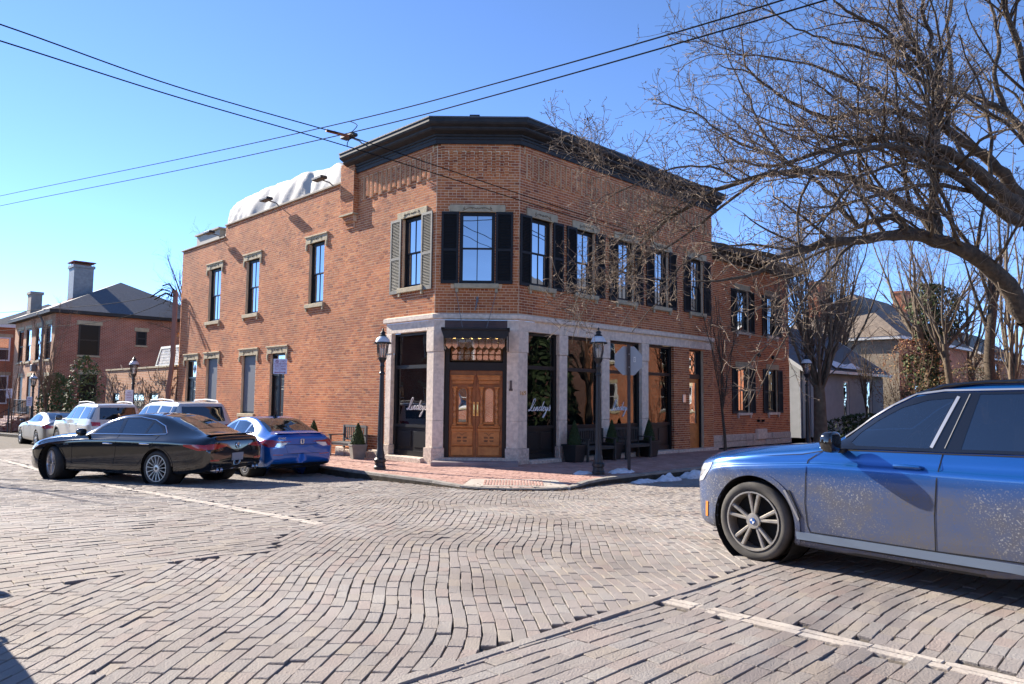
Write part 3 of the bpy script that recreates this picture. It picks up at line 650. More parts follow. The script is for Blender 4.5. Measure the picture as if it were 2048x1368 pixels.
# entrance: step, black surround, pair of carved doors, jewelled transom, canopy
st = MB(); st.box(.02, 2.3, .06, .62, -.1, .20, WC, bev=.015); st.build('door_step', M('worn_step_stone', (.30, .245, .235), .8, c2=(.22, .18, .175), ns=4, bump=.4), bld)
st = MB(); st.box(.25, 2.0, -.6, .06, -.1, .27, WC); st.build('threshold', m_limer, bld)
fm = MB(); DY = -.12
for q in ((.30, .42, .27, BELT0), (1.86, 1.97, .27, BELT0), (.42, 1.86, 2.60, 2.82), (.42, 1.86, BELT0 - .1, BELT0)): fm.box(q[0], q[1], DY - .08, DY + .06, q[2], q[3], WC)
fm.build('door_surround', m_black, bld)
fb = MB(); fb.box(.28, 1.97, -.1, .012, BELT0, BELT1 - .16, WC); fb.build('copper_fascia', M('brown_fascia', (.11, .06, .05), .55, c2=(.07, .04, .035), ns=3), bld)
def half_door(x0, x1, hinge_left):
    z0, z1 = .28, 2.6; xm = (x0 + x1) / 2; m = MB(); y = DY
    # the leaf is framed round its arched light
    ga, gb, gz0, gz1 = xm - .105, xm + .105, 1.22, 2.12
    for q in ((x0, ga, z0, z1), (gb, x1, z0, z1), (ga, gb, z0, gz0), (ga, gb, gz1, z1)): m.box(q[0], q[1], y - .04, y, q[2], q[3], WC)
    arc = [(ga, gz1 - .105), (ga, gz1 + .001), (xm, gz1 + .001)] + [(xm - .105 * cos(a), gz1 - .105 + .105 * sin(a)) for a in np.linspace(pi / 2, 0, 7)[1:-1]]
    arc2 = [(2 * xm - p[0], p[1]) for p in reversed(arc)]
    m.prism(arc, y - .039, y - .001, WC); m.prism(arc2, y - .039, y - .001, WC)
    d = m.build('door', m_woodl, bld); h = MB()
    h.box(x0 + .05, x1 - .05, y, y + .07, z1 - .26, z1 - .13, WC, bev=.012); h.box(x0 + .03, x1 - .03, y, y + .09, z1 - .16, z1 - .12, WC, bev=.012); h.box(x0 + .07, x1 - .07, y, y + .05, z1 - .36, z1 - .26, WC, bev=.01); h.build('door_cornice', m_wood, d)
    h = MB(); n = 13
    for i in range(n): s = x0 + .08 + (x1 - x0 - .16) * (i + .15) / n; h.box(s, s + .022, y + .05, y + .066, z1 - .30, z1 - .27, WC)
    h.build('dentils', m_wood, d)
    for cx in (x0 + .15, x1 - .15):
        h = MB(); f2 = Fr(WC(cx, y + .03, 0), WC.x, WC.y); k = []
        for i in range(40):
            z = 1.36 + .62 * i / 39; k.append((.034 + .0 * i, z))
        pts = []; nn = 12
        for i, (r, z) in enumerate(k):
            for j in range(nn): a = 2 * pi * j / nn; rr = r * (1 + .22 * cos(3 * a - i * .55)); pts.append((rr * cos(a), rr * sin(a), z))
        h._add(pts, [(i * nn + j, i * nn + (j + 1) % nn, (i + 1) * nn + (j + 1) % nn, (i + 1) * nn + j) for i in range(39) for j in range(nn)], f2)
        h.lathe([(.05, 1.16), (.05, 1.19), (.042, 1.2), (.045, 1.3), (.05, 1.32), (.05, 1.34), (.036, 1.36)], 12, fr=f2); h.lathe([(.036, 1.98), (.045, 2.0), (.04, 2.02), (.06, 2.11), (.065, 2.13)], 12, fr=f2); h.box(-.075, .075, -.03, .07, 2.13, 2.17, f2, bev=.006); h.box(-.06, .06, -.03, .06, 1.12, 1.16, f2, bev=.006)
        h.build('twisted_column', m_wood, d, smooth=True)
    h = MB(); h.tube([WC(ga - .012, y + .008, gz0)] + [WC(xm - .118 * cos(a), y + .008, gz1 - .105 + .118 * sin(a)) for a in np.linspace(0, pi, 11)] + [WC(gb + .012, y + .008, gz0)], .014, 6); h.box(ga - .05, gb + .05, y, y + .05, gz0 - .06, gz0 - .005, WC, bev=.01); h.box(x0 + .06, x1 - .06, y, y + .075, 1.06, 1.12, WC, bev=.012); h.build('glazing_moulding', m_wood, d)
    h = MB(); h.box(ga, gb, y - .03, y - .022, gz0, gz1, WC); h.build('pane', m_pane, d)
    h = MB(); h.box(x0 + .07, x1 - .07, y, y + .028, .58, 1.06, WC, bev=.01); h.box(x0 + .05, x1 - .05, y, y + .05, .96, 1.05, WC, bev=.012); h.box(x0 + .06, x1 - .06, y, y + .034, .32, .56, WC, bev=.015); h.box(x0 + .10, x1 - .10, y + .028, y + .05, .60, .645, WC, bev=.006); h.build('lower_panel', m_wood, d)
    h = MB(); zc = .755
    for sx in (-1, 1):
        for sz in (-1, 1): h.prism([(xm + sx * .02, zc + sz * .02), (xm + sx * .13, zc + sz * .02), (xm + sx * .13, zc + sz * .07), (xm + sx * .04, zc + sz * .07), (xm + sx * .02, zc + sz * .045)][::sx * sz], y + .027, y + .031, WC)
    h.prism([(xm - .13, .93), (xm - .06, .93), (xm, .87), (xm + .06, .93), (xm + .13, .93), (xm + .13, .915), (xm + .065, .915), (xm, .852), (xm - .065, .915), (xm - .13, .915)], y + .027, y + .033, WC); h.build('carving', m_woodd, d)
    hx = x1 - .045 if hinge_left else x0 + .045; h = MB(); h.tube([WC(hx, y + .002, 1.42), WC(hx, y + .05, 1.45), WC(hx, y + .055, 1.55), WC(hx, y + .05, 1.68), WC(hx, y + .002, 1.71)], .011, 8); h.box(hx - .025, hx + .025, y, y + .006, 1.38, 1.75, WC); h.build('door_handle', m_brass, d)
    return d
xm_ = 1.14; half_door(.425, xm_ - .004, True); half_door(xm_ + .004, 1.855, False)
# jewelled transom with warm bulbs behind
tz0, tz1 = 2.86, 3.56; g = MB(); g.box(.44, 1.84, DY - .05, DY - .045, tz0, tz1, WC); tg = g.build('transom_backing', M('amber_glass', (.20, .11, .03), .25, c2=(.06, .035, .015), ns=9), bld)
cell = MB(); bar = MB(); n = 8; cw = 1.34 / n
for i in range(n):
    x = .47 + i * cw; yb = DY - .02
    for zz in (2.88, 3.04): cell.prism([(x + .02, zz + .01), (x + cw - .02, zz + .01), (x + cw - .01, zz + .075), (x + cw - .02, zz + .14), (x + .02, zz + .14), (x + .01, zz + .075)], yb, yb + .02 + .01 * (i % 2), WC)
    cell.prism([(x + .01, 3.24), (x + cw / 2, 3.19), (x + cw - .01, 3.24), (x + cw - .01, 3.56), (x + .01, 3.56)], yb, yb + .03, WC)
    bar.tube([WC(x, yb + .02, 2.87), WC(x, yb + .02, 3.56)], .007, 4)
    for a, b in (((0, 3.2), (cw / 2, 3.16)), ((cw / 2, 3.16), (cw, 3.2)), ((0, 3.03), (cw, 3.03)), ((0, 2.95), (.3 * cw, 2.87)), ((cw, 2.95), (.7 * cw, 2.87))): bar.tube([WC(x + a[0], yb + .022, a[1]), WC(x + b[0], yb + .022, b[1])], .006, 4)
cell.build('bevelled_glass', m_cryst, tg); bar.build('leading', m_woodd, tg)
can = MB(); cz = 3.62
can.box(.30, 1.98, -.05, .62, cz, cz + .045, WC, bev=.01); can.box(.24, 2.04, .58, .66, cz + .02, cz + .08, WC, bev=.01); can.box(.24, .31, -.03, .66, cz + .02, cz + .08, WC); can.box(1.97, 2.04, -.03, .66, cz + .02, cz + .08, WC)
can.prism([(.24, cz + .02), (2.04, cz + .02), (1.96, cz - .2), (.32, cz - .2)], .60, .615, WC)
for x in (.31, 1.955): can.prism([(-.03, cz), (.6, cz), (.6, cz - .2), (-.03, cz - .2)], x, x + .015, WC, axis='x')
for x in (.26, 1.97): can.tube([WC(x + .03, .02, cz - .5), WC(x + .03, .12, cz - .46), WC(x + .03, .3, cz - .22), WC(x + .03, .4, cz - .02)], .016, 6)
cano = can.build('canopy', m_corn, bld)
cr_ = MB(); n = 9
for i in range(n):
    x = .36 + i * (1.56 / n); cr_.prism([(x + .008, cz - .205), (x + 1.56 / n - .008, cz - .205), (x + 1.56 / n - .008, cz - .40), (x + .78 / n, cz - .48), (x + .008, cz - .40)], .597, .609, WC)
for sx in (.325, 1.957):
    for k in range(3): cr_.prism([(k * .2, cz - .205), (k * .2 + .18, cz - .205), (k * .2 + .18, cz - .40), (k * .2 + .09, cz - .48), (k * .2, cz - .40)], sx, sx + .01, WC, axis='x')
cr_.build('glass_fringe', m_cryst, cano)
bl = MB()
for i in range(6): bl.ball(tuple(WC(.5 + i * .235, .33, cz - .09)), .042, n=8)
bl.build('bulb', m_glow, cano, smooth=True)
ch = MB()
for x0, x1 in ((.54, .80), (1.70, 1.42)):
    A, B = WC(x0, .01, 4.86), WC(x1, .5, cz + .06)
    for i in range(30):
        p = A + (B - A) * ((i + .5) / 30); d = (B - A).normalized() * .022; u = Vector((1, 0, 0)) * .012 if i % 2 else Vector((0, .5, .85)).normalized() * .012
        ch.tube([p - d, p - d * .5 + u, p + d * .5 + u, p + d, p + d * .5 - u, p - d * .5 - u], .005, 4, close=True)
ch.build('support_chain', m_galv, cano)
hk = MB(); hk.tube([WC(1.15, 0, 4.55), WC(1.15, .12, 4.5), WC(1.13, .16, 4.35), WC(1.1, .1, 4.22)], .018, 6); hk.box(1.12, 1.18, 0, .03, 4.45, 4.6, WC); hk.build('lamp_bracket', m_galv, bld)
pq = MB(); pq.box(.10, .2, .02, .035, 2.06, 2.12, WC.shift(1.93)); pq.box(.12, .18, .02, .035, 2.10, 2.34, WC.shift(1.93)); pq.build('bronze_plaque', M('dull_bronze', (.10, .07, .06), .5), bld)
text_mesh('house_number', '169', .16, WR.shift(.17, .024, 2.0), m_brass, bld, ext=.004)
# side entrance of the right wall
a, b, c, d = RD_; dm = MB()
for q in ((a, a + .07, c, d), (b - .07, b, c, d), (a + .07, b - .07, d - .07, d), (a + .07, b - .07, 2.62, 2.78)): dm.box(q[0], q[1], -.2, -.1, q[2], q[3], WR)
sf = dm.build('door_surround', m_black, bld); dd = MB(); A, B = a + .07, b - .07
for q in ((A, A + .12, c, 2.62), (B - .12, B, c, 2.62), (A + .12, B - .12, c, 1.05), (A + .12, B - .12, 2.48, 2.62)): dd.box(q[0], q[1], -.2, -.16, q[2], q[3], WR)
dd.box(A + .16, B - .16, -.16, -.145, .4, .68, WR, bev=.01); dd.box(A + .16, B - .16, -.16, -.145, .74, .98, WR, bev=.01)
so_ = dd.build('door', m_wood, bld); g = MB(); g.box(A + .12, B - .12, -.185, -.18, 1.05, 2.48, WR); g.build('pane', m_pane, so_)
g = MB(); g.box(A, B, -.19, -.185, 2.78, 3.59, WR); tp_ = g.build('transom_pane', m_pane, sf)
g = MB()
for k in range(5): cx = (A + B) / 2 + (k % 2 - .5) * .22 * (k > 0); zc = 3.18 + (k // 3 - .5) * .42 * (k > 0); g.tube([WR(cx, -.178, zc + .18), WR(cx + .1, -.178, zc), WR(cx, -.178, zc - .18), WR(cx - .1, -.178, zc)], .009, 4, close=True)
g.build('leading', m_woodd, tp_)
kp = MB(); kp.box(8.02, 8.2, .01, .05, 1.78, 2.06, WR, bev=.01); kp.build('intercom_panel', m_steel, bld)
# ------------------------------------------------------------------ neighbouring buildings
def fbrick(name, dv, c1, c2, mortar, sc=1.):
    m = bpy.data.materials.new(name); m.use_nodes = True; n = m.node_tree.nodes; l = m.node_tree.links; b = n['Principled BSDF']; b.inputs['Roughness'].default_value = .9
    g = n.new('ShaderNodeNewGeometry'); d = n.new('ShaderNodeVectorMath'); d.operation = 'DOT_PRODUCT'; d.inputs[1].default_value = tuple(dv); l.new(g.outputs['Position'], d.inputs[0])
    s = n.new('ShaderNodeSeparateXYZ'); l.new(g.outputs['Position'], s.inputs[0]); c = n.new('ShaderNodeCombineXYZ'); l.new(d.outputs['Value'], c.inputs[0]); l.new(s.outputs[2], c.inputs[1])
    t = n.new('ShaderNodeTexBrick'); t.inputs['Scale'].default_value = 1.; t.inputs['Brick Width'].default_value = .22; t.inputs['Row Height'].default_value = .078; t.inputs['Mortar Size'].default_value = .011; t.inputs['Bias'].default_value = 0
    t.inputs['Color1'].default_value = (*c1, 1); t.inputs['Color2'].default_value = (*c2, 1); t.inputs['Mortar'].default_value = (*mortar, 1); l.new(c.outputs[0], t.inputs['Vector'])
    nz = n.new('ShaderNodeTexNoise'); nz.inputs['Scale'].default_value = .8; nz.inputs['Detail'].default_value = 6; l.new(g.outputs['Position'], nz.inputs['Vector'])
    mr = n.new('ShaderNodeMapRange'); mr.inputs[1].default_value = .3; mr.inputs[2].default_value = .7; mr.inputs[3].default_value = .68; mr.inputs[4].default_value = 1.1; l.new(nz.outputs[0], mr.inputs[0])
    x = n.new('ShaderNodeVectorMath'); x.operation = 'MULTIPLY'; l.new(t.outputs['Color'], x.inputs[0]); l.new(mr.outputs[0], x.inputs[1]); l.new(x.outputs[0], b.inputs['Base Color'])
    bu = n.new('ShaderNodeBump'); bu.inputs['Strength'].default_value = .5; bu.inputs['Distance'].default_value = .01; bu.invert = True; l.new(t.outputs['Fac'], bu.inputs['Height']); l.new(bu.outputs[0], b.inputs['Normal'])
    return m
OR1, OR2, OMO = (.56, .24, .10), (.44, .165, .07), (.6, .46, .33)
RD1, RD2, RMO = (.42, .125, .062), (.32, .09, .048), (.52, .38, .29)
m_ob_l = fbrick('orange_brick_street', LD, OR1, OR2, OMO); m_rb_r = fbrick('shaded_brick_side', RD, RD1, RD2, RMO); m_ob_r = fbrick('orange_brick_side', RD, (.52, .15, .055), (.40, .11, .04), (.42, .28, .19))
m_cb_l = fbrick('cream_brick_end', LD, (.44, .35, .24), (.34, .26, .175), (.42, .37, .3)); m_rb_l = fbrick('red_brick_end', LD, RD1, RD2, RMO)
# the set back annex on the right, brick by brick
WA = WR.shift(0, -.6, 0); WA.flip = True
ann = thing('brick_annex', 'lower red brick annex set back beside the corner building, with black shutters', 'building', tuple(WA(14, -.5, ZS)))
AW = [(12.98, 13.96, 4.62, 6.32), (15.56, 16.42, 4.62, 6.32), (12.98, 13.96, 1.38, 3.2), (15.56, 16.42, 1.38, 3.2)]
am = MB(); wall_sheet(am, WA, 10.12, 17.6, -.1, 7.3, AW, .12)
am._add([(17.6, 0, -.1), (17.6, -7, -.1), (17.6, -7, 7.3), (17.6, 0, 7.3)], [(0, 1, 2, 3)], WA); am.build('wall', m_mortar, ann)
ab = []; brickwall(WA, 10.14, 17.59, .55, 7.28, AW + [(h[0] - .14, h[1] + .14, h[3], h[3] + .22) for h in AW] + [(h[0] - .08, h[1] + .08, h[2] - .1, h[2]) for h in AW], ab, stag=.07)
finish_bricks(ab, m_brick2, ann, n=300)
tmp = bld; bld = ann
for i, h in enumerate(AW):
    sash(WA, h, ann, .1, cols=2, rows=1 if i > 1 else 1); lintel(WA, h, .14, .22, ann, carve=False, proud=.03); sill(WA, h, .08, ann, .1, m_lime)
    shutter(WA, h[0] - .45, h[0] - .02, h[2] - .02, h[3], ann, y=.012); shutter(WA, h[1] + .02, h[1] + .45, h[2] - .02, h[3], ann, y=.012)
sx = 10.15
while sx < 17.5:
    w = rnd.uniform(.35, .8); z = 0
    for zz in (.28, .55): stone(WA, sx + .006, min(sx + w, 17.6) - .006, -.1, .05 + rnd.random() * .05, z - .1 if z == 0 else z + .006, zz - .004, m_limer, bev=.02); z = zz
    sx += w
stone(WA, 14.4, 15.2, -.05, .13, .3, .72, m_lime)
bld = tmp
ec = MB()
for y, a, b in ((.2, 7.3, 7.42), (.45, 7.42, 7.52), (.62, 7.52, 7.72)): ec.box(10.12, 17.6 + y, -8, y, a + .001, b, WA)
ec.build('eaves', m_corn, ann)
ar = MB(); ar._add([(10.12, .64, 7.722), (18.25, .64, 7.722), (18.25, -8.6, 7.722), (10.12, -8.6, 7.722), (10.12, -4, 8.5), (15, -4, 8.5)], [(0, 1, 5, 4), (1, 2, 5), (2, 3, 4, 5), (0, 4, 3)], WA); ar.build('roof', m_slate, ann)
dp = MB(); dp.tube([WA(10.3, .12, 7.3), WA(10.25, .1, 6.9), WA(10.22, .09, 6.5), WA(10.22, .09, .6)], .045, 8); dp.build('downpipe', m_galv, ann)
st_ = MB()
for s, z in ((14.75, 3.75), (16.0, 3.72)): st_.lathe([(.0, 0), (.1, 0), (.1, .02), (.03, .05), (0, .05)], 8, tuple(WA(s, .012, z)), fr=ID, axis='z') if False else st_.ball(tuple(WA(s, .03, z)), .09, sy=.4, n=6)
for s in (14.55, 14.95): st_.box(s, s + .06, .01, .12, 1.0, 1.1, WA)
st_.build('wall_anchor', m_black, ann)
def gable_house(name, label, fr, s0, s1, d, eave, ridge, wm, em, roofm, wins=(), over=.35, rd=None, hip=0., fascia=None, doors=(), base=-1.2, lint=None, loc=None, cat='house', chim=(), wmat=None, gmat=None, front=True):
    """house with its front on frame fr between s0 and s1, depth d, ridge along the front"""
    t = thing(name, label, cat, tuple(fr((s0 + s1) / 2, -d / 2, ZS))); rd = rd or d / 2
    if rd < d and not hip: pass
    m = MB(); wall_sheet(m, fr, s0, s1, base, eave, list(wins) + list(doors), .12); m.build('wall', wm, t)
    e = MB(); g = MB()
    for s, f in ((s0, 1), (s1, -1)):
        P = [(s, -.002, base), (s, -d, base), (s, -d, eave)] + ([] if hip else [(s, -rd, ridge - .1)]) + [(s, -.002, eave)]
        e._add(P, [tuple(range(len(P)))[::f]], fr)
    e._add([(s0, -d, base), (s1, -d, base), (s1, -d, eave), (s0, -d, eave)], [(0, 1, 2, 3)], fr); e.build('end_wall', em, t)
    r = MB(); o = over; k = (ridge - eave) / rd; zl = eave - k * 0 + .02; th = .14
    if hip: A = [(s0 - o, o, zl), (s1 + o, o, zl), (s1 + o, -d - o, zl), (s0 - o, -d - o, zl), (s0 + hip, -rd, ridge), (s1 - hip, -rd, ridge)]; Fc = [(0, 1, 5, 4), (1, 2, 5), (2, 3, 4, 5), (3, 0, 4), (3, 2, 1, 0)]
    else: A = [(s0 - o, o, zl - k * o), (s1 + o, o, zl - k * o), (s1 + o, -rd, ridge), (s0 - o, -rd, ridge), (s1 + o, -d - o, zl - k * o), (s0 - o, -d - o, zl - k * o)] + [(s0 - o, o, zl - k * o - th), (s1 + o, o, zl - k * o - th), (s1 + o, -rd, ridge - th), (s0 - o, -rd, ridge - th), (s1 + o, -d - o, zl - k * o - th), (s0 - o, -d - o, zl - k * o - th)]; Fc = [(0, 1, 2, 3), (3, 2, 4, 5), (6, 9, 8, 7), (9, 11, 10, 8), (0, 6, 7, 1), (1, 7, 8, 2), (2, 8, 10, 4), (4, 10, 11, 5), (5, 11, 9, 3), (3, 9, 6, 0)]
    r._add(A, Fc, fr); ro = r.build('roof', roofm, t)
    f_ = MB(); zz = zl - (0 if hip else k * o + th)
    f_.box(s0 - o + .02, s1 + o - .02, -d - o + .02, o - .02, zz - .2, zz - .003, fr) if hip else f_.box(s0 - o, s1 + o, o + .002, o + .09, zz - .02, zz + .13, fr)
    if not hip:
        for s in (s0 - o - .03, s1 + o + .003): f_._add([(s, o, zl - k * o - th - .06), (s + .03, o, zl - k * o - th - .06), (s + .03, -rd, ridge - th - .06), (s, -rd, ridge - th - .06), (s, o, zl - k * o + .01), (s + .03, o, zl - k * o + .01), (s + .03, -rd, ridge + .01), (s, -rd, ridge + .01)], [(0, 1, 5, 4), (1, 2, 6, 5), (3, 0, 4, 7), (4, 5, 6, 7), (3, 2, 1, 0)], fr)
    f_.build('eaves', fascia or m_white, t)
    for h in wins:
        sash(fr, h, t, .08, fmat=wmat or m_black, cols=1, gmat=gmat)
        if lint: lintel(fr, h, .12, .24, t, carve=False, proud=.03); sill(fr, h, .1, t, .12)
    for h in doors:
        q = MB(); q.box(h[0] + .05, h[1] - .05, -.11, -.07, h[2], h[3], fr); q.build('door', m_black, t)
        if lint: lintel(fr, h, .1, .24, t, carve=False, proud=.03)
    for c in chim:
        q = MB(); q.box(c[0], c[1], c[2], c[3], c[4], c[5], fr); q.box(c[0] - .07, c[1] + .07, c[2] - .07, c[3] + .07, c[5], c[5] + .18, fr); q.build('chimney', c[6], ro)
    return t
WG = WR.shift(0, -2, 0); WG.flip = True
m_grey = M('shaded_grey_stucco', (.30, .33, .37), .9, c2=(.27, .30, .33), ns=3, bump=.5, bs=25); m_greyl = M('sunlit_grey_stucco', (.50, .51, .51), .9, c2=(.44, .45, .45), ns=3, bump=.6, bs=25)  # front darker, end wall paler: shade and sun put into the stucco colours
gh = gable_house('stucco_house', 'small grey stucco cottage with white windows behind the kerbside tree', WG, 21.8, 33.2, 7, 3.72, 6.2, m_grey, m_greyl, m_slate, [(23.4, 24.2, .9, 3.0), (27.2, 28.0, .9, 3.0), (30.5, 31.45, 1.0, 3.1)], wmat=m_white, rd=3.5)
sn = MB(); sn._add([(25.5, .3, 3.6), (29.5, .3, 3.6), (29.3, -.35, 4.0), (27.8, -.15, 3.85), (26.6, -.6, 4.15), (25.8, -.3, 3.95)], [(0, 1, 2, 3, 4, 5)], WG.shift(0, 0, .06)); tag(sn.build('roof_snow', m_snow), 'thin white snow patch lying on the grey cottage roof', 'snow')
pt = MB()
for s in (21.95, 22.9): pt.box(s, s + .14, .04, .18, -.1, 3.3, WG)
pt.build('corner_trim', m_white, gh)
WB = WR.shift(0, -2.6, 0); WB.flip = True
m_shing = M('weathered_shingles', (.21, .165, .125), .9, c2=(.14, .11, .088), ns=5, bump=.8, bs=14)
gable_house('brick_house', 'red brick house with weathered shingle roof and cream end wall behind bare trees', WB, 38, 54, 9, 6.2, 9.9, m_ob_r, m_cb_l, m_shing, [(41, 42.1, 1.2, 3.2), (45, 46.1, 1.2, 3.2), (49.5, 50.6, 1.2, 3.2), (43, 44.1, 4, 5.7), (48, 49.1, 4, 5.7)], lint=True, hip=4.2, chim=[(52.2, 54.6, -4.9, -3.9, 8.6, 11.0, m_ob_r), (39.2, 41, -6.5, -5.6, 8, 10.4, m_ob_r)])
gable_house('brick_house', 'far brick house with grey roof glimpsed beyond the tree trunks on the right', WB, 60, 76, 9, 6.0, 9.0, m_ob_r, m_cb_l, m_shing, [(63, 64, 3.8, 5.4), (68, 69, 3.8, 5.4)], rd=4.5)
# the house up the left street
WL2 = WL.shift(0, .64, 0)
lw_ = [(36.75, 38.1, 4.0, 6.2), (39.2, 40.6, 4.0, 6.2), (41.8, 43.2, 4.0, 6.2), (44.0, 45.4, 4.0, 6.2)]
h1 = gable_house('brick_house', 'two storey brick house with slate hip roof and tall grey chimney', WL2, 36, 46.6, 9.9, 7.0, 9.75, m_ob_l, m_rb_r, m_slate, lw_ + [(36.6, 37.8, .95, 2.95)], over=.45, hip=4.6, fascia=m_corn, lint=True, doors=[(41.2, 42.3, .5, 3.0), (43.6, 44.7, .5, 3.0)],  # side wall brick darker than the street face, shade put into its colour
    chim=[(40.2, 41.5, -3.1, -1.9, 7.8, 10.4, m_galv), (41.8, 42.8, -.5, .15, 7.1, 8.5, M('tan_render', (.36, .31, .26), .9, c2=(.29, .25, .21), ns=3))])
cc = MB(); cc.box(40.1, 41.6, -3.2, -1.8, 10.78, 10.84, WL2)
for s in (40.2, 40.85, 41.45):
    for y in (-3.1, -1.9): cc.box(s, s + .03, y, y + .03, 10.5, 10.8, WL2)
cc.box(40.18, 41.52, -3.12, -1.88, 7.6, 8.3, WL2); cc.build('chimney_cap', M('red_flashing', (.20, .045, .04), .7), h1)
# windows of its shaded side
WS = Fr(WL2(35.995, 0, 0), -NL, -LD)
for h, f in (((1.29, 2.5, 4.3, 6.2), 1), ((1.5, 2.45, .9, 3.1), 1), ((4.65, 5.3, 5.1, 6.0), 1)):
    m = MB(); m.box(h[0], h[1], .0, .03, h[2], h[3], WS); m.box(h[0], h[1], .03, .05, (h[2] + h[3]) / 2 - .03, (h[2] + h[3]) / 2 + .03, WS); m.box(h[0], h[0] + .09, .03, .06, h[2], h[3], WS); m.box(h[1] - .09, h[1], .03, .06, h[2], h[3], WS); w = m.build('window', m_black, h1)
    g = MB(); g.box(h[0] + .09, h[1] - .09, .031, .035, h[2] + .05, h[3] - .05, WS); g.build('pane', m_dpane, w)
    l_ = MB(); l_.box(h[0] - .12, h[1] + .12, .0, .05, h[3], h[3] + .25, WS, bev=.01); l_.build('lintel', m_sand, h1)
    l_ = MB(); l_.box(h[0] - .06, h[1] + .06, .0, .09, h[2] - .12, h[2], WS, bev=.01); l_.build('sill', m_sand, h1)
dp = MB(); P = WL2(38.45, .1, 0); dp.tube([WL2(38.45, .45, 6.95), WL2(38.45, .2, 6.6), WL2(38.45, .1, 6.3), WL2(38.45, .1, 0)], .07, 8); dp.build('downpipe', m_galv, h1)
vt = MB(); vt.tube([WL2(39.5, -4.6, 8.4), WL2(39.5, -4.6, 9.0)], .05, 8); vt.build('vent_pipe', m_black, h1)
lb = MB(); lb.box(39.9, 40.3, .02, .3, 3.3, 3.75, WL2, bev=.02); lb.build('wall_lamp', m_galv, h1)
stp = MB()
for i in range(5): stp.box(41.0, 45.0, .02, 1.9 - i * .3, -.55 + i * .18, -.37 + i * .18 - .004, WL2)
stp.build('front_steps', M('painted_brick_steps', (.22, .07, .05), .8, c2=(.4, .33, .3), ns=9), h1)
def railing(name, label, pts, h, parent=None, step=.13, cat='railing', posts=True):
    t = parent or thing(name, label, cat, tuple(pts[0])); r = MB()
    for z in (h, .12): r.tube([p + Vector((0, 0, z)) for p in pts], .022, 6)
    r.build('rail', m_blackr, t); b = MB()
    for p, q in zip(pts[:-1], pts[1:]):
        n = max(1, int((q - p).length / step))
        for i in range(n): c = p + (q - p) * (i / n); b.tube([c + Vector((0, 0, .02)), c + Vector((0, 0, h))], .011 if i % 9 else .024, 4)
    b.build('baluster', m_blackr, t); return t
railing('iron_railing', 'black iron railing along the brick house steps up the left street', [WL2(41.0, 1.9, -.5), WL2(41.0, .2, .5), WL2(45.2, .2, .5)], .95)
railing('iron_railing', 'black iron fence round the garden in front of the grey cottage', [WG(23, 1.6, ZS), WG(31, 1.6, ZS)], .95)
railing('garden_fence', 'dark picket fence behind the shrubs beside the slate roofed house', [WL(28, .1, -.3), WL(35.8, .1, -.45)], 1.5, step=.16, cat='fence')
wl_ = WL.shift(0, 3.0, 0)
gable_house('brick_house', 'orange brick house at the left edge with a white sash window', WL.shift(0, 1.6, 0), 49.5, 60, 9, 6.9, 9.2, m_ob_l, m_ob_r, m_slate, [], over=.4, hip=4.4, fascia=m_white)
WS0 = Fr(WL.shift(0, 1.6, 0)(49.49, 0, 0), -NL, -LD); h0 = [o for o in bpy.data.objects if o.get('label', '').startswith('orange brick house at')][0]
for z0, z1 in ((4.25, 6.0), (1.1, 3.2)):
    m = MB(); x0, x1 = .35, 1.25
    for q in ((x0, x0 + .1, z0, z1), (x1 - .1, x1, z0, z1), (x0, x1, z1 - .1, z1), (x0, x1, z0, z0 + .1), (x0, x1, (z0 + z1) / 2 - .04, (z0 + z1) / 2 + .04)): m.box(q[0], q[1], 0, .06 + .003 * (q[0] == x0), q[2], q[3], WS0)
    w = m.build('window', m_white, h0); g = MB(); g.box(x0 + .1, x1 - .1, .01, .02, z0 + .1, z1 - .1, WS0); g.build('pane', m_pane, w)
    l_ = MB(); l_.box(x0 - .15, x1 + .15, 0, .05, z1, z1 + .25, WS0); l_.build('lintel', m_sand, h0)
# one storey wing with vines, between the corner building and the house
WW = WL
wg = thing('brick_wing', 'low brick wing hung with bare vines behind the corner building', 'building', tuple(WW(23, -1, ZS)))
ww = [(20.2, 21.3, 1.2, 1.95), (22.0, 24.2, 1.2, 1.95), (25.6, 26.6, 1.2, 1.95)]
m = MB(); wall_sheet(m, WW, 18.0, 27.8, -.9, 3.12, ww, .12); m.box(18.0, 27.8, -5, -.14, -.1, 3.05, WW); m.build('wall', m_ob_l, wg)
for h in ww: sash(WW, h, wg, .06, cols=2)
m = MB(); m.box(17.95, 27.85, -.2, .05, 3.12, 3.2, WW); m.build('coping', m_sand, wg)
vn = MB()
for i in range(150):
    s = rnd.uniform(18.3, 27.6); z = rnd.uniform(.2, 2.7); p = [Vector((s, .05, z))]; dx = rnd.uniform(-.5, .5)
    for k in range(7): dx += rnd.uniform(-.35, .35); p.append(p[-1] + Vector((dx * .22, rnd.uniform(-.02, .05), rnd.uniform(-.06, .2)))); p[-1].y = min(max(p[-1].y, .02), .22); p[-1].z = min(p[-1].z, 3.35)
    vn.tube([WW(*q) for q in p], [rnd.uniform(.008, .018)] * 8, 3)
vo = tag(vn.build('vine', m_twig), 'bare brown vines clinging to the low brick wing', 'vine'); vo['kind'] = 'thing'
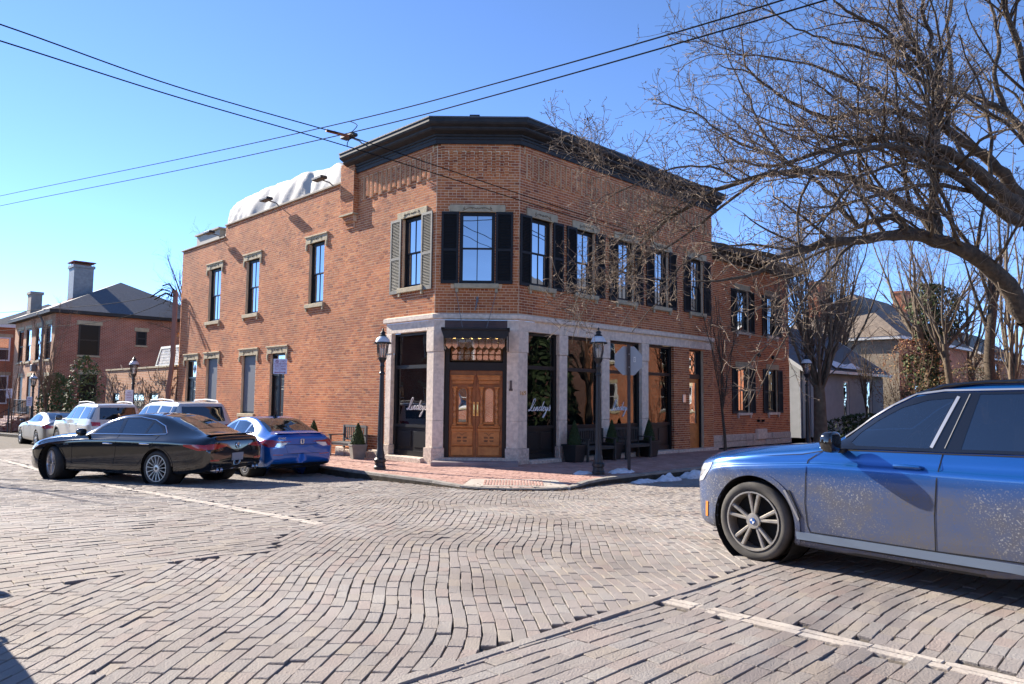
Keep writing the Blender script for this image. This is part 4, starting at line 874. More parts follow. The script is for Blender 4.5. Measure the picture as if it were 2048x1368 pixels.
# lattice box and conduits at the end of the long wall
lx = thing('lattice_screen', 'tilted pale lattice screen on the low wing roof', 'screen', tuple(WW(21.5, -.6, 3.2)))
Fl = Fr(WW(19.7, -.8, 3.22), LD, NL, Vector((0, 0, 1)) + NL * -.25); m = MB()
for q in ((0, 3.2, 0, .12), (0, 3.2, .95, 1.07), (0, .12, .12, .95), (3.08, 3.2, .12, .95)): m.box(q[0], q[1], 0, .06, q[2], q[3], Fl)
m.build('frame', M('pale_green_paint', (.42, .45, .42), .6), lx); m = MB()
for i in range(22):
    x = .1 + i * .15
    for d in (-1, 1):
        a, b = (x, .1), (x + d * .42, .97)
        if 0 < b[0] < 3.2: m._add([(a[0], .02 + .01 * d, a[1]), (a[0] + .05, .02 + .01 * d, a[1]), (b[0] + .05, .02 + .01 * d, b[1]), (b[0], .02 + .01 * d, b[1])], [(0, 1, 2, 3)], Fl)
m.build('lattice', m_white, lx); m = MB(); m.box(0, 3.2, -.12, -.1, 0, 1, Fl); m.build('back_board', m_dark, lx)
cd = thing('conduit_riser', 'bundle of brick coloured conduits rising up the end of the long wall', 'conduit', tuple(WL(18.25, .15, ZS)))
m_cond = M('painted_conduit', (.34, .16, .11), .6, c2=(.28, .13, .09), ns=4)
for i in range(4):
    m = MB(); x = 17.98 + i * .11; m.tube([WL(x + .35, .16, 0), WL(x + .35, .16, 2.1), WL(x + .12, .16, 2.9), WL(x, .16, 3.6), WL(x, .16, 6.35), WL(x + .06, .2, 6.5)], .05, 8); m.build('conduit', m_cond, cd, smooth=True)
m = MB()
for k in range(12):
    a = WL(18.1 + rnd.uniform(-.2, .5), rnd.uniform(.1, .3), 6.3 + rnd.uniform(-.1, .3)); b = a + Vector((rnd.uniform(-.9, .2), rnd.uniform(-.4, .4), rnd.uniform(-.7, .2)))
    m.tube([a, a * .6 + b * .4 + Vector((0, 0, .2)), b], .012 if k % 3 else .035, 5)
m.build('service_cable', m_wire, cd)
# tarpaulin bulk on the roof
tp_ = []; ns = 110; na = 22; SV = [4.75, 6.2, 8.0, 10.5, 13.2, 13.9, 14.9, 15.6, 16.3, 16.75]; ZV = [9.35, 9.86, 10.0, 10.05, 10.05, 9.98, 9.72, 9.2, 9.02, 8.3]
for i in range(ns + 1):
    s = 4.75 + 12.0 * i / ns; zt = np.interp(s, SV, ZV) + .05 * abs(sin(s * 2.35)) * (s < 13.4); y0 = -.42 if s < 14.6 else -.7; b = 8.35 if s < 13.5 else 8.1
    for j in range(na + 1):
        t = j / na; w = 2.4
        if t < .6: y, z = y0 - .16 * (t / .6) ** 3, b + (zt - .16 - b) * t / .6
        else: a = (t - .6) / .4 * pi / 2; y, z = y0 - .16 - w * (1 - cos(a) ** .8), zt - .16 + .16 * sin(a) ** .7
        fo_ = abs(noise.noise(Vector((s * 1.15 + z * .9, z * .35, 3)))) * .20 + abs(noise.noise(Vector((s * 2.6 - z * 1.8, z * .6, 9)))) * .09 - .10 * math.exp(-((s - 8.0 + .25 * (z - 9)) * 5) ** 2)
        tp_.append(tuple(WL(s, y + (fo_ - .12) * (1.15 - t), z + .10 * noise.noise(Vector((s * .9, t * 3, 7))) * (t > .5) - .05 * abs(noise.noise(Vector((s * 2.2, t * 5, 2)))))))
me = quads('tarpaulin', tp_, [(i * (na + 1) + j, i * (na + 1) + j + 1, (i + 1) * (na + 1) + j + 1, (i + 1) * (na + 1) + j) for i in range(ns) for j in range(na)])
to = link('tarpaulin', me, m_tarp, smooth=True); tag(to, 'pale grey tarpaulin draped over rooftop equipment behind the parapet', 'tarpaulin')
ab_ = MB(); ab_.box(15.3, 17.7, -1.6, -.5, 8.1, 8.95, WL); ab_.box(15.2, 17.75, -1.7, -.4, 8.95, 9.02, WL); tag(ab_.build('rooftop_box', M('tan_metal', (.33, .29, .23), .6)), 'small tan rooftop unit at the far end of the parapet', 'roof unit')
def flood(fr, s, y, z, label, up=.0):
    t = thing('floodlight', label, 'floodlight', tuple(fr(s, y, z)), group='small floodlights along the roof edge'); m = MB(); m.box(s - .3, s + .3, y + .25, y + .5, z + .12, z + .22, fr, bev=.02); m.build('lamp_head', m_blackr, t)
    m = MB(); m.tube([fr(s, y - .2, z), fr(s, y, z + .12), fr(s, y + .3, z + .15)], .025, 6); m.box(s - .08, s + .08, y - .25, y - .12, z - .06, z + .02, fr); m.build('bracket', m_galv, t)
flood(WL, 5.6, .02, 8.76, 'floodlight on the long parapet nearest the dark cornice'); flood(WL, 9.3, .02, 8.76, 'floodlight midway along the long parapet below the tarpaulin'); flood(WL, 14.2, .02, 8.3, 'floodlight on the lowest step of the parapet'); flood(WL, 3.2, .45, 9.46, 'floodlight standing on the dark cornice near its left end')
for f, s, lb in ((WC, 1.0, 'small black vent on the cornice above the entrance'), (WR, 3.4, 'small black vent on the roof edge above the shaded wall')):
    m = MB(); m.box(s - .05, s + .05, -.3, -.2, 9.4, 9.6, f); m.box(s - .14, s + .14, -.38, -.12, 9.6, 9.72, f); tag(m.build('roof_vent', m_blackr), lb, 'vent')
# houses across the streets, seen only in the shop windows
WO = Fr(WR(0, 17, 0), RD, -NR)
wo = [(4 + i * 3.2, 5.1 + i * 3.2, z, z + 1.9) for i in range(6) for z in (1.1, 4.4)]
gable_house('brick_house', 'dark red brick house across the right street, mirrored in the shop windows', WO, 6, 23.6, 9, 8.4, 11, fbrick('dark_brown_brick', RD, (.17, .062, .04), (.12, .045, .03), (.2, .15, .12)), m_ob_l, m_slate, [(h[0] + 3.5, h[1] + 3.5, h[2], h[3]) for h in wo if h[1] < 19], lint=True, hip=4, fascia=m_white, wmat=m_white)  # brick kept dark so the shop windows mirror it dimly
gable_house('brick_house', 'second brick house across the right street, mirrored in the farther shop windows', WO, 24.2, 48, 9, 8.4, 11, m_ob_r, m_ob_l, m_slate, [(h[0] + 22, h[1] + 22, h[2], h[3]) for h in wo], lint=True, hip=4, fascia=m_white, wmat=m_white)
WO3 = Fr(WL(0, 16, 0), LD, -NL); gable_house('brick_house', 'dark brick house across the left street, mirrored in the corner window', WO3, 12, 34, 9, 6.0, 8.8, m_rb_l, m_ob_r, m_slate, [(h[0] + 10, h[1] + 10, h[2], h[3] - .4) for h in wo], lint=True, hip=4, fascia=m_white, wmat=m_white)
WO2 = Fr((-16, -13, 0), (1, 0, 0), (0, 1, 0)); gable_house('brick_house', 'brick house behind the viewer, mirrored in the entrance glass', WO2, 0, 34, 9, 6.5, 9.5, fbrick('brown_brick_opposite', (1, 0, 0), RD1, RD2, RMO), m_ob_l, m_slate, [(2 + i * 3.4, 3.1 + i * 3.4, z, z + 1.8) for i in range(9) for z in (1.1, 4.1)], lint=True, fascia=m_white, wmat=m_white, rd=4.5)
# ------------------------------------------------------------------ trees
def tubes(name, polys, n, mat, parent, smooth=True):
    """polys: list of (points, radii) -> one mesh, batched by point count"""
    V = []; F = []; base = 0; by = {}
    for p, r in polys: by.setdefault(len(p), []).append((p, r))
    for m, L in by.items():
        P = np.array([[tuple(q) for q in p] for p, r in L]); R = np.array([list(r) for p, r in L]); N = len(L)
        T = np.empty_like(P); T[:, 1:-1] = P[:, 2:] - P[:, :-2]; T[:, 0] = P[:, 1] - P[:, 0]; T[:, -1] = P[:, -1] - P[:, -2]
        T /= np.linalg.norm(T, axis=2, keepdims=True) + 1e-9
        mean = P[:, -1] - P[:, 0]; ref = np.where(np.abs(mean[:, 2:3]) < .8 * np.linalg.norm(mean, axis=1, keepdims=True) + 1e-9, np.array([[0, 0, 1.]]), np.array([[1., 0, 0]]))
        U = np.cross(T, ref[:, None, :]); U /= np.linalg.norm(U, axis=2, keepdims=True) + 1e-9; Wv = np.cross(T, U)
        a = np.arange(n) * 2 * np.pi / n
        X = P[:, :, None, :] + R[:, :, None, None] * (U[:, :, None, :] * np.cos(a)[None, None, :, None] + Wv[:, :, None, :] * np.sin(a)[None, None, :, None])
        i = np.arange(m - 1)[:, None]; k = np.arange(n)[None, :]; q = np.stack([i * n + k, i * n + (k + 1) % n, (i + 1) * n + (k + 1) % n, (i + 1) * n + k], -1).reshape(-1, 4)
        F.append((q[None] + (np.arange(N) * m * n)[:, None, None]).reshape(-1, 4) + base); V.append(X.reshape(-1, 3)); base += N * m * n
    return link(name, quads(name, np.concatenate(V), np.concatenate(F)), mat, parent, smooth=smooth)
nr = np.random.RandomState(11)
def unit(v): return v / (np.linalg.norm(v) + 1e-9)
def wander(p, d, L, n, curl, up, r0, r1):
    P = [np.array(p, float)]; d = unit(np.array(d, float))
    for i in range(n - 1):
        d = unit(d + nr.normal(0, curl, 3) + np.array([0, 0, up])); P.append(P[-1] + d * L / (n - 1))
    return np.array(P), np.linspace(r0, r1, n)
def along(P, R, t):
    s = t * (len(P) - 1); i = min(int(s), len(P) - 2); f = s - i
    return P[i] * (1 - f) + P[i + 1] * f, unit(P[i + 1] - P[i]), R[i] * (1 - f) + R[i + 1] * f
def smoothpath(P, R0, R1, k=3):
    P = np.array(P, float); out = []
    for i in range(len(P) - 1):
        p0, p1, p2, p3 = P[max(i - 1, 0)], P[i], P[i + 1], P[min(i + 2, len(P) - 1)]
        for j in range(k): t = j / k; out.append(.5 * (2 * p1 + (p2 - p0) * t + (2 * p0 - 5 * p1 + 4 * p2 - p3) * t * t + (3 * p1 - p0 - 3 * p2 + p3) * t ** 3))
    out.append(P[-1]); n = len(out); return np.array(out), np.linspace(R0 ** .8, R1 ** .8, n) ** 1.25
def sprout(par, dens, Lr, spread, curl, up, rf, n, t0=.1, t1=1., out=0., outc=None, rmax=1.):
    res = []
    for P, R in par:
        ln = np.linalg.norm(P[1:] - P[:-1], axis=1).sum(); k = nr.poisson(dens * ln * (t1 - t0))
        for _ in range(k):
            t = t0 + (t1 - t0) * nr.rand(); p, d, r = along(P, R, t); s = nr.normal(0, 1, 3); s = unit(s - d * s.dot(d))
            dd = d * (1 - spread) + s * spread + np.array([0, 0, up * .8])
            if outc is not None: dd = dd + unit(p - outc) * out
            L = Lr * (1.15 - .55 * t) * nr.uniform(.55, 1.3); r0 = min(max(r * rf, .004), rmax)
            res.append(wander(p, dd, L, n, curl, up * .12, r0, max(r0 * .3, .003)))
    return res
def buds(polys, frac, size):
    """small swollen buds and spur twigs near twig ends"""
    out = []
    for P, R in polys:
        if nr.rand() < frac:
            for _ in range(2):
                p, d, r = along(P, R, nr.uniform(.3, 1)); s = unit(d + nr.normal(0, .8, 3)); out.append((np.array([p, p + s * size * .6, p + s * size]), [r * 1.1, r * 1.8 + .001, .001]))
    return out
LIMBS = [
    ([(7.28,10.50,3.08), (6.98,10.37,3.52), (6.57,10.23,3.78), (6.19,10.10,3.96), (5.74,9.97,4.07), (5.35,9.83,4.10), (4.93,9.70,4.04), (4.56,9.57,3.98), (3.98,9.43,3.88), (3.38,9.30,3.64)], 0.155, 0.035),
    ([(5.92,10.20,4.11), (5.77,10.32,4.49), (5.43,10.44,4.77), (5.21,10.55,4.92), (4.97,10.67,5.12), (4.67,10.79,5.23), (4.24,10.91,5.28), (3.80,11.03,5.27), (3.46,11.15,5.20), (3.13,11.26,5.10), (2.83,11.38,4.93), (2.39,11.50,4.68)], 0.068, 0.018),
    ([(5.92,10.20,4.11), (5.90,10.23,4.47), (5.92,10.27,4.91), (5.97,10.30,5.39), (6.03,10.33,5.76), (6.10,10.37,6.12), (6.11,10.40,6.39), (6.06,10.43,6.56), (5.97,10.47,6.81), (5.84,10.50,7.07), (5.68,10.53,7.57), (5.59,10.57,8.02), (5.54,10.60,8.50)], 0.066, 0.020),
    ([(6.12,10.40,6.14), (6.10,10.33,6.54), (5.99,10.27,6.88), (5.90,10.20,7.11), (5.78,10.13,7.31), (5.71,10.07,7.66), (5.62,10.00,8.20)], 0.042, 0.012),
    ([(6.32,10.60,5.86), (6.45,10.68,6.47), (6.51,10.76,7.05), (6.54,10.84,7.55), (6.69,10.92,8.23), (6.72,11.00,9.01)], 0.038, 0.012),
    ([(7.62,10.80,4.57), (7.19,10.65,4.85), (6.87,10.51,5.04), (6.55,10.36,5.16), (6.23,10.22,5.27), (5.93,10.07,5.36), (5.63,9.93,5.42), (5.22,9.78,5.43), (4.82,9.64,5.35), (4.43,9.49,5.23), (4.00,9.35,5.08), (3.56,9.20,4.87)], 0.115, 0.018),
    ([(7.80,11.00,4.76), (7.52,10.96,5.06), (7.27,10.92,5.36), (7.01,10.88,5.57), (6.75,10.85,5.75), (6.44,10.81,5.94), (6.26,10.77,5.97), (5.97,10.73,6.05), (5.72,10.69,6.13), (5.34,10.65,6.13), (4.96,10.62,6.09), (4.59,10.58,5.97), (4.17,10.54,6.13), (3.72,10.50,6.37)], 0.095, 0.016),
    ([(7.35,10.60,4.47), (7.02,10.42,4.53), (6.57,10.24,4.75), (6.13,10.06,5.00), (5.81,9.88,5.07), (5.49,9.70,5.16), (5.08,9.52,5.18), (4.78,9.34,5.14), (4.38,9.16,5.03), (3.99,8.98,4.86), (3.65,8.80,4.65)], 0.078, 0.016),
    ([(6.03,9.90,4.95), (5.73,9.76,5.00), (5.23,9.62,5.03), (4.84,9.48,4.91), (4.46,9.34,4.73), (4.18,9.20,4.52)], 0.030, 0.012),
    ([(8.41,11.50,5.70), (8.15,11.58,6.16), (7.93,11.67,6.54), (7.73,11.75,6.72), (7.53,11.83,6.85), (7.28,11.92,6.92), (7.00,12.00,7.13)], 0.065, 0.020),
    ([(6.67,10.40,4.80), (6.37,10.23,4.81), (5.91,10.07,4.85), (5.48,9.90,4.78), (4.96,9.73,4.64), (4.44,9.57,4.46), (4.07,9.40,4.28)], 0.036, 0.014),
    ([(6.11,10.40,6.39), (5.90,10.49,6.57), (5.79,10.57,6.71), (5.60,10.66,6.90), (5.29,10.74,7.08), (4.97,10.83,7.24), (4.53,10.91,7.40), (4.22,11.00,7.61)], 0.040, 0.010),
    ([(5.93,10.40,6.76), (5.73,10.31,6.88), (5.50,10.23,6.97), (5.23,10.14,7.10), (4.97,10.06,7.19), (4.70,9.97,7.24), (4.44,9.89,7.40), (4.18,9.80,7.63)], 0.036, 0.010),
    ([(5.19,9.70,4.08), (5.14,9.80,4.30), (4.88,9.90,4.30), (4.71,10.00,4.26), (4.56,10.10,4.48), (4.52,10.20,4.65), (4.34,10.30,4.91), (4.04,10.40,5.17), (3.74,10.50,5.41), (3.42,10.60,5.54), (3.11,10.70,5.76), (2.85,10.80,6.03)], 0.050, 0.010),
    ([(8.10,10.80,5.02), (7.65,10.60,5.55), (7.43,10.40,6.22), (7.17,10.20,6.86), (6.85,10.00,7.41), (6.60,9.80,8.01)], 0.070, 0.018),
    ([(5.67,10.60,6.09), (5.38,10.76,6.50), (5.01,10.92,6.72), (4.62,11.08,7.02), (4.14,11.24,7.17), (3.73,11.40,7.32)], 0.030, 0.008),
    ([(4.24,10.90,5.28), (3.96,11.00,5.65), (3.77,11.10,6.07), (3.65,11.20,6.51), (3.46,11.30,6.95), (3.33,11.40,7.40)], 0.024, 0.007),
    ([(3.48,11.20,5.22), (3.23,11.40,5.46), (2.81,11.60,5.60), (2.37,11.80,5.53), (1.96,12.00,5.38)], 0.020, 0.007),
    ([(4.57,9.60,3.99), (4.32,9.55,3.82), (4.10,9.50,3.55), (3.82,9.45,3.28), (3.66,9.40,3.01)], 0.026, 0.008),
    ([(7.95,11.70,6.55), (7.77,11.65,7.15), (7.84,11.60,7.71), (7.67,11.55,8.35), (7.71,11.50,9.00)], 0.040, 0.012),
    ([(3.14,11.30,5.12), (2.64,11.55,5.27), (2.13,11.80,5.47), (1.68,12.05,5.69), (1.42,12.30,5.94)], 0.020, 0.006),
    ([(2.84,11.40,4.93), (2.33,11.60,4.62), (1.88,11.80,4.25), (1.55,12.00,3.84)], 0.020, 0.006),
    ([(3.76,10.90,5.23), (3.22,11.12,4.83), (2.74,11.35,4.45), (2.16,11.58,4.13), (1.68,11.80,3.89)], 0.024, 0.006),
    ([(3.93,9.30,3.85), (3.50,9.45,3.80), (3.10,9.60,3.89), (2.69,9.75,3.85), (2.25,9.90,3.67)], 0.024, 0.006),
]
bt = thing('bare_tree', 'large bare tree arching in from the right edge above the blue car', 'tree', (9.9, 10.7, .1))
TR = [([(9.9, 10.7, -.1), (9.8, 10.7, .5), (9.55, 10.65, 1.3), (9.1, 10.6, 2.1), (8.4, 10.55, 2.5), (7.28, 10.5, 3.08)], .38, .138), ([(9.7, 10.7, .6), (9.6, 10.7, 1.8), (9.3, 10.75, 3.0), (8.9, 10.8, 3.9), (7.62, 10.8, 4.5)], .36, .13)]
tubes('trunk', [smoothpath(p, a, b) for p, a, b in TR], 12, m_bark, bt)
limbs = [smoothpath(p, a * (.88 if a > .15 else 1.05), b * 1.2) for p, a, b in LIMBS]
jl = []
for P, R in limbs:
    P = P + nr.normal(0, .012, P.shape); jl.append((P, R * (1 + nr.normal(0, .05, R.shape))))
for l_ in jl: tubes('limb', [l_], 9, m_bark, bt)
ctr = np.array([8.6, 10.6, 2.5])
s1 = sprout([l_ for l_ in jl if l_[1][0] > .027], 3.0, 1.9, .60, .15, .30, .45, 8, .12, 1., .35, ctr, .03) + sprout([l_ for l_ in jl if l_[1][0] <= .027], 3.6, .85, .62, .17, .22, .5, 7, .1, 1., .2, ctr, .014)
s1 += [wander(P[-1], P[-1] - P[-3], nr.uniform(.8, 1.6), 8, .2, .02, R[-1], .006) for P, R in jl for _ in range(2)]
s2 = sprout(s1, 5.4, .85, .7, .22, .22, .5, 6, .12, 1., .2, ctr, .011)
s3 = sprout(s2, 8.5, .30, .72, .30, .12, .55, 5, .1, 1., .1, ctr, .0062)
s3 += sprout(s1, 4.5, .30, .8, .3, .15, .3, 5, .1, 1.) + sprout(jl, 10, .38, .85, .3, .12, .12, 5, .1, 1., rmax=.006)
tag(tubes('branches', s1, 6, m_bark, bt), kind='stuff'); tag(tubes('small_branches', s2, 4, m_twig, bt, False), kind='stuff')
tag(tubes('twigs', s3 + buds(s3, .5, .035), 3, m_twig, bt, False), kind='stuff')
lf = MB()
for P, R in [s2[i] for i in nr.choice(len(s2), 60)]:
    p = P[-2]; u = unit(nr.normal(0, 1, 3)) * .035; v = unit(np.cross(u, nr.normal(0, 1, 3))) * .02; lf._add([tuple(p), tuple(p - np.array([0, 0, .03]) + v), tuple(p - np.array([0, 0, .07]) + u * .3), tuple(p - np.array([0, 0, .03]) - v)], [(0, 1, 2, 3)])
tag(lf.build('dead_leaves', M('dead_leaf', (.13, .06, .03), .9), bt), kind='stuff')
def bare_tree(name, label, base, h, r, nl=8, fan=.35, up=.25, seed=1, mat=None, tm=None, trunk_h=.3, dens=(2.2, 4, 7), L1=.5, group=None, twig=.45, sides=7, k=1., lean=(0, 0)):
    nr.seed(seed); t = thing(name, label, 'tree', tuple(base), group=group); b = np.array(base, float); mat = mat or m_bark; tm = tm or m_twigd
    tr = wander(b - np.array([0, 0, .1]), (lean[0], lean[1], 1), h * trunk_h + .1, 6, .05, .2, r, r * .75); tr[1][0] *= 1.35
    tubes('trunk', [tr], 10, mat, t); L = []
    for i in range(nl):
        a = 2 * pi * i / nl + nr.uniform(-.3, .3); f = fan * nr.uniform(.4, 1.35); p = along(*tr, nr.uniform(.72, 1.))[0]
        L.append(wander(p, (cos(a) * f + lean[0], sin(a) * f + lean[1], 1), h * (1 - trunk_h) * nr.uniform(.7, 1.05), 10, .09, up * .3, r * min(.5, 1.25 / nl ** .5) * .8, .012))
    for l_ in L: tubes('limb', [l_], sides, mat, t)
    a1 = sprout(L, dens[0] * k, h * L1 * .35, .45, .14, up, .45, 6, .1, 1.); a2 = sprout(a1, dens[1] * k, h * .10, .5, .2, up, .5, 5, .1, 1.); a3 = sprout(a2, dens[2] * k, twig, .6, .25, up * .5, .6, 4, .1, 1.)
    tag(tubes('branches', a1, 5, tm, t, False), kind='stuff'); tag(tubes('twigs', a2 + a3, 3, tm, t, False), kind='stuff'); return t
m_barkl = M('pale_brown_bark', (.20, .15, .10), .95, c2=(.12, .09, .06), ns=5, bump=.8, bs=20)  # lighter bark colour for several of the background trees
bare_tree('bare_tree', 'dense upswept bare pear tree on the kerb before the grey cottage', (12.0, 29.0, ZS), 11.0, .27, 18, .44, .42, 5, m_barkl, m_twig, .22, (2.2, 3.4, 4.0), .55, twig=.5)
bare_tree('bare_tree', 'tall bare tree wrapped in ivy in front of the cream walled house', (24.0, 42.5, ZS), 14, .42, 12, .6, .22, 9, m_barkl, m_twig, .34, (1.3, 2.2, 2.6), .6, twig=.7)
bare_tree('bare_tree', 'slim dark trunked bare tree right of the ivy covered tree', (25.2, 39.0, ZS), 14, .30, 6, .3, .3, 12, m_bark, m_twigd, .5, (1.0, 1.8, 2.2), .5, twig=.6)
bare_tree('bare_tree', 'bare tree with several pale trunks at the far right behind the car roof', (24.5, 36.2, ZS), 14, .26, 7, .32, .3, 15, m_barkl, m_twigd, .2, (1.0, 1.8, 2.2), .5, twig=.6)
bare_tree('bare_tree', 'leaning thin bare tree between the ivy and the dark trunk', (23.5, 39.0, ZS), 11, .2, 5, .3, .3, 19, m_barkl, m_twigd, .45, (1.0, 1.6, 2.), .5, twig=.6, lean=(-.28, 0))
bare_tree('bare_tree', 'distant bare tree showing over the slate roof on the left', (-21.0, 49.0, 0), 12.5, .3, 8, .55, .2, 23, m_bark, m_twigd, .45, (1.5, 2.2, 2.4), .55, twig=.7)
bare_tree('bare_tree', 'far bare tree filling the gap behind the brick annex roof', (21.0, 48.0, 0), 13, .32, 9, .5, .25, 27, m_bark, m_twigd, .35, (1.2, 2.0, 2.0), .55, twig=.8)
bare_tree('bare_tree', 'far bare tree behind the brick chimney on the right', (37.5, 60.0, 0), 16, .35, 10, .6, .25, 29, m_bark, m_twigd, .35, (1.0, 1.8, 1.8), .55, twig=1.)
bare_tree('sapling', 'slender dark sapling on the sidewalk before the annex windows', (7.34, 25.63, ZS), 5.6, .055, 9, .16, .5, 31, m_bark, m_twigd, .30, (3.6, 5, 4), .30, twig=.28, sides=5)
bare_tree('sapling', 'slender sapling with dark brush of twigs before the grey cottage wall', (18.6, 39.0, ZS), 5.2, .07, 10, .3, .45, 33, m_bark, m_twigd, .3, (3.4, 4, 3), .4, twig=.35, sides=5)
bare_tree('sapling', 'reddish slender sapling beside the slate roofed house corner', tuple(WL(34.2, 1.2, -.45)), 7.6, .08, 9, .2, .45, 35, m_twigr, m_twigr, .2, (2.8, 4, 3), .35, twig=.35, sides=5)
bare_tree('sapling', 'thin bare sapling in front of the sunlit house downpipe', tuple(WL(37.6, 2.3, -.5)), 5.2, .05, 6, .2, .45, 37, m_twigr, m_twigr, .25, (2.2, 3, 3), .35, twig=.35, sides=5)
# mirrored tree across the street
bare_tree('bare_tree', 'bare street tree across the left street, casting long shadows towards the black coupe', (-17.6, 19.5, -.1), 9, .22, 8, .5, .2, 41, m_bark, m_twigd, .3, (1.5, 2.5, 3), .5, twig=.5)
# foliage
def leafmass(name, label, cat, c, rx, ry, rz, n, size, mats, shape='cone', parent=None, core=None, base_r=.0, seed=1, partname='foliage'):
    nr.seed(seed); t = parent or thing(name, label, cat, tuple(c)); per = [[] for _ in mats]; cl = nr.normal(0, 1, (14, 3))
    for i in range(n):
        z = nr.rand(); a = nr.rand() * 2 * pi
        if shape == 'cone': R = (1 - z) ** .75 * min(1, (z + .06) * 6); k = nr.uniform(.80, 1.02)
        elif shape == 'blob': R = math.sqrt(max(0, 1 - (2 * z - 1) ** 2)); k = nr.uniform(.5, 1.0) ** .5
        else: R = (1 - .35 * z) * nr.uniform(.55, 1); k = nr.uniform(.7, 1.1)
        k *= 1 + .16 * sin(3 * a + z * 9) * (shape != 'cone'); p = np.array([cos(a) * R * rx * k, sin(a) * R * ry * k, z * rz]) + np.array(c)
        nrm = unit(np.array([cos(a), sin(a), .5]) + nr.normal(0, .6, 3)); u = unit(np.cross(nrm, nr.normal(0, 1, 3))) * size * nr.uniform(.6, 1.3); v = unit(np.cross(nrm, u)) * size * .5
        per[nr.randint(len(mats))].append([p - u, p + v, p + u, p - v])
    for q, m in zip(per, mats):
        if q: V = np.array(q).reshape(-1, 3); tag(link(partname, quads(partname, V, np.arange(len(V)).reshape(-1, 4)), m, t), kind='stuff')
    return t
def LM(name, c): return M(name, c, .7, spec=.3)
m_lv1, m_lv2, m_lv3 = LM('dark_leaf', (.028, .048, .016)), LM('mid_leaf', (.055, .085, .028)), LM('pale_leaf', (.10, .125, .045))
m_bx1, m_bx2 = LM('box_leaf', (.035, .06, .018)), LM('box_leaf_light', (.07, .10, .03)); m_or1, m_or2 = LM('orange_leaf', (.42, .16, .03)), LM('tan_leaf', (.36, .22, .09)); m_rd = LM('rust_leaf', (.26, .09, .03))
iv = leafmass('ivy', 'green ivy climbing the trunk of the tall bare tree', 'ivy', (24.0, 42.5, .5), 1.05, 1.0, 8.2, 2600, .13, [m_lv1, m_lv2, m_lv3], 'col', seed=3)
leafmass('', '', '', (24.3, 42.3, 5.2), 1.5, 1.2, 3.4, 900, .13, [m_lv1, m_lv2, m_lv3], 'blob', iv, seed=4); leafmass('', '', '', (22.7, 42.2, 0), .8, .8, 4.6, 700, .13, [m_lv1, m_lv2, m_lv3], 'col', iv, seed=5)
leafmass('shrub', 'tangled rust brown shrub against the cream end wall', 'shrub', (22.2, 41.0, 0), 2.2, 1.4, 5.4, 2600, .055, [m_rd, m_or2, m_twigr], 'blob', seed=6)
leafmass('shrub', 'tangled brown brush beneath the ivy covered tree', 'shrub', (24.8, 40.0, 0), 2.8, 1.4, 3.8, 2800, .055, [m_twigr, m_or2, m_lv2], 'blob', seed=7)
leafmass('shrub', 'broad evergreen shrub at the corner of the slate roofed house', 'shrub', tuple(WL(34.8, .7, -.5)), 1.0, .9, 3.6, 1500, .11, [m_lv2, m_lv3, m_lv3], 'blob', seed=8)
leafmass('shrub', 'pointed evergreen shrub beside the vine hung wing', 'shrub', tuple(WL(29.6, .6, -.35)), .95, .9, 4.3, 1100, .10, [m_lv2, m_lv3, m_lv3], 'blob', seed=9)
ot = bare_tree('small_tree', 'small tree with orange autumn leaves above the lattice screen', tuple(WL(21.5, -2.5, 0)), 5.0, .06, 5, .4, .2, 45, m_bark, m_twigd, .5, (2, 2, 2), .4, twig=.3)
leafmass('', '', '', tuple(WL(21.4, -2.4, 4.1)), 1.05, .8, 1.5, 900, .075, [m_or1, m_or2, m_or1], 'blob', ot, seed=10)
leafmass('hedge', 'dark clipped hedge between the annex and the grey cottage', 'hedge', (15.6, 32.6, 0), 2.0, .9, 1.35, 1400, .09, [m_lv1, m_lv1, m_lv2], 'blob', seed=12)
leafmass('shrub', 'brown winter thicket below the chimney on the far right', 'shrub', (28.0, 42.5, 0), 3.8, 1.4, 4.8, 4200, .055, [m_twigr, m_or2, m_twig], 'blob', seed=17)
leafmass('shrub', 'pale twiggy bush behind the roof of the blue car', 'shrub', (23.4, 37.0, 0), 2.8, 1.2, 2.9, 2600, .05, [m_twig, m_or2, m_lv2], 'blob', seed=18)
leafmass('evergreen_tree', 'dark evergreen tree across the right street, mirrored in the first shop windows', 'tree', (19.5, 21.8, 0), 1.9, 1.9, 7.5, 3000, .22, [m_lv1, m_lv1, m_lv2], 'cone', seed=21)
bare_tree('bare_tree', 'bare tree across the right street, mirrored in the second shop window', (20.5, 24.0, 0), 9, .2, 7, .5, .2, 47, m_bark, m_twigd, .3, (1.5, 2.5, 2), .5, twig=.5)
# leaves and grit caught along the kerb
lt = []
for i in range(420):
    k = rnd.randrange(3, 16); a, b = KERB[k], KERB[k + 1]; p = a + (b - a) * rnd.random(); n_ = Vector(((b - a).y, -(b - a).x, 0)).normalized(); p = p + n_ * (abs(rnd.gauss(.03, .22)) - (.9 * rnd.random() if i % 3 == 0 else 0)); z = (ZS + .02 if onwalk(p.x, p.y) else gz(p.y) + .012) + rnd.uniform(0, .01); r = rnd.uniform(.012, .034); t = rnd.random() * 6.3
    lt.append([(p.x + r * cos(t), p.y + r * sin(t), z), (p.x - r * .6 * sin(t), p.y + r * .6 * cos(t), z + .008), (p.x - r * cos(t), p.y - r * sin(t), z), (p.x + r * .6 * sin(t), p.y - r * .6 * cos(t), z + .004)])
V_ = np.array(lt).reshape(-1, 3); tag(link('leaf_litter', quads('leaf_litter', V_, np.arange(len(V_)).reshape(-1, 4)), M('brown_litter', (.16, .09, .04), .9, island=[(.10, .06, .03), (.22, .13, .06), (.16, .09, .05)])), 'brown leaf litter caught along the corner kerb', 'leaf litter', kind='stuff')
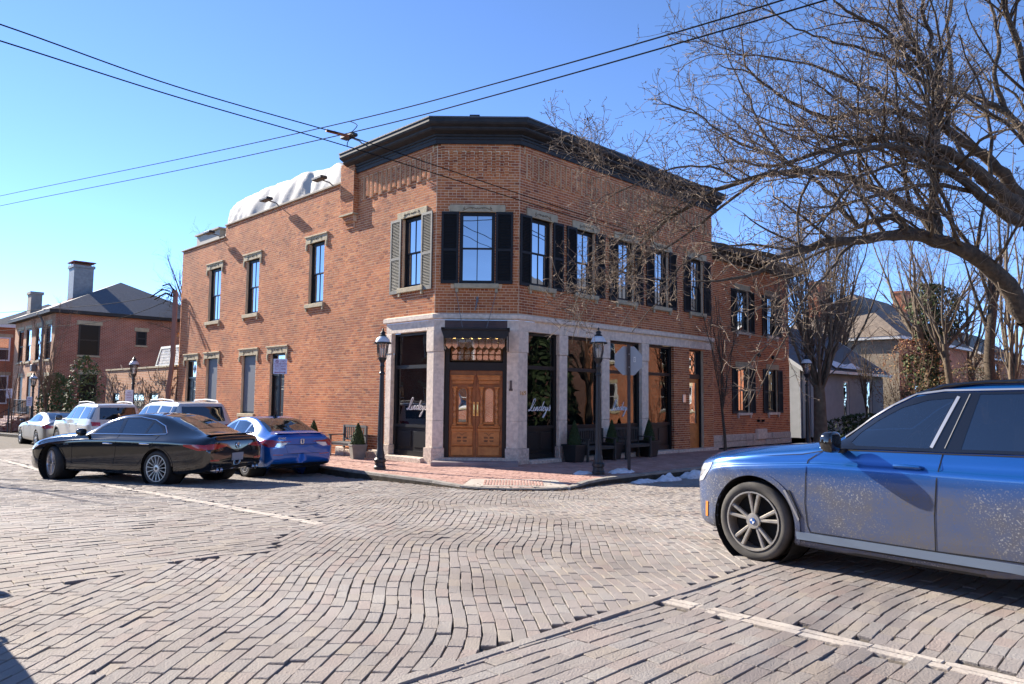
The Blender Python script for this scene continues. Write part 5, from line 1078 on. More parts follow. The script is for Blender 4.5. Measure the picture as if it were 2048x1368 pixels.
for k_, (p_, lb_) in enumerate((((21.3, 40.2, 0), 'tangled leafless bush against the cream end wall'), ((26.6, 41.2, 0), 'tangled leafless bush left of the dark trunked tree'), ((30.5, 43.5, 0), 'tangled leafless bush at the far right under the brick chimney'))): bare_tree('bare_bush', lb_, p_, 6.2, .05, 12, .6, .3, 61 + k_, m_twigr, m_twigr, .1, (2.4, 3.4, 2.6), .45, twig=.45, sides=4)
# ------------------------------------------------------------------ cars
def inner_trim(m):
    """the inside of the body shell is lined with dark cloth, not painted"""
    n = m.node_tree.nodes; l = m.node_tree.links; o = [x for x in n if x.type == 'OUTPUT_MATERIAL'][0]; b = n['Principled BSDF']; d = n.new('ShaderNodeBsdfDiffuse'); d.inputs[0].default_value = (.02, .02, .02, 1)
    g = n.new('ShaderNodeNewGeometry'); x = n.new('ShaderNodeMixShader'); l.new(g.outputs['Backfacing'], x.inputs[0]); l.new(b.outputs[0], x.inputs[1]); l.new(d.outputs[0], x.inputs[2]); l.new(x.outputs[0], o.inputs[0])
def paint(name, c, metal=.0, rough=.25, dirt=None):
    m = M(name, c, rough, metal, coat=1.)
    inner_trim(m) if not dirt else None
    if dirt:                                              # road salt sprayed over the lower flank
        n = m.node_tree.nodes; l = m.node_tree.links; b = n['Principled BSDF']; t = n.new('ShaderNodeTexCoord'); s = n.new('ShaderNodeSeparateXYZ'); l.new(t.outputs['Object'], s.inputs[0])
        z = n.new('ShaderNodeMapRange'); z.inputs[1].default_value = .93; z.inputs[2].default_value = .74; l.new(s.outputs[2], z.inputs[0])
        a = n.new('ShaderNodeTexNoise'); a.inputs['Scale'].default_value = 2.2; a.inputs['Detail'].default_value = 8; a.inputs['Roughness'].default_value = .7; l.new(t.outputs['Object'], a.inputs['Vector'])
        k = n.new('ShaderNodeMapRange'); k.inputs[1].default_value = .2; k.inputs[2].default_value = .62; k.inputs[3].default_value = .35; l.new(a.outputs[0], k.inputs[0])
        v = n.new('ShaderNodeTexNoise'); v.inputs['Scale'].default_value = 75; v.inputs['Detail'].default_value = 3; l.new(t.outputs['Object'], v.inputs['Vector'])
        k2 = n.new('ShaderNodeMapRange'); k2.inputs[1].default_value = .56; k2.inputs[2].default_value = .74; l.new(v.outputs[0], k2.inputs[0])
        mx = n.new('ShaderNodeMath'); mx.operation = 'MULTIPLY'; l.new(z.outputs[0], mx.inputs[0]); l.new(k.outputs[0], mx.inputs[1])
        m2 = n.new('ShaderNodeMath'); m2.operation = 'MULTIPLY'; l.new(z.outputs[0], m2.inputs[0]); l.new(k2.outputs[0], m2.inputs[1])
        ad = n.new('ShaderNodeMath'); ad.operation = 'MULTIPLY_ADD'; ad.use_clamp = True; ad.inputs[1].default_value = .94; l.new(mx.outputs[0], ad.inputs[0]); ml = n.new('ShaderNodeMath'); ml.operation = 'MULTIPLY'; ml.inputs[1].default_value = .5; l.new(m2.outputs[0], ml.inputs[0]); l.new(ml.outputs[0], ad.inputs[2])
        x = n.new('ShaderNodeMix'); x.data_type = 'RGBA'; l.new(ad.outputs[0], x.inputs['Factor']); x.inputs['A'].default_value = (*c, 1); x.inputs['B'].default_value = (*dirt, 1); x2 = n.new('ShaderNodeMix'); x2.data_type = 'RGBA'; l.new(x.outputs['Result'], x2.inputs['A']); x2.inputs['B'].default_value = (.33, .34, .36, 1); pa = n.new('ShaderNodeTexNoise'); pa.inputs['Scale'].default_value = 1.3; pa.inputs['Detail'].default_value = 2; l.new(t.outputs['Object'], pa.inputs['Vector']); pb = n.new('ShaderNodeMapRange'); pb.inputs[1].default_value = .46; pb.inputs[2].default_value = .6; l.new(pa.outputs[0], pb.inputs[0]); pc = n.new('ShaderNodeMath'); pc.operation = 'MULTIPLY'; l.new(pb.outputs[0], pc.inputs[0]); l.new(m2.outputs[0], pc.inputs[1]); l.new(pc.outputs[0], x2.inputs['Factor']); l.new(x2.outputs['Result'], b.inputs['Base Color'])
        r = n.new('ShaderNodeMapRange'); r.inputs[3].default_value = rough; r.inputs[4].default_value = .6; l.new(ad.outputs[0], r.inputs[0]); l.new(r.outputs[0], b.inputs['Roughness'])
        ct = n.new('ShaderNodeMapRange'); ct.inputs[3].default_value = 1.; ct.inputs[4].default_value = .35; l.new(ad.outputs[0], ct.inputs[0]); l.new(ct.outputs[0], b.inputs['Coat Weight'])
        inner_trim(m)
        me_ = n.new('ShaderNodeMapRange'); me_.inputs[3].default_value = metal; me_.inputs[4].default_value = 0; l.new(ad.outputs[0], me_.inputs[0]); l.new(me_.outputs[0], b.inputs['Metallic'])
    return m
m_sglass = glass_mat('side_glass', .10, (.02, .03, .05), .40); m_sglassd = glass_mat('privacy_glass', .12, (.012, .018, .03), .12)
m_tyre = M('tyre_rubber', (.022, .022, .022), .8, c2=(.035, .033, .03), ns=12, coord='obj'); m_tyred = M('dusty_tyre_rubber', (.10, .092, .08), .9, c2=(.05, .047, .042), ns=5, coord='obj')
m_alloy = M('alloy_rim', (.50, .50, .50), .3, .85); m_alloyd = M('dusty_alloy_rim', (.42, .39, .34), .45, .6, c2=(.30, .28, .25), ns=14, coord='obj'); m_wheelblk = M('dark_wheel_well', (.008, .008, .008), .9); m_plast = M('black_plastic', (.014, .014, .015), .5); m_gloss = M('gloss_black_trim', (.006, .006, .007), .12, coat=1.)
m_chrome = M('chrome', (.78, .78, .80), .08, 1.); m_red = M('tail_light_red', (.34, .008, .012), .15, coat=1.); m_lens = M('clear_lens', (.72, .74, .78), .12, .3, coat=1.); m_amber = M('amber_lens', (.75, .22, .02), .2, coat=1.); m_plate = M('plate', (.26, .27, .30), .5); m_seam = M('panel_gap', (.004, .004, .004), .9)
m_und = M('underbody', (.010, .010, .010), .9)
def pchip(xk, yk, x):
    xk = np.array(xk, float); yk = np.array(yk, float); h = np.diff(xk); d = np.diff(yk) / h; n = len(xk); m = np.zeros(n)
    for i in range(1, n - 1):
        if d[i - 1] * d[i] > 0: w1, w2 = 2 * h[i] + h[i - 1], h[i] + 2 * h[i - 1]; m[i] = (w1 + w2) / (w1 / d[i - 1] + w2 / d[i])
    m[0], m[-1] = d[0], d[-1]; i = np.clip(np.searchsorted(xk, x) - 1, 0, n - 2); t = (x - xk[i]) / h[i]
    return yk[i] * (1 + 2 * t) * (1 - t) ** 2 + m[i] * h[i] * t * (1 - t) ** 2 + yk[i + 1] * t * t * (3 - 2 * t) + m[i + 1] * h[i] * t * t * (t - 1)
def crom(P, k):
    P = np.array(P, float); out = []
    for i in range(len(P) - 1):
        p0, p1, p2, p3 = P[max(i - 1, 0)], P[i], P[i + 1], P[min(i + 2, len(P) - 1)]; kk = k[i]
        for j in range(kk):
            t = j / kk; a = .5 * (2 * p1 + (p2 - p0) * t + (2 * p0 - 5 * p1 + 4 * p2 - p3) * t * t + (3 * p1 - p0 - 3 * p2 + p3) * t ** 3); b = p1 * (1 - t) + p2 * t; out.append(a * .72 + b * .28)
    out.append(P[-1]); return np.array(out)
CARS = []
class Car:
    def __init__(s, name, label, tab, wb, wr, ww, mat, nx=150, arch=.055, track=None, group=None, crease=.0):
        s.t = thing(name, label, 'car', group=group); s.mat = mat; s.wb = wb; s.wr = wr
        T = np.array(sorted(tab)); xk = T[:, 0]; x0, x1 = xk[0], xk[-1]
        u = np.linspace(0, 1, nx); X = x0 + (x1 - x0) * (.5 - .5 * np.cos(np.pi * u)) * .35 + (x1 - x0) * u * .65
        V = [pchip(xk, T[:, k], X) for k in range(1, 9)]; kk = [3, 2, 3, 5, 7, 3, 8, 3, 6]; rows = []
        for i in range(nx):
            zb, w, zs, wbt, zbt, wrl, zr, zt = [v[i] for v in V]; mid = zb + (zs - zb) * .5
            rows.append(crom([(0, zb), (w - .16, zb), (w - .035, zb + .05), (w - .012, mid - .02), (w, zs - .02), (w - .012 - crease, zs + .035), (wbt, zbt), (wrl, zr), (wrl * .78, zt - (zt - zr) * .28), (0, zt)], kk))
        m = len(rows[0]); s.m = m; P = np.zeros((nx, 2 * m - 1, 3))
        for i in range(nx):
            r = rows[i]; P[i, :, 0] = X[i]; P[i, :m, 1] = r[:, 0]; P[i, :m, 2] = r[:, 1]; P[i, m:, 1] = -r[::-1][1:, 0]; P[i, m:, 2] = r[::-1][1:, 1]
        # close both ends with bulged caps
        def cap(i, sg):
            C = P[i].copy(); c = np.array([C[0, 0], 0, (C[:, 2].min() + C[:, 2].max()) / 2]); o = []
            for f, b in ((.985, .012), (.94, .024), (.8, .034), (.5, .042), (.02, .046)): Q = c + (C - c) * f; Q[:, 0] = C[:, 0] + sg * b; o.append(Q)
            return o
        A = cap(0, -1)[::-1]; B = cap(nx - 1, 1); G = np.concatenate([np.array(A), P, np.array(B)]); n, k = G.shape[:2]; s.G = G
        idx = np.arange(n * k).reshape(n, k); F = []
        for j in range(k):
            j2 = (j + 1) % k; F.append(np.stack([idx[:-1, j], idx[1:, j], idx[1:, j2], idx[:-1, j2]], -1))
        F = np.concatenate(F); V = G.reshape(-1, 3)
        e1 = V[F[:, 1]] - V[F[:, 0]]; e2 = V[F[:, 2]] - V[F[:, 0]]; nn_ = np.cross(e1, e2); cc_ = V[F].mean(1) - np.array([(x0 + x1) / 2, 0, .6]); cc_[:, 0] *= .05
        if (nn_ * cc_).sum() < 0: F = F[:, ::-1]
        s.bvh = BVHTree.FromPolygons([tuple(v) for v in V], [tuple(f) for f in F])
        # wheel arches
        ra = wr + arch; s.ra = ra; cen = V[F].mean(1); kill = np.zeros(len(F), bool)
        for xw in (0, -wb): kill |= (np.hypot(cen[:, 0] - xw, cen[:, 2] - wr) < ra) & (np.abs(cen[:, 1]) > ww)
        keep = F[~kill]; edge = np.intersect1d(np.unique(keep), np.unique(F[kill])) if kill.any() else []
        V = V.copy()
        for v in edge:
            for xw in (0, -wb):
                dx, dz_ = V[v, 0] - xw, V[v, 2] - wr; d = math.hypot(dx, dz_)
                if d < ra * 1.25 and d > .1: V[v, 0] = xw + dx * ra / d; V[v, 2] = wr + dz_ * ra / d
        s.V, s.keep, s.cen = V, keep, cen[~kill]
        s.body = link('body', quads('body', V, keep), mat, s.t, True)
        s.ww = ww
        for xw in (0, -wb):
            for sg in (1, -1):
                w = MB(); w.lathe([(ra + .004, .0), (ra + .004, -.35), (.02, -.35)], 28, (xw, sg * (s.side(xw, wr + ra - .02) - .012), wr), axis='y') if sg > 0 else w.lathe([(ra + .004, .0), (ra + .004, .35), (.02, .35)], 28, (xw, sg * (s.side(xw, wr + ra - .02) - .012), wr), axis='y')
                w.build('wheel_well', m_wheelblk, s.t)
        u_ = MB(); u_.box(-wb + ra, -ra, -ww - .05, ww + .05, wr * .62, wr * 1.1); u_.box(-wb - ra - .4, ra + .3, -ww + .1, ww - .1, wr * .66, wr * 1.1); u_.build('underbody', m_und, s.t)
    def cut(s, sides=(), tops=()):
        """real window openings through the shell, and a dark cabin with seats behind them"""
        def inside(px, py, P, grow):
            c = np.array(P).mean(0); Q = np.array([p + (np.array(p) - c) / np.linalg.norm(np.array(p) - c) * grow for p in P]); r = np.zeros(len(px), bool); j = len(Q) - 1
            for i in range(len(Q)):
                a, b = Q[i], Q[j]; m = (a[1] > py) != (b[1] > py); r ^= m & (px < (b[0] - a[0]) * (py - a[1]) / (b[1] - a[1] + 1e-12) + a[0]); j = i
            return r
        C = s.cen; k = np.zeros(len(C), bool)
        for P in sides: k |= inside(C[:, 0], C[:, 2], P, .012) & (np.abs(C[:, 1]) > .3)
        for P in tops: k |= inside(C[:, 0], C[:, 1], P, .0) & (C[:, 2] > .9)
        s.body.data = quads('body', s.V, s.keep[~k]); s.body.data.materials.append(s.mat); s.body.data.polygons.foreach_set('use_smooth', np.ones(len(s.body.data.polygons), bool))
    def cabin(s, x0, x1, zb, w, seats, wheelx, zs_=.62, col=None):
        m = MB(); m.box(x1, x0, -w, w, .3, .42); m.box(x0 - .25, x0 + .12, -w, w, zb - .28, zb - .05, bev=.05); m.box(x1, x1 + .3, -w, w, .4, zb - .06)
        for sg in (1, -1): m.box(x1, x0, sg * (w - .01), sg * (w + .03), .35, zb - .03) if sg > 0 else m.box(x1, x0, -w - .03, -w + .01, .35, zb - .03)
        m.build('cabin_lining', m_dark, s.t); sm = col or M('seat_cloth', (.03, .03, .032), .8)
        for k_, (x, ys) in enumerate(seats):
            zs = zs_ - .13 * (k_ > 0)
            for y in ys:
                m = MB(); m.box(x - .05, x + .48, y - .24, y + .24, zs - .14, zs, bev=.05); m.prism([(x - .02, zs - .1), (x + .09, zs), (x - .10, zs + .56), (x - .20, zs + .56), (x - .16, zs)], y - .22, y + .22); m.box(x - .22, x - .12, y - .13, y + .13, zs + .60, zs + .78, bev=.03); m.build('seat', sm, s.t)
        m = MB(); m.tube([(wheelx - .06 * sin(a), .36 + .18 * cos(a), zb - .02 + .17 * sin(a)) for a in np.linspace(0, 2 * pi, 19)[:-1]], .014, 6, close=True); m.tube([(wheelx, .36, zb - .02), (wheelx + .3, .36, zb - .1)], .03, 6); m.tube([(wheelx, .2, zb - .02), (wheelx, .52, zb - .02)], .018, 6); m.build('steering_wheel', m_plast, s.t)
    def side(s, x, z):
        h = s.bvh.ray_cast(Vector((x, 3, z)), Vector((0, -1, 0))); return h[0].y if h[0] else .9
    def drape(s, name, poly, mat, side='L', off=.004, cell=.07, rim=.02, parent=None, smooth=True, holes=()):
        """a patch cut to a polygon and laid on the body: L/R polygons in (x, z), T in (x, y), B and F in (y, z)"""
        bm = bmesh.new(); vs = [bm.verts.new((p[0], p[1], 0)) for p in poly]; bm.faces.new(vs); lo = [min(p[i] for p in poly) for i in (0, 1)]; hi = [max(p[i] for p in poly) for i in (0, 1)]
        for ax in (0, 1):
            n = int((hi[ax] - lo[ax]) / cell)
            for i in range(1, n + 1):
                c = [0, 0, 0]; c[ax] = lo[ax] + (hi[ax] - lo[ax]) * i / (n + 1); no = [0, 0, 0]; no[ax] = 1
                bmesh.ops.bisect_plane(bm, geom=bm.verts[:] + bm.edges[:] + bm.faces[:], plane_co=c, plane_no=no)
        for H in holes:
            for a, b_ in zip(H, list(H[1:]) + [H[0]]):
                dx, dy = b_[0] - a[0], b_[1] - a[1]
                bmesh.ops.bisect_plane(bm, geom=bm.verts[:] + bm.edges[:] + bm.faces[:], plane_co=(a[0], a[1], 0), plane_no=Vector((dy, -dx, 0)).normalized(), dist=1e-5)
        if holes: bmesh.ops.delete(bm, geom=[f_ for f_ in bm.faces if any(inpoly(f_.calc_center_median().x, f_.calc_center_median().y, [Vector(q) for q in H]) for H in holes)], context='FACES')
        D = {'L': (0, -1, 0), 'R': (0, 1, 0), 'T': (0, 0, -1), 'B': (1, 0, 0), 'F': (-1, 0, 0)}[side]; D = Vector(D)
        mk = {'L': lambda a, b: Vector((a, 3, b)), 'R': lambda a, b: Vector((a, -3, b)), 'T': lambda a, b: Vector((a, b, 4)), 'B': lambda a, b: Vector((-9, a, b)), 'F': lambda a, b: Vector((4, a, b))}[side]
        N = {}
        for v in bm.verts:
            o = mk(v.co.x, v.co.y); h = s.bvh.ray_cast(o, D)
            if not h[0]: q = s.bvh.find_nearest(o + D * 3); h = (q[0], q[1])
            nn = h[1] if h[1].dot(D) < 0 else -h[1]; v.co = h[0] + nn * off; N[v] = nn
        if rim:
            be = [e for e in bm.edges if e.is_boundary]; r = bmesh.ops.extrude_edge_only(bm, edges=be); vm = [v for v in r['geom'] if isinstance(v, bmesh.types.BMVert)]
            for v in vm: v.co += D * rim
        bmesh.ops.recalc_face_normals(bm, faces=bm.faces[:])
        bm.normal_update()
        if sum((f_.normal.dot(D) * f_.calc_area() for f_ in bm.faces), 0.) > 0: bmesh.ops.reverse_faces(bm, faces=bm.faces[:])
        me = bpy.data.meshes.new(name); bm.to_mesh(me); bm.free()
        return link(name, me, mat, parent or s.t, smooth, .6)
    def both(s, name, poly, mat, **k):
        a = s.drape(name, poly, mat, 'L', **k); b = s.drape(name, poly, mat, 'R', **k); return a
    def ribbon(s, name, path, w, mat, side='L', off=.003, **k):
        P = [Vector((p[0], p[1])) for p in path]; A = []; B = []
        for i, p in enumerate(P):
            d = (P[min(i + 1, len(P) - 1)] - P[max(i - 1, 0)]).normalized(); n = Vector((-d.y, d.x)) * w / 2; A.append(p + n); B.append(p - n)
        return s.drape(name, [tuple(q) for q in A + B[::-1]], mat, side, off, **k)
    def arch(s, mat, w=.035, off=.012):
        for xw in (0, -s.wb):
            for sd in 'LR':
                P = [(xw + (s.ra + .002) * cos(a), s.wr + (s.ra + .002) * sin(a)) for a in np.linspace(radians(-18), radians(198), 30)]; Q = [(xw + (s.ra + w) * cos(a), s.wr + (s.ra + w) * sin(a)) for a in np.linspace(radians(198), radians(-18), 30)]
                s.drape('arch_trim', P + Q, mat, sd, off, cell=.2, rim=.03)
    def wheels(s, track, tw, rimr, style, tm=None, rm=None, steer=0., emb=None, prof=None):
        tm = tm or m_tyre; rm = rm or m_alloy; R = s.wr
        for xw, st in ((0, steer), (-s.wb, 0)):
            for sg in (1, -1):
                f = Fr((xw, sg * track, R), (cos(st), sin(st), 0), (-sin(st) * 1, cos(st), 0)) if sg > 0 else Fr((xw, -track, R), (cos(st), sin(st), 0), (sin(st), -cos(st), 0))
                h = tw; m = MB(f)
                m.lathe([(rimr, -h * .98), (R * .93, -h), (R * .985, -h * .92), (R, -h * .75), (R, -h * .56), (R * .985, -h * .54), (R * .985, -h * .51), (R, -h * .49), (R, -h * .2), (R * .985, -h * .07), (R * .94, 0), (R * .86, .006), (rimr + .015, -.004), (rimr, -.012), (rimr, -h * .9)], 40, axis='y')
                w = m.build('wheel', tm, s.t, True, .9); m = MB(f)
                m.lathe([(rimr, -.002), (rimr, .004), (rimr - .014, .004), (rimr - .022, -.02), (rimr - .03, -h * .8)], 36, axis='y'); m.lathe([(.075, -.02), (.07, -.004), (.0, .0)], 20, axis='y'); k = rimr - .018
                for i in range(style[0]):
                    a0 = 2 * pi * i / style[0] + style[3]
                    for d in ((-style[1], style[1]) if style[1] else (0,)):
                        a1 = a0 + d * .35; a2 = a0 + d; wi, wo = style[2]; pa = Vector((cos(a1), sin(a1))) * .045; pb = Vector((cos(a2), sin(a2))) * k; t = (pb - pa).normalized(); nn = Vector((-t.y, t.x))
                        q = [pa + nn * wi, pb + nn * wo, pb - nn * wo, pa - nn * wi]; q2 = [pa + nn * wi * .5, pb + nn * wo * .55, pb - nn * wo * .55, pa - nn * wi * .5]; yo, yi, ym = .0, -.006, -.045
                        m._add([(v.x, ym, v.y) for v in q] + [(q[0].x, -.02, q[0].y), (q[1].x, -.016, q[1].y), (q[2].x, -.016, q[2].y), (q[3].x, -.02, q[3].y)] + [(q2[0].x, -.012, q2[0].y), (q2[1].x, -.003, q2[1].y), (q2[2].x, -.003, q2[2].y), (q2[3].x, -.012, q2[3].y)], [(0, 1, 5, 4), (3, 7, 6, 2), (4, 5, 9, 8), (7, 11, 10, 6), (8, 9, 10, 11), (1, 2, 6, 5)])
                m.build('rim', rm, w, True, .5); m = MB(f); m.lathe([(rimr - .03, -h * .45), (.12, -h * .5), (0, -h * .5)], 24, axis='y'); m.build('brake_disc', m_wheelblk, w)
                m = MB(f); m.lathe([(.030, -.002), (.030, .004), (0, .005)], 16, axis='y'); m.build('hub_cap', emb or m_gloss, w)
                if emb and sg > 0 and xw == 0:
                    m = MB(f); c_ = .024
                    for a in (0, pi): m._add([(0, .0065, 0)] + [(c_ * cos(a + t), .0065, c_ * sin(a + t)) for t in np.linspace(0, pi / 2, 6)], [tuple(range(7))])
                    m.build('hub_emblem', m_white, w)
    def place(s, x, y, a, z, sc=1.):
        CARS.append((s.t, (x, y, z), pi / 2 + a, sc))
    def mirror_(s, x, z, mat, w=.11, h=.085, base=None):
        for sg in (1, -1):
            y = sg * (s.side(x, z - .06) - .01); m = MB(); f = Fr((x, y, z), (1, 0, 0), (0, sg, 0))
            m.box(-.035, .03, -.02, .07, -.06, -.02, f, bev=.01); b = m.build('mirror_arm', m_plast, s.t)
            bm = bmesh.new(); bmesh.ops.create_uvsphere(bm, u_segments=14, v_segments=10, radius=1)
            for v in bm.verts:
                c = v.co; q = Vector((math.copysign(abs(c.x) ** .7, c.x) * .085 if c.x > 0 else -.02 + c.x * .03, math.copysign(abs(c.y) ** .6, c.y) * w, math.copysign(abs(c.z) ** .6, c.z) * h)); v.co = (q.x + .01 - sg * 0, sg * (.07 + w) + q.y * 1, q.z + .035)
            me = bpy.data.meshes.new('mirror'); bm.to_mesh(me); bm.free()
            for v in me.vertices: v.co = Vector((x + v.co.x, y + v.co.y, z + v.co.z))
            o = link('mirror', me, mat, s.t, True)
    def handle(s, x, z, mat, L=.2, parent=None):
        for sg in (1, -1):
            y = s.side(x, z); m = MB(); f = Fr((x, sg * y, z), (1, 0, 0), (0, sg, 0)); m.tube([f(-L / 2, -.006, 0), f(-L * .4, .028, .004), f(0, .036, .006), f(L * .4, .028, .004), f(L / 2, -.006, 0)], [.010, .015, .017, .015, .010], 8); m.build('door_handle', mat, s.t, True)
    def seams(s, polys, w=.006, off=.0022):
        """each door a shallow panel over a slightly larger dark gap"""
        for P in polys:
            c = Vector((sum(p[0] for p in P) / len(P), sum(p[1] for p in P) / len(P)))
            for sd in 'LR':
                for a, b in zip(P, P[1:] + P[:1]):
                    n = max(2, int(hypot(b[0] - a[0], b[1] - a[1]) / .06)); s.ribbon('panel_gap', [(a[0] + (b[0] - a[0]) * i / n, a[1] + (b[1] - a[1]) * i / n) for i in range(n + 1)], w, m_seam, sd, off, cell=9, rim=0)
def arcp(c, r, a0, a1, n=8): return [(c[0] + r * cos(radians(a0 + (a1 - a0) * i / n)), c[1] + r * sin(radians(a0 + (a1 - a0) * i / n))) for i in range(n + 1)]
# --- blue sport utility car in the foreground (x forward from the front axle)
m_blue = paint('metallic_blue_paint', (.006, .085, .30), .5, .26, dirt=(.095, .086, .080))
X3 = [(.84, .32, .50, .60, .46, .77, .38, .82, .84), (.80, .28, .66, .65, .60, .82, .48, .88, .90), (.66, .24, .83, .73, .76, .885, .60, .945, .965), (.42, .22, .915, .83, .85, .945, .68, 1.0, 1.02), (0, .20, .945, .88, .89, 1.0, .72, 1.06, 1.08), (-.45, .19, .945, .92, .90, 1.05, .74, 1.11, 1.13), (-.72, .19, .945, .94, .895, 1.085, .735, 1.16, 1.18), (-.86, .19, .945, .94, .892, 1.09, .725, 1.235, 1.26), (-1.15, .19, .945, .945, .89, 1.10, .69, 1.44, 1.475), (-1.5, .19, .945, .95, .89, 1.11, .655, 1.585, 1.63), (-1.9, .19, .945, .95, .89, 1.12, .64, 1.625, 1.675), (-2.5, .26, .945, .96, .885, 1.14, .63, 1.63, 1.68), (-3.2, .28, .94, .97, .87, 1.16, .61, 1.59, 1.64), (-3.6, .32, .915, .98, .84, 1.16, .59, 1.52, 1.57), (-3.78, .36, .87, .96, .80, 1.12, .59, 1.30, 1.34), (-3.87, .42, .80, .9, .74, 1.02, .60, 1.1, 1.13)]
c = Car('blue_suv', 'blue sport utility car with salt spattered flank in the right foreground', X3, 2.864, .37, .60, m_blue, nx=230, arch=.058, crease=.012)
c.place(3.03, 7.76, radians(39.4), .345, 1.0); c.wheels(.945, .25, .278, (5, .19, (.014, .019), .35), m_tyred, m_alloyd, 0, M('hub_blue', (.02, .10, .35), .3)); c.arch(m_blue, .05, .012)
FW = [(-.97, 1.13), (-1.565, 1.14), (-1.70, 1.545), (-1.5, 1.525), (-1.3, 1.46), (-1.12, 1.35), (-.98, 1.24), (-.92, 1.155)]
RWN = [(-1.80, 1.145), (-2.66, 1.165), (-2.74, 1.40), (-2.70, 1.555), (-2.2, 1.58), (-1.88, 1.575)]
TRI = [(-.80, 1.125), (-.94, 1.135), (-.875, 1.16), (-.87, 1.19)]
GL = [(-.74, 1.105), (-2.0, 1.13), (-2.7, 1.15), (-3.35, 1.22), (-3.25, 1.47), (-2.75, 1.575), (-2.2, 1.60), (-1.6, 1.588), (-1.40, 1.555), (-1.22, 1.46), (-1.05, 1.345), (-.88, 1.21)]
QW = [(-2.80, 1.17), (-3.25, 1.25), (-3.2, 1.44), (-2.86, 1.54)]; WSX = [(-.85, -.60), (-.85, .60), (-1.15, .57), (-1.46, .52), (-1.46, -.52), (-1.15, -.57)]
c.cut([FW, RWN, QW], [WSX]); c.cabin(-.85, -3.5, 1.10, .80, [(-1.75, (.38, -.38)), (-2.65, (.42, 0, -.42))], -1.22, .78)
c.both('window_surround', GL, m_gloss, off=.004, cell=.06, holes=[FW, RWN, QW], rim=.03); c.both('window', FW, m_sglass, off=.001, cell=.06, rim=0); c.both('window', RWN, m_sglassd, off=.001, cell=.06, rim=0); c.both('window', QW, m_sglassd, off=.001, rim=0)
for sd in 'LR':
    c.ribbon('window_trim', [(-.72, 1.10), (-1.2, 1.118), (-1.7, 1.126), (-2.2, 1.14), (-2.7, 1.152), (-3.3, 1.21)], .022, m_gloss, sd, .010, cell=.08); c.ribbon('pillar_trim', [(-1.585, 1.145), (-1.65, 1.33), (-1.73, 1.555)], .024, m_alloy, sd, .011, cell=.08); c.ribbon('pillar_trim', [(-1.685, 1.145), (-1.74, 1.33), (-1.81, 1.575)], .006, m_galv, sd, .011, cell=.08)
    c.ribbon('roof_trim', [(-.84, 1.19), (-1.05, 1.365), (-1.22, 1.48), (-1.4, 1.572), (-1.62, 1.604), (-2.2, 1.615), (-2.75, 1.59)], .014, m_alloy, sd, .010, cell=.08)
c.seams([[(-.56, .98), (-.545, .80), (-.53, .60), (-.545, .40), (-.57, .345), (-1.61, .345), (-1.615, .62), (-1.64, .9), (-1.675, 1.105), (-.72, 1.085)], [(-1.64, .9), (-1.615, .62), (-1.61, .345), (-2.42, .36), (-2.55, .62), (-2.76, .82), (-2.82, 1.13), (-1.675, 1.105)]], .009, .003)
for sd in 'LR':
    c.ribbon('hood_gap', [(-.72, 1.075), (-.5, 1.03), (-.2, 1.0), (.2, .965), (.5, .905)], .006, m_seam, sd, .003, cell=9, rim=0)
c.both('side_skirt', [(-.44, .335), (-2.42, .34), (-2.42, .275), (-.44, .27)], M('skirt_silver_blue', (.25, .32, .42), .35, .6), off=.016, cell=.1, rim=.03); c.both('sill_plate', [(-.44, .262), (-2.42, .267), (-2.42, .205), (-.44, .20)], m_plast, off=.004)
c.both('fender_vent', [(-.345, .69), (-.385, .70), (-.49, .47), (-.475, .45)], m_plast, off=.009, rim=.02); c.drape('vent_blade', [(-.325, .695), (-.348, .70), (-.475, .45), (-.465, .43)], m_alloy, 'L', .014)
c.both('headlight', [(.80, .69), (.75, .78), (.66, .855), (.50, .885), (.53, .80), (.62, .70), (.72, .67)], m_lens, off=.006, cell=.05); c.both('headlight_bezel', [(.71, .755), (.655, .80), (.60, .81), (.63, .755), (.68, .73)], m_galv, off=.009, cell=.05); c.both('side_marker', [(.60, .34), (.565, .34), (.55, .49), (.585, .49)], m_amber, off=.007)
c.drape('grille', [(-.28, .60), (.28, .60), (.34, .82), (-.34, .82)], m_plast, 'F', .006); c.drape('lower_intake', [(-.5, .34), (.5, .34), (.55, .5), (-.55, .5)], m_plast, 'F', .006)
c.drape('windscreen', [(-.83, -.63), (-.83, .63), (-1.15, .60), (-1.48, .55), (-1.48, -.55), (-1.15, -.60)], m_cglassc, 'T', .004, cell=.07, rim=0)
c.mirror_(-.87, 1.125, m_gloss, .105, .09); c.handle(-1.42, .985, m_blue, .24); c.handle(-2.5, 1.0, m_blue, .25)
for sg in (1, -1):
    m = MB(); m.tube([(-1.40, sg * .635, 1.575), (-1.6, sg * .628, 1.645), (-1.9, sg * .615, 1.675), (-2.5, sg * .605, 1.682), (-3.1, sg * .585, 1.645), (-3.35, sg * .575, 1.60)], .017, 8); m.build('roof_rail', m_gloss, c.t, True)
c.both('tail_light', [(-3.86, .95), (-3.6, .96), (-3.55, 1.06), (-3.82, 1.06)], m_red, off=.008)
tl = 'PIRELLI'
for i, ch in enumerate(tl):
    a = radians(-112 + i * 4.6); r = .315; p = Vector((0 + r * cos(a), .9325, .37 + r * sin(a))); f = Fr(p, (1, 0, 0), (0, 1, 0), (-cos(a), 0, -sin(a))); text_mesh('tyre_lettering', ch, .036, f, m_txtw, c.t, ext=.0008)
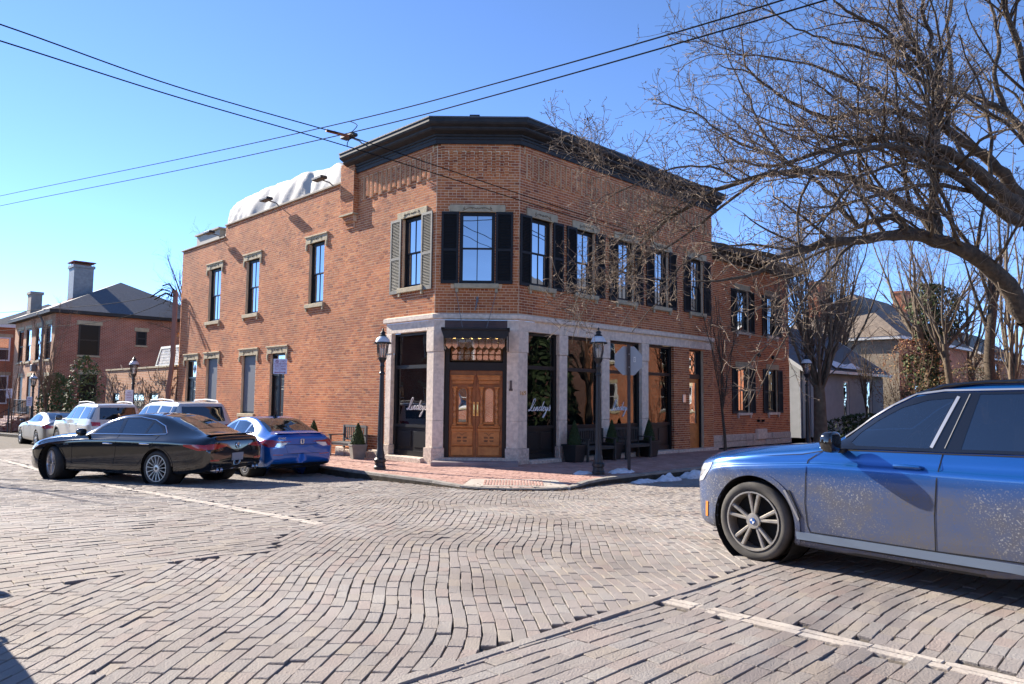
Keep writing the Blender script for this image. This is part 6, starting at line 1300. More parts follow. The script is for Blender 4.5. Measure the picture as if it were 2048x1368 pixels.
# --- black four door coupe turning on the left
m_blk = paint('black_car_paint', (.003, .0032, .004), 0, .1)
CLS = [(.885, .28, .50, .52, .44, .60, .38, .64, .655), (.84, .22, .70, .56, .62, .66, .52, .70, .715), (.68, .18, .85, .63, .77, .74, .62, .785, .80), (.4, .17, .915, .70, .83, .82, .68, .865, .885), (0, .19, .94, .77, .85, .885, .70, .935, .955), (-.5, .19, .945, .82, .86, .935, .72, .985, 1.0), (-.78, .19, .945, .84, .86, .955, .72, 1.01, 1.03), (-.95, .19, .945, .85, .86, .96, .70, 1.075, 1.10), (-1.3, .19, .945, .86, .85, .97, .635, 1.24, 1.275), (-1.75, .19, .945, .87, .845, .98, .585, 1.345, 1.395), (-2.15, .19, .945, .87, .84, .985, .57, 1.37, 1.425), (-2.6, .20, .945, .87, .84, .985, .565, 1.335, 1.39), (-3.1, .22, .945, .87, .83, .98, .575, 1.205, 1.26), (-3.5, .24, .93, .86, .81, .965, .60, 1.075, 1.125), (-3.75, .27, .905, .85, .79, .945, .63, 1.0, 1.045), (-3.93, .30, .87, .82, .76, .915, .645, .975, 1.015), (-4.05, .34, .81, .76, .71, .86, .63, .945, .985), (-4.09, .40, .76, .7, .67, .8, .60, .90, .93)]
c = Car('black_coupe', 'glossy black four door coupe turning across the street at the left', CLS, 2.94, .345, .60, m_blk, nx=170, arch=.05, crease=.014)
c.place(-9.73, 17.33, radians(68.8), .0, 1.03); c.wheels(.925, .24, .262, (15, 0, (.009, .012), .1), None, None, radians(-20)); c.arch(m_blk, .03, .008)
GLc = [(-.98, .985), (-1.9, 1.0), (-2.7, 1.01), (-3.02, 1.03), (-2.85, 1.16), (-2.55, 1.275), (-2.15, 1.325), (-1.8, 1.315), (-1.45, 1.235), (-1.2, 1.12)]
W3 = [[(-1.10, 1.0), (-1.78, 1.01), (-1.70, 1.285), (-1.46, 1.22), (-1.25, 1.115)], [(-1.86, 1.01), (-2.46, 1.02), (-2.50, 1.26), (-2.15, 1.305), (-1.80, 1.30)], [(-2.52, 1.025), (-2.93, 1.045), (-2.80, 1.15), (-2.56, 1.245)]]
WS_ = [(-.92, -.60), (-.92, .60), (-1.3, .53), (-1.66, .46), (-1.66, -.46), (-1.3, -.53)]; RS_ = [(-2.55, -.46), (-2.55, .46), (-3.0, .51), (-3.46, .55), (-3.46, -.55), (-3.0, -.51)]
c.cut(W3, [WS_]); c.cabin(-.95, -3.1, .96, .76, [(-2.0, (.38, -.38)), (-2.62, (.40, -.40))], -1.36, .56)
c.both('window_surround', GLc, m_gloss, off=.004, cell=.06, holes=W3, rim=.03)
for k_, q_ in enumerate(W3): c.both('window', q_, m_sglass if k_ == 0 else m_sglassd, off=.001, cell=.06, rim=0)
for sd in 'LR': c.ribbon('window_trim', [(-.97, .978), (-1.5, .988), (-2.0, .995), (-2.6, 1.0), (-3.03, 1.02)], .012, m_chrome, sd, .007, cell=.1); c.ribbon('roof_trim', [(-.98, .99), (-1.2, 1.13), (-1.45, 1.248), (-1.8, 1.33), (-2.15, 1.342), (-2.55, 1.292), (-2.87, 1.175), (-3.04, 1.03)], .012, m_chrome, sd, .007, cell=.1)
c.seams([[(-.62, .86), (-.60, .36), (-1.78, .36), (-1.84, .65), (-1.84, .975), (-.86, .95)], [(-1.84, .975), (-1.84, .65), (-1.78, .36), (-2.42, .38), (-2.62, .6), (-2.8, .78), (-2.9, .99)]], .007)
c.handle(-1.62, .80, m_chrome, .23); c.handle(-2.62, .82, m_chrome, .23); c.mirror_(-1.02, .985, m_blk, .10, .075)
c.drape('windscreen', [(-.90, -.64), (-.90, .64), (-1.3, .57), (-1.69, .49), (-1.69, -.49), (-1.3, -.57)], m_cglassc, 'T', .004, cell=.07, rim=0)
c.drape('rear_window', [(-2.55, -.46), (-2.55, .46), (-3.0, .51), (-3.48, .55), (-3.48, -.55), (-3.0, -.51)], m_cglass, 'T', .005, cell=.09)
c.both('tail_light', [(-4.07, .735), (-3.95, .72), (-3.62, .80), (-3.60, .835), (-3.9, .84), (-4.06, .82)], m_red, off=.007, cell=.05)
for sg in (1, -1):
    q = [(sg * .30, .79), (sg * .62, .74), (sg * .78, .74), (sg * .78, .83), (sg * .62, .845), (sg * .33, .82)]; c.drape('tail_light', q, m_red, 'B', .007, cell=.05); c.drape('rear_reflector', [(sg * .50, .50), (sg * .72, .51), (sg * .72, .545), (sg * .50, .535)], m_red, 'B', .006)
    for k in (.46, .57):
        m = MB(); m.lathe([(.052, -.02), (.052, .06), (.044, .06), (.040, -.02)], 16, (-4.135, sg * k, .33), axis='x'); m.tube([( -4.08, sg * k, .33), (-4.0, sg * k, .33)], .04, 10); m.build('exhaust_pipe', m_chrome, c.t, True)
c.drape('rear_diffuser', [(-.62, .30), (.62, .30), (.66, .40), (-.66, .40)], m_plast, 'B', .006); c.drape('licence_plate', [(-.16, .50), (.16, .50), (.16, .65), (-.16, .65)], m_plate, 'B', .014, rim=.015)
c.drape('headlight', [(.80, .56), (.62, .62), (.42, .70), (.55, .72), (.74, .66)], m_lens, 'L', .005); c.drape('intake_trim', [(.80, .24), (.76, .24), (.76, .44), (.79, .46)], m_chrome, 'L', .008)
c.drape('fender_badge', [(-.36, .74), (-.50, .74), (-.50, .765), (-.36, .765)], m_chrome, 'L', .006)
f = Fr((-4.142, 0, .80), (0, -1, 0), (-1, 0, 0)); m = MB(); m.tube([f(.055 * cos(a), .0, .055 * sin(a)) for a in np.linspace(0, 2 * pi, 21)[:-1]], .007, 6, close=True)
for k in range(3): a = pi / 2 + k * 2 * pi / 3; m.tube([f(0, 0, 0), f(.053 * cos(a), 0, .053 * sin(a))], [.010, .003], 4)
m.build('boot_emblem', m_chrome, c.t); text_mesh('boot_lettering', 'CLS', .075, Fr((-4.125, .42, .735), (0, -1, 0), (-1, 0, 0)), m_chrome, c.t, ext=.004)
m = MB(); m.box(-3.99, -3.86, -.60, .60, 1.012, 1.03, bev=.008); m.build('boot_spoiler', m_blk, c.t)
# --- bright blue saloon parked at the corner
m_civ = paint('bright_blue_paint', (.004, .095, .40), .2, .2)
CIV = [(.90, .26, .5, .52, .44, .62, .38, .68, .70), (.84, .22, .70, .58, .62, .70, .52, .75, .765), (.6, .20, .84, .68, .77, .79, .64, .84, .86), (0, .20, .89, .77, .82, .89, .70, .94, .965), (-.6, .20, .90, .82, .83, .94, .70, 1.0, 1.02), (-.85, .20, .90, .84, .83, .95, .69, 1.05, 1.075), (-1.3, .20, .90, .86, .82, .965, .62, 1.25, 1.29), (-1.7, .20, .90, .87, .815, .975, .575, 1.345, 1.39), (-2.05, .20, .90, .87, .81, .98, .565, 1.36, 1.41), (-2.5, .21, .90, .87, .805, .985, .56, 1.32, 1.37), (-2.95, .22, .90, .87, .80, .985, .57, 1.20, 1.245), (-3.3, .24, .89, .87, .79, .97, .61, 1.08, 1.115), (-3.5, .26, .875, .86, .775, .955, .64, 1.03, 1.055), (-3.66, .29, .85, .84, .755, .935, .65, 1.01, 1.04), (-3.745, .34, .81, .78, .72, .88, .64, .985, 1.02), (-3.785, .38, .775, .72, .69, .82, .62, .95, .985)]
c = Car('blue_saloon', 'bright blue saloon parked along the kerb beside the brick wall', CIV, 2.735, .335, .57, m_civ, nx=170, arch=.05, crease=.014)
cv = WL(4.05, 3.6, 0); c.place(cv.x, cv.y, radians(43), -.05, 1.0); c.wheels(.885, .215, .225, (5, .22, (.011, .012), .3), None, m_alloy); c.arch(m_civ, .028, .006)
GLv = [(-.95, .985), (-1.9, 1.0), (-2.6, 1.01), (-3.0, 1.03), (-2.9, 1.12), (-2.55, 1.255), (-2.1, 1.315), (-1.75, 1.31), (-1.4, 1.225), (-1.15, 1.11)]
W3 = [[(-1.05, 1.0), (-1.74, 1.01), (-1.67, 1.285), (-1.42, 1.21), (-1.2, 1.10)], [(-1.80, 1.01), (-2.42, 1.02), (-2.45, 1.25), (-2.1, 1.295), (-1.74, 1.293)], [(-2.48, 1.025), (-2.9, 1.04), (-2.82, 1.11), (-2.52, 1.23)]]
RS_ = [(-2.48, -.46), (-2.48, .46), (-2.95, .51), (-3.32, .55), (-3.32, -.55), (-2.95, -.51)]; WS_ = [(-.85, -.58), (-.85, .58), (-1.2, .52), (-1.6, .46), (-1.6, -.46), (-1.2, -.52)]
c.cut(W3, [WS_, RS_]); c.cabin(-.9, -3.3, .96, .74, [(-1.95, (.37, -.37)), (-2.55, (.40, -.40))], -1.3, .56)
c.both('window_surround', GLv, m_chrome, off=.004, cell=.06, holes=W3, rim=.03)
for q_ in W3: c.both('window', q_, m_sglass, off=.001, cell=.06, rim=0)
c.seams([[(-.60, .86), (-.58, .34), (-1.74, .34), (-1.8, .65), (-1.8, .975), (-.8, .95)], [(-1.8, .975), (-1.8, .65), (-1.74, .34), (-2.3, .36), (-2.45, .55), (-2.62, .75), (-2.72, .99)]], .007)
c.handle(-1.55, .82, m_civ, .2); c.handle(-2.5, .84, m_civ, .2); c.mirror_(-1.0, .985, m_civ, .10, .08)
c.drape('windscreen', [(-.82, -.62), (-.82, .62), (-1.2, .56), (-1.63, .49), (-1.63, -.49), (-1.2, -.56)], m_cglassc, 'T', .004, cell=.07, rim=0)
c.drape('rear_window', [(-2.45, -.50), (-2.45, .50), (-2.95, .55), (-3.36, .60), (-3.36, -.60), (-2.95, -.55)], m_cglassc, 'T', .004, cell=.07, rim=0)
for sg in (1, -1):
    c.drape('tail_light', [(sg * .26, .855), (sg * .50, .875), (sg * .70, .895), (sg * .80, .90), (sg * .80, .74), (sg * .68, .74), (sg * .62, .83), (sg * .45, .84)], m_red, 'B', .008, cell=.05); c.drape('reverse_light', [(sg * .36, .838), (sg * .61, .825), (sg * .665, .745), (sg * .55, .735), (sg * .40, .80)], m_lens, 'B', .007, cell=.05); c.drape('rear_reflector', [(sg * .46, .55), (sg * .70, .56), (sg * .70, .575), (sg * .46, .565)], m_red, 'B', .006)
c.both('tail_light', [(-3.76, .75), (-3.58, .80), (-3.50, .86), (-3.62, .90), (-3.76, .90)], m_red, off=.008, cell=.05)
c.drape('plate_recess', [(-.34, .59), (.34, .59), (.42, .78), (-.42, .78)], m_civ, 'B', .006, rim=.02); c.drape('boot_gap', [(-.46, .575), (.46, .575), (.46, .583), (-.46, .583)], m_seam, 'B', .006, rim=0); c.drape('boot_gap', [(-.43, .782), (.43, .782), (.43, .792), (-.43, .792)], m_seam, 'B', .010, rim=0); c.drape('rear_valance', [(-.70, .29), (.70, .29), (.72, .36), (-.72, .36)], m_plast, 'B', .006)
m = MB(); m.box(-3.74, -3.60, -.58, .58, 1.035, 1.05, bev=.007); m.build('boot_spoiler', m_civ, c.t)
f = Fr((-3.842, 0, .86), (0, -1, 0), (-1, 0, 0)); m = MB(); m.tube([f(-.045, 0, .045), f(-.04, 0, -.045), f(-.02, 0, -.055), f(.02, 0, -.055), f(.04, 0, -.045), f(.045, 0, .045), f(.02, 0, .052), f(-.02, 0, .052)], .006, 5, close=True)
for a, b in (((-.026, .042), (-.022, -.044)), ((.026, .042), (.022, -.044)), ((-.024, 0), (.024, 0))): m.tube([f(a[0], 0, a[1]), f(b[0], 0, b[1])], .008, 5)
m.build('boot_emblem', m_chrome, c.t); text_mesh('boot_lettering', 'CIVIC', .062, Fr((-3.835, .50, .935), (0, -1, 0), (-1, 0, 0)), m_chrome, c.t, ext=.004, sp=1.25)
m = MB(); m.prism([(-2.28, 1.395), (-2.42, 1.385), (-2.40, 1.45), (-2.36, 1.455)], -.02, .02); m.build('roof_antenna', m_civ, c.t)
m = MB(); m.box(-2.95, -2.65, -.3, -.05, .92, 1.0); m.build('shelf_paper', m_white, c.t)
# --- white sport utility cars and the silver saloon farther up the kerb
m_wht = paint('white_paint', (.52, .515, .49), .0, .3); m_slv = paint('silver_paint', (.28, .29, .30), .7, .3)
SUVT = [(.9, .34, .55, .66, .5, .86, .42, .94, .96), (.85, .30, .74, .72, .68, .94, .58, 1.0, 1.02), (.6, .28, .93, .86, .87, 1.03, .72, 1.09, 1.11), (0, .28, .98, .95, .93, 1.10, .78, 1.16, 1.18), (-.6, .28, .985, 1.0, .94, 1.13, .78, 1.20, 1.22), (-.85, .28, .985, 1.0, .935, 1.14, .77, 1.27, 1.30), (-1.4, .28, .985, 1.0, .925, 1.15, .70, 1.62, 1.67), (-1.8, .28, .985, 1.0, .925, 1.16, .68, 1.69, 1.745), (-2.6, .28, .985, 1.0, .925, 1.17, .67, 1.72, 1.775), (-3.6, .30, .98, 1.0, .915, 1.18, .66, 1.70, 1.755), (-3.85, .33, .96, 1.0, .89, 1.18, .65, 1.66, 1.71), (-3.98, .38, .93, 1.0, .85, 1.16, .66, 1.40, 1.45), (-4.08, .42, .88, .95, .80, 1.08, .68, 1.16, 1.19), (-4.11, .46, .83, .9, .76, 1.0, .66, 1.08, 1.1)]
def suv(label, s, off):
    c = Car('white_suv', label, SUVT, 3.02, .38, .62, m_wht, nx=110, arch=.06, group='white sport utility cars along the left kerb'); p = WL(s, off, 0); c.place(p.x, p.y, radians(44.7), -.06 + dz(p.x, p.y)); c.wheels(.95, .25, .25, (5, .2, (.02, .022), .2)); c.arch(m_plast, .05, .008)
    c.both('window', [(-1.05, 1.19), (-1.78, 1.2), (-1.72, 1.60), (-1.5, 1.58), (-1.25, 1.42)], m_cglass, off=.007); c.both('window', [(-1.86, 1.2), (-2.62, 1.21), (-2.66, 1.63), (-1.80, 1.62)], m_cglass, off=.007); c.both('window', [(-2.80, 1.21), (-3.62, 1.24), (-3.55, 1.61), (-2.82, 1.63)], m_cglassc if off < 3.5 else m_cglass, off=.007)
    c.drape('rear_window', [(-.62, 1.2), (.62, 1.2), (.58, 1.62), (-.58, 1.62)], m_cglass, 'B', .006); c.drape('windscreen', [(-.92, -.6), (-.92, .6), (-1.42, .55), (-1.42, -.55)], m_cglass, 'T', .006)
    c.both('pillar_cover', [(-3.66, 1.22), (-3.93, 1.22), (-3.84, 1.62), (-3.62, 1.62)], m_gloss, off=.006); c.seams([[(-.55, 1.0), (-.52, .42), (-1.78, .42), (-1.83, .8), (-1.83, 1.13), (-.8, 1.1)], [(-1.83, 1.13), (-1.83, .8), (-1.78, .42), (-2.4, .45), (-2.62, .7), (-2.72, 1.14)]]); c.handle(-1.6, 1.02, m_wht); c.handle(-2.55, 1.03, m_wht); c.mirror_(-.98, 1.16, m_gloss, .12, .10)
    for sg in (1, -1): c.drape('tail_light', [(sg * .6, .98), (sg * .86, .98), (sg * .86, 1.12), (sg * .6, 1.1)], m_red, 'B', .008); m = MB(); m.tube([(-1.6, sg * .66, 1.69), (-1.7, sg * .66, 1.79), (-2.6, sg * .65, 1.82), (-3.4, sg * .64, 1.79), (-3.55, sg * .64, 1.69)], .022, 8); m.build('roof_rail', m_white, c.t, True)
    c.both('headlight', [(.83, .84), (.62, .92), (.5, .98), (.66, .99), (.8, .94)], m_lens, off=.006); return c
suv('white sport utility car with dark mirrors parked ahead of the other white one', 17.3, 3.75); suv('white sport utility car with a big black rear window just ahead of the blue saloon', 9.85, 3.75)
c = Car('silver_saloon', 'silver saloon farthest up the left kerb beside the iron lamp post', CIV, 2.735, .33, .57, m_slv, nx=100, arch=.05); p = WL(23.7, 3.7, 0); c.place(p.x, p.y, radians(44.7), -.06 + dz(p.x, p.y), 1.03); c.wheels(.885, .215, .225, (5, .2, (.014, .016), .2))
c.both('window', [(-1.05, 1.0), (-1.74, 1.01), (-1.67, 1.285), (-1.42, 1.21), (-1.2, 1.10)], m_cglass, off=.007); c.both('window', [(-1.80, 1.01), (-2.42, 1.02), (-2.45, 1.25), (-2.1, 1.295), (-1.74, 1.293)], m_cglass, off=.007); c.both('window', [(-2.48, 1.025), (-2.9, 1.04), (-2.82, 1.11), (-2.52, 1.23)], m_cglass, off=.007)
c.drape('rear_window', [(-2.48, -.46), (-2.48, .46), (-3.34, .55), (-3.34, -.55)], m_cglass, 'T', .006); c.drape('windscreen', [(-.82, -.58), (-.82, .58), (-1.6, .46), (-1.6, -.46)], m_cglass, 'T', .006)
c.seams([[(-.60, .86), (-.58, .34), (-1.74, .34), (-1.8, .65), (-1.8, .975), (-.8, .95)], [(-1.8, .975), (-1.8, .65), (-1.74, .34), (-2.3, .36), (-2.45, .55), (-2.62, .75), (-2.72, .99)]]); c.mirror_(-1.0, .985, m_gloss, .10, .08); c.handle(-1.55, .82, m_slv); c.handle(-2.5, .84, m_slv)
c.both('tail_light', [(-3.76, .76), (-3.50, .80), (-3.35, .88), (-3.6, .92), (-3.76, .92)], m_red, off=.008)
for sg in (1, -1): c.drape('tail_light', [(sg * .4, .78), (sg * .78, .76), (sg * .78, .90), (sg * .42, .86)], m_red, 'B', .008)
for t_, l_, r_, k_ in CARS: t_.location = l_; t_.rotation_euler = (0, 0, r_); t_.scale = (k_, k_, k_)
oc = dup([o for o in COL.objects if o.name == 'silver_saloon'][0], (-6.8, 6.62, gz(6)), pi / 2 + radians(44.7), 'unseen silver saloon added outside the lower left corner to shade the road')  # copy added out of view to cast the lower left shadow
# ------------------------------------------------------------------ street furniture
def lamp_post():
    t = thing('street_lamp', 'lamp', 'street lamp', group='old gas style street lamps'); m = MB()
    m.lathe([(.15, 0), (.15, .06), (.13, .09), (.125, .16), (.145, .18), (.145, .24), (.11, .28), (.10, .42), (.082, .46), (.075, .7), (.066, 1.4), (.056, 2.2), (.052, 2.32), (.07, 2.34), (.07, 2.37), (.05, 2.4), (.05, 2.5), (.065, 2.54), (.05, 2.6), (.06, 2.64)], 14); m.build('post', m_blackr, t, True, .5)
    m = MB()
    for k in range(8): a = 2 * pi * k / 8; m.tube([(.10 * cos(a), .10 * sin(a), .26), (.074 * cos(a), .074 * sin(a), .5), (.060 * cos(a), .060 * sin(a), 1.6)], .007, 4)
    m.build('fluting', m_blackr, t); m = MB(); m.lathe([(.06, 2.64), (.085, 2.68), (.10, 2.72), (.108, 2.75)], 14)
    for k in range(4): a = 2 * pi * k / 4 + .4; m.tube([(.10 * cos(a), .10 * sin(a), 2.72), (.125 * cos(a), .125 * sin(a), 2.85), (.15 * cos(a), .15 * sin(a), 3.12)], .008, 5)
    m.lathe([(.13, 3.11), (.165, 3.115), (.165, 3.13), (.13, 3.13)], 14); m.build('lantern_frame', m_blackr, t); m = MB(); m.lathe([(.085, 2.75), (.125, 2.9), (.14, 3.11)], 14); m.build('lantern_glass', m_lant, t, True)
    m = MB(); m.lathe([(.185, 3.13), (.175, 3.18), (.14, 3.24), (.09, 3.28), (.07, 3.29)], 18); m.build('dome', M('lamp_dome', (.62, .63, .64), .35), t, True)
    m = MB(); m.lathe([(.205, 3.10), (.21, 3.13), (.185, 3.14)], 36, rf=lambda a: 1 + .035 * cos(18 * a)); m.lathe([(.085, 3.285), (.10, 3.30), (.06, 3.33), (.055, 3.36), (.075, 3.37), (.04, 3.41), (.02, 3.43), (.028, 3.46), (.0, 3.50)], 12); m.build('crown', m_blackr, t, True, .5)
    m = MB()
    for sx in (-.03, .03): m.lathe([(.012, 2.78), (.016, 2.84), (.022, 2.9), (.022, 2.96), (.008, 3.0)], 8, (sx, 0, 0))
    m.build('gas_mantle', m_white, t); return t
lp = lamp_post(); lp.location = (-3.23, 18.52, ZS); lp['label'] = 'street lamp before the sunlit brick wall, left of the entrance'
dup(lp, (2.08, 17.82, ZS), .3, 'street lamp near the kerb in front of the shop windows'); dup(lp, (10.6, 26.7, ZS), .8, 'street lamp beside the pear tree trunk')
p = WL(16.4, 2.3, ZS); l4 = dup(lp, (p.x, p.y, p.z + dz(p.x, p.y)), .5, 'street lamp in front of the vine hung wing'); p = WL(32.7, 2.3, ZS); l5 = dup(lp, (p.x, p.y, p.z + dz(p.x, p.y)), .2, 'street lamp before the house with grey downpipe')
def plate_sign(name, label, loc, w, h, post, rows, face=NC, pr=.03, zc=None, arrows=False):
    t = thing(name, label, 'sign', loc); f = Fr(loc, Vector((0, 0, 1)).cross(face) * -1, face); zc = zc or post - h / 2
    if post: m = MB(); m.box(-pr, pr, -.05, .0, 0, post, f) if pr < .1 else None; m.build('post', m_blackr, t)
    m = MB(); m.box(-w / 2, w / 2, .004, .012, zc - h / 2, zc + h / 2, f, bev=.003); b = m.build('sign_plate', m_signw, t); rd = f.z.cross(f.y)
    fx = Fr(loc, rd, face)
    for tx, x, z, sz in rows: text_mesh('sign_lettering', tx, sz, Fr(fx(x, .0135, zc + z), rd, face), m_signr, b, ext=.0006)
    if arrows:
        m = MB(); z = zc - h * .40
        fx.flip = True; m._add([(-w * .42, .0145, z), (-w * .34, .0145, z + .028), (-w * .34, .0145, z + .009), (w * .34, .0145, z + .009), (w * .34, .0145, z + .028), (w * .42, .0145, z), (w * .34, .0145, z - .028), (w * .34, .0145, z - .009), (-w * .34, .0145, z - .009), (-w * .34, .0145, z - .028)], [tuple(range(10))], fx)
        m._add([(-.004, .0145, zc - h * .36), (.004, .0145, zc - h * .36), (.004, .0145, zc + h * .36), (-.004, .0145, zc + h * .36)], [(0, 1, 2, 3)], fx); 
        c0 = (-w * .24, zc + h * .32); m.tube([fx(c0[0] + .045 * cos(a), .015, c0[1] + .045 * sin(a)) for a in np.linspace(0, 2 * pi, 17)[:-1]], .006, 4, ID, close=True); m.tube([fx(c0[0] - .032, .016, c0[1] + .032), fx(c0[0] + .032, .016, c0[1] - .032)], .005, 4, ID)
        m.build('sign_symbol', m_signr, b)
    return t
d = Vector((-.293, -.956, 0)).normalized(); d = Vector((-.18, -.98, 0)).normalized()
plate_sign('parking_sign', 'white and red no stopping sign on a thin post behind the blue saloon', (-6.9, 22.15, ZS), .44, .45, 2.88, [('NO', .105, .145, .085), ('STOPPING', .108, .07, .052), ('ANY', .105, .0, .075), ('TIME', .105, -.085, .075), ('P', -.106, .144, .07), ('TOW ZONE', -.105, .075, .036), ('8AM-4PM', -.105, .03, .036), ('MONDAY', -.105, -.01, .032), ('APR 1 TO', -.105, -.055, .036), ('NOV 1', -.105, -.1, .036)], d, arrows=True)
for s, lb, o, hh in ((16.35, 'small white parking sign on the lamp post before the wing', l4, 2.0), (32.65, 'small white parking sign on the lamp post before the house', l5, 2.0)):
    p = WL(s, 2.42, ZS); t = plate_sign('parking_sign', lb, (p.x + .03, p.y - .1, ZS + dz(p.x, p.y)), .36, .52, 0, [('NO', 0, .15, .09), ('PARKING', 0, .05, .06), ('8AM-4PM', 0, -.05, .05), ('<->', 0, -.17, .09)], d, zc=1.85)
p = WL(38.5, 2.3, ZS); plate_sign('parking_sign', 'small white parking sign on a post at the left edge', (p.x, p.y, ZS + dz(p.x, p.y)), .42, .58, 2.7, [('NO', 0, .15, .1), ('PARKING', 0, .04, .07), ('<->', 0, -.15, .1)], d)
# stop sign seen from behind, turned along the right street
ss_ = thing('stop_sign', 'back of an octagonal stop sign on a square brown post', 'sign', (2.9, 18.39, ZS)); m = MB(); m.box(2.865, 2.935, 18.36, 18.43, ZS - .05, 3.22); m.build('post', M('rusty_post', (.06, .045, .04), .7, c2=(.04, .03, .028), ns=9), ss_)
fo = Fr((2.9, 18.44, 2.82), (.985, .17, 0), (-.17, .985, 0)); m = MB(); R_ = .385; m.prism([(R_ * cos(pi / 8 + k * pi / 4) / cos(pi / 8) * .93, R_ * sin(pi / 8 + k * pi / 4) / cos(pi / 8) * .93) for k in range(8)], .0, .006, fo); so8 = m.build('sign_plate', M('bare_aluminium', (.30, .31, .33), .45, .3), ss_)
m = MB(); m.prism([(R_ * cos(pi / 8 + k * pi / 4) / cos(pi / 8) * .93, R_ * sin(pi / 8 + k * pi / 4) / cos(pi / 8) * .93) for k in range(8)], .0063, .007, fo); m.build('red_face', m_signr, so8); m = MB(); m.box(.13, .185, -.003, -.0005, -.03, .10, fo); sk_ = m.build('sticker', m_white, so8); text_mesh('sticker_lettering', '4', .07, Fr(fo(.157, -.0035, .045), (1, 0, 0), -fo.y), m_black, sk_, ext=.0004); text_mesh('sticker_lettering', '4', .07, Fr(fo(.157, -.0035, .0), (1, 0, 0), -fo.y), m_black, sk_, ext=.0004)
text_mesh('sign_lettering', 'STOP', .27, Fr(fo(0, .0075, 0), (-1, 0, 0), fo.y), m_white, so8, ext=.0005)
for z in (2.66, 2.98): m = MB(); m.ball((2.9, 18.355, z), .012, n=6); m.build('bolt', m_steel, ss_)
# benches
def bench(label, fr, L=1.25, mat=None):
    mat = mat or M('weathered_bench_wood', (.050, .047, .042), .75, c2=(.035, .033, .03), ns=9); t = thing('park_bench', label, 'bench', tuple(fr(0, 0, 0)), group='slatted wooden benches against the building')
    for s in (-L / 2, L / 2 - .06):
        m = MB(); m.box(s, s + .06, -.03, .03, 0, .92, fr); m.build('leg', mat, t); m = MB(); m.box(s, s + .06, .45, .51, 0, .62, fr); m.build('leg', mat, t); m = MB(); m.box(s - .005, s + .065, -.02, .55, .62, .655, fr, bev=.008); m.build('armrest', mat, t)
    m = MB(); m.box(-L / 2 + .06, L / 2 - .06, -.02, .02, .86, .93, fr); m.box(-L / 2 + .06, L / 2 - .06, -.02, .02, .48, .53, fr); m.box(-L / 2 + .06, L / 2 - .06, .44, .48, .34, .40, fr); m.build('rail', mat, t); n = int(L / .105)
    for i in range(n): s = -L / 2 + .09 + (L - .22) * i / (n - 1); m = MB(); m.box(s, s + .04, -.012, .012, .53, .86, fr); m.build('slat', mat, t)
    for i in range(5): y = .01 + i * .1; m = MB(); m.box(-L / 2, L / 2, y, y + .08, .40, .43, fr); m.build('seat_slat', mat, t)
    return t
def ffr(o, fr): q = Fr(o, fr.x, fr.y); q.flip = fr.flip; return q
m_bw = M('grey_bench_wood', (.13, .13, .125), .8, c2=(.09, .09, .085), ns=9)
bench('weathered slatted bench beside the sunlit brick wall', ffr(WL(3.55, .12, ZS), WL), 1.25, m_bw); bench('dark slatted bench between the first two clipped cones', ffr(WR(2.72, .22, ZS), WR), 1.3); bench('dark slatted bench between the last two clipped cones', ffr(WR(4.5, .22, ZS), WR), 1.3)
def planter(label, loc, rz, h=.46, w=.23, cone=.62, cr=.25, mats=None, pm=None, seed=1):
    pm = pm or m_plast; t = thing('planter', label, 'planter', loc, group='tapered square planters by the storefront'); f = Fr(loc, (cos(rz), sin(rz), 0), (-sin(rz), cos(rz), 0)); m = MB()
    w0, w1 = w * .72, w; P = [(-w0, -w0, 0), (w0, -w0, 0), (w0, w0, 0), (-w0, w0, 0), (-w1, -w1, h), (w1, -w1, h), (w1, w1, h), (-w1, w1, h)]; m._add(P, [(3, 2, 1, 0), (0, 1, 5, 4), (1, 2, 6, 5), (2, 3, 7, 6), (3, 0, 4, 7)], f); m.box(-w1 - .015, w1 + .015, -w1 - .015, -w1 + .02, h - .04, h, f); m.box(-w1 - .015, w1 + .015, w1 - .02, w1 + .015, h - .04, h, f); m.box(-w1 - .015, -w1 + .02, -w1, w1, h - .04, h, f); m.box(w1 - .02, w1 + .015, -w1, w1, h - .04, h, f); m.build('pot', pm, t)
    m = MB(); m.box(-w1 + .02, w1 - .02, -w1 + .02, w1 - .02, h - .1, h - .05, f); m.build('soil', m_joint, t)
    b = thing('topiary', label.replace('planter holding', 'clipped evergreen cone growing in').replace('a clipped cone', 'the pot'), 'shrub', (loc[0], loc[1], loc[2] + h - .05), group='clipped evergreen cones')
    leafmass('', '', '', (loc[0], loc[1], loc[2] + h - .06), cr, cr, cone, 2600, .022, mats or [m_bx1, m_bx2], 'cone', b, seed=seed); m = MB(); m.lathe([(cr * .6, .02), (cr * .78, .1), (cr * .4, cone * .6), (.01, cone * .93)], 12, (loc[0], loc[1], loc[2] + h - .05)); m.build('inner_growth', m_lv1, b, True)
m_zinc = M('zinc_planter', (.21, .20, .18), .55, c2=(.15, .145, .13), ns=6)
p = WL(2.62, .62, ZS); planter('zinc planter holding a clipped cone beside the weathered bench', tuple(p), .45, .42, .215, .66, .235, pm=m_zinc, seed=51); p = WL(5.3, .5, ZS); planter('zinc planter holding a clipped cone half hidden behind the blue saloon', tuple(p), .5, .42, .215, .66, .235, pm=m_zinc, seed=52)
for s, lb in ((1.85, 'black planter holding a clipped cone nearest the entrance'), (3.55, 'black planter holding a clipped cone between the two dark benches'), (5.45, 'black planter holding a clipped cone beside the brick pier')): p = WR(s, .42, ZS); planter(lb, tuple(p), .79, .5, .25, .72, .22, mats=[m_lv1, m_bx1], seed=int(s * 10))
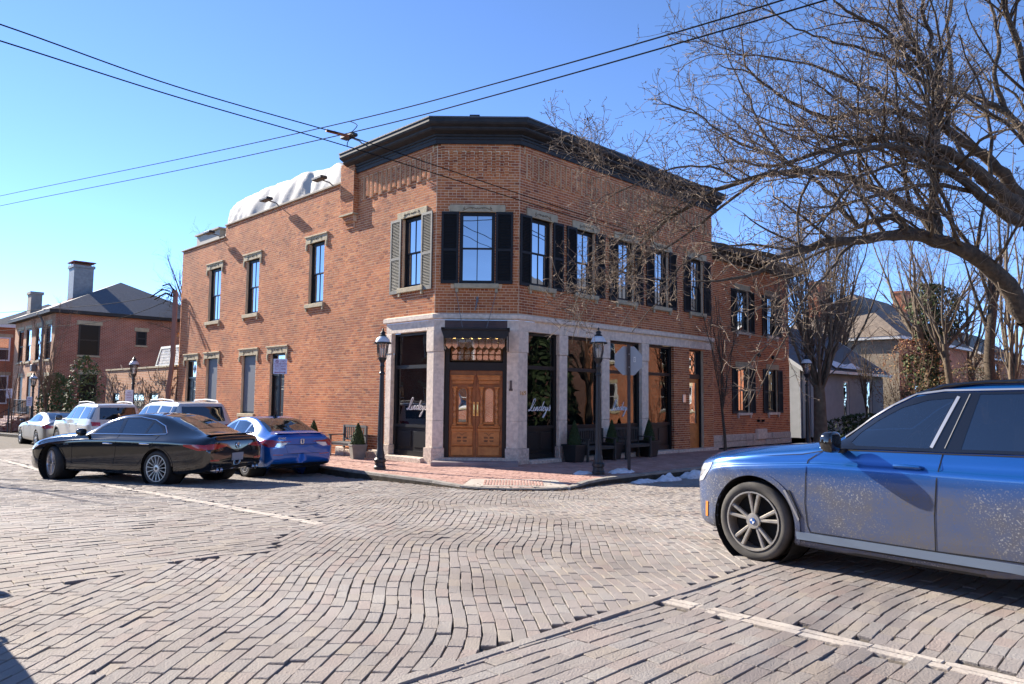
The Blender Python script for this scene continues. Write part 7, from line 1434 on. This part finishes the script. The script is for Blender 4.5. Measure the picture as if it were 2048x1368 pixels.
# snow along the kerb
def snow(label, x, y, z, rx, ry, h, seed, rz=.78):
    m = []; n = 22; r_ = 12
    for i in range(r_ + 1):
        for k in range(n):
            a = 2 * pi * k / n; q = i / r_; e = 1 + .30 * noise.noise(Vector((cos(a) * 1.6 + seed, sin(a) * 1.6, seed * .7))); px, py = cos(a) * q * e * rx, sin(a) * q * e * ry; zz = h * (1 - q ** 2.2) * (.75 + .6 * noise.noise(Vector((px * 7 + seed, py * 7, seed)))) - .012 * (i == r_) + .02 * noise.noise(Vector((px * 22, py * 22, seed)))
            m.append((x + px * cos(rz) - py * sin(rz), y + px * sin(rz) + py * cos(rz), z + max(zz, -.02)))
    o = link('snow_pile', quads('snow_pile', m, [(i * n + k, i * n + (k + 1) % n, (i + 1) * n + (k + 1) % n, (i + 1) * n + k) for i in range(r_) for k in range(n)]), m_snow, None, True); tag(o, label, 'snow', 'melting snow heaps along the right kerb'); o['kind'] = 'thing'
snow('small snow heap at the foot of the stop sign post', 2.72, 18.35, ZS, .42, .22, .13, 1); snow('thin snow patch beside the lamp base', 1.72, 17.95, ZS, .30, .16, .06, 2)
for i, (d_, rx, ry, h, lb) in enumerate(((.1, .50, .20, .09, 'low snow heap in the gutter nearest the ramp'), (1.15, .42, .22, .16, 'snow heap in the gutter below the stop sign'), (2.3, .55, .27, .20, 'long lumpy snow heap in the gutter'), (3.6, .62, .3, .28, 'biggest snow heap in the gutter towards the blue car'), (5.0, .6, .3, .22, 'snow heap beside the headlight of the blue car'))): p = WR(d_, 3.98, 0); snow(lb, p.x, p.y, gz(p.y), rx, ry, h, 5 + i)
p = WR(4.6, 3.45, ZS); snow('snow strip lying on the kerb top', p.x, p.y, ZS + .02, .5, .16, .08, 15)
# overhead wires
def wire(label, pts, r, name='overhead_wire'):
    P = smoothpath(pts, 1, 1, 10)[0]; m = MB(); m.tube([tuple(q) for q in P], r, 5, ID); tag(m.build(name, m_wire, None, True), label, 'wire', 'overhead wires'); return P
wire('upper of the two wires falling from the upper left towards the chamfered corner', [(-9.5, 8.5, 7.32), (-7.9, 11.0, 7.5), (-6.35, 13.5, 7.62), (-4.04, 16.0, 7.70), (-3.69, 16.3, 7.69), (.3, 19.2, 7.18), (4.2, 22.0, 6.7)], .012)
wire('lower of the two wires falling from the upper left towards the chamfered corner', [(-9.5, 8.5, 7.05), (-7.89, 11.0, 7.24), (-6.25, 13.3, 7.34), (-3.69, 16.2, 7.42), (.3, 19.2, 7.02), (4.2, 22.0, 6.6)], .012)
wire('upper of the two wires rising to the upper right across the sky', [(-33, 42, 12.3), (-23.91, 34.0, 11.03), (-11.18, 24.0, 9.6), (-3.89, 17.0, 8.3), (-.26, 13.0, 7.54), (3.36, 9.0, 6.89), (6, 6, 6.6)], .012)
wire('lower of the two wires rising to the upper right across the sky', [(-33, 42, 11.7), (-23.88, 34.0, 10.56), (-11.16, 24.0, 9.23), (-3.84, 16.8, 7.95), (-.26, 12.8, 7.24), (3.73, 8.6, 6.67), (6.3, 6, 6.45)], .012)
wire('short jumper wire hanging between the crossing wires', [(-3.85, 16.95, 8.29), (-3.62, 16.7, 8.1), (-3.7, 16.5, 7.85), (-3.62, 16.3, 7.72), (-3.72, 16.25, 7.55), (-3.72, 16.2, 7.43)], .01)
m = MB(); m.tube([(-4.15, 16.0, 7.715), (-3.72, 16.3, 7.70)], .035, 8); tag(m.build('wire_guard', M('orange_guard', (.22, .07, .03), .6)), 'short orange brown guard tube on the crossing wire', 'cable guard')
for i, z in enumerate((6.2, 5.9)): wire(('upper', 'lower')[i] + ' service wire sagging to the conduits at the end of the long wall', [tuple(WL(18.2, .3, z + .2)), tuple(WL(23, 1.2, z + .05 - .5 * i)), tuple(WL(32, 2.5, z + .3 - .7 * i)), tuple(WL(45, 3.2, z + 1.0 - .9 * i)), tuple(WL(60, 3.4, z + 2.2 - i))], .013)
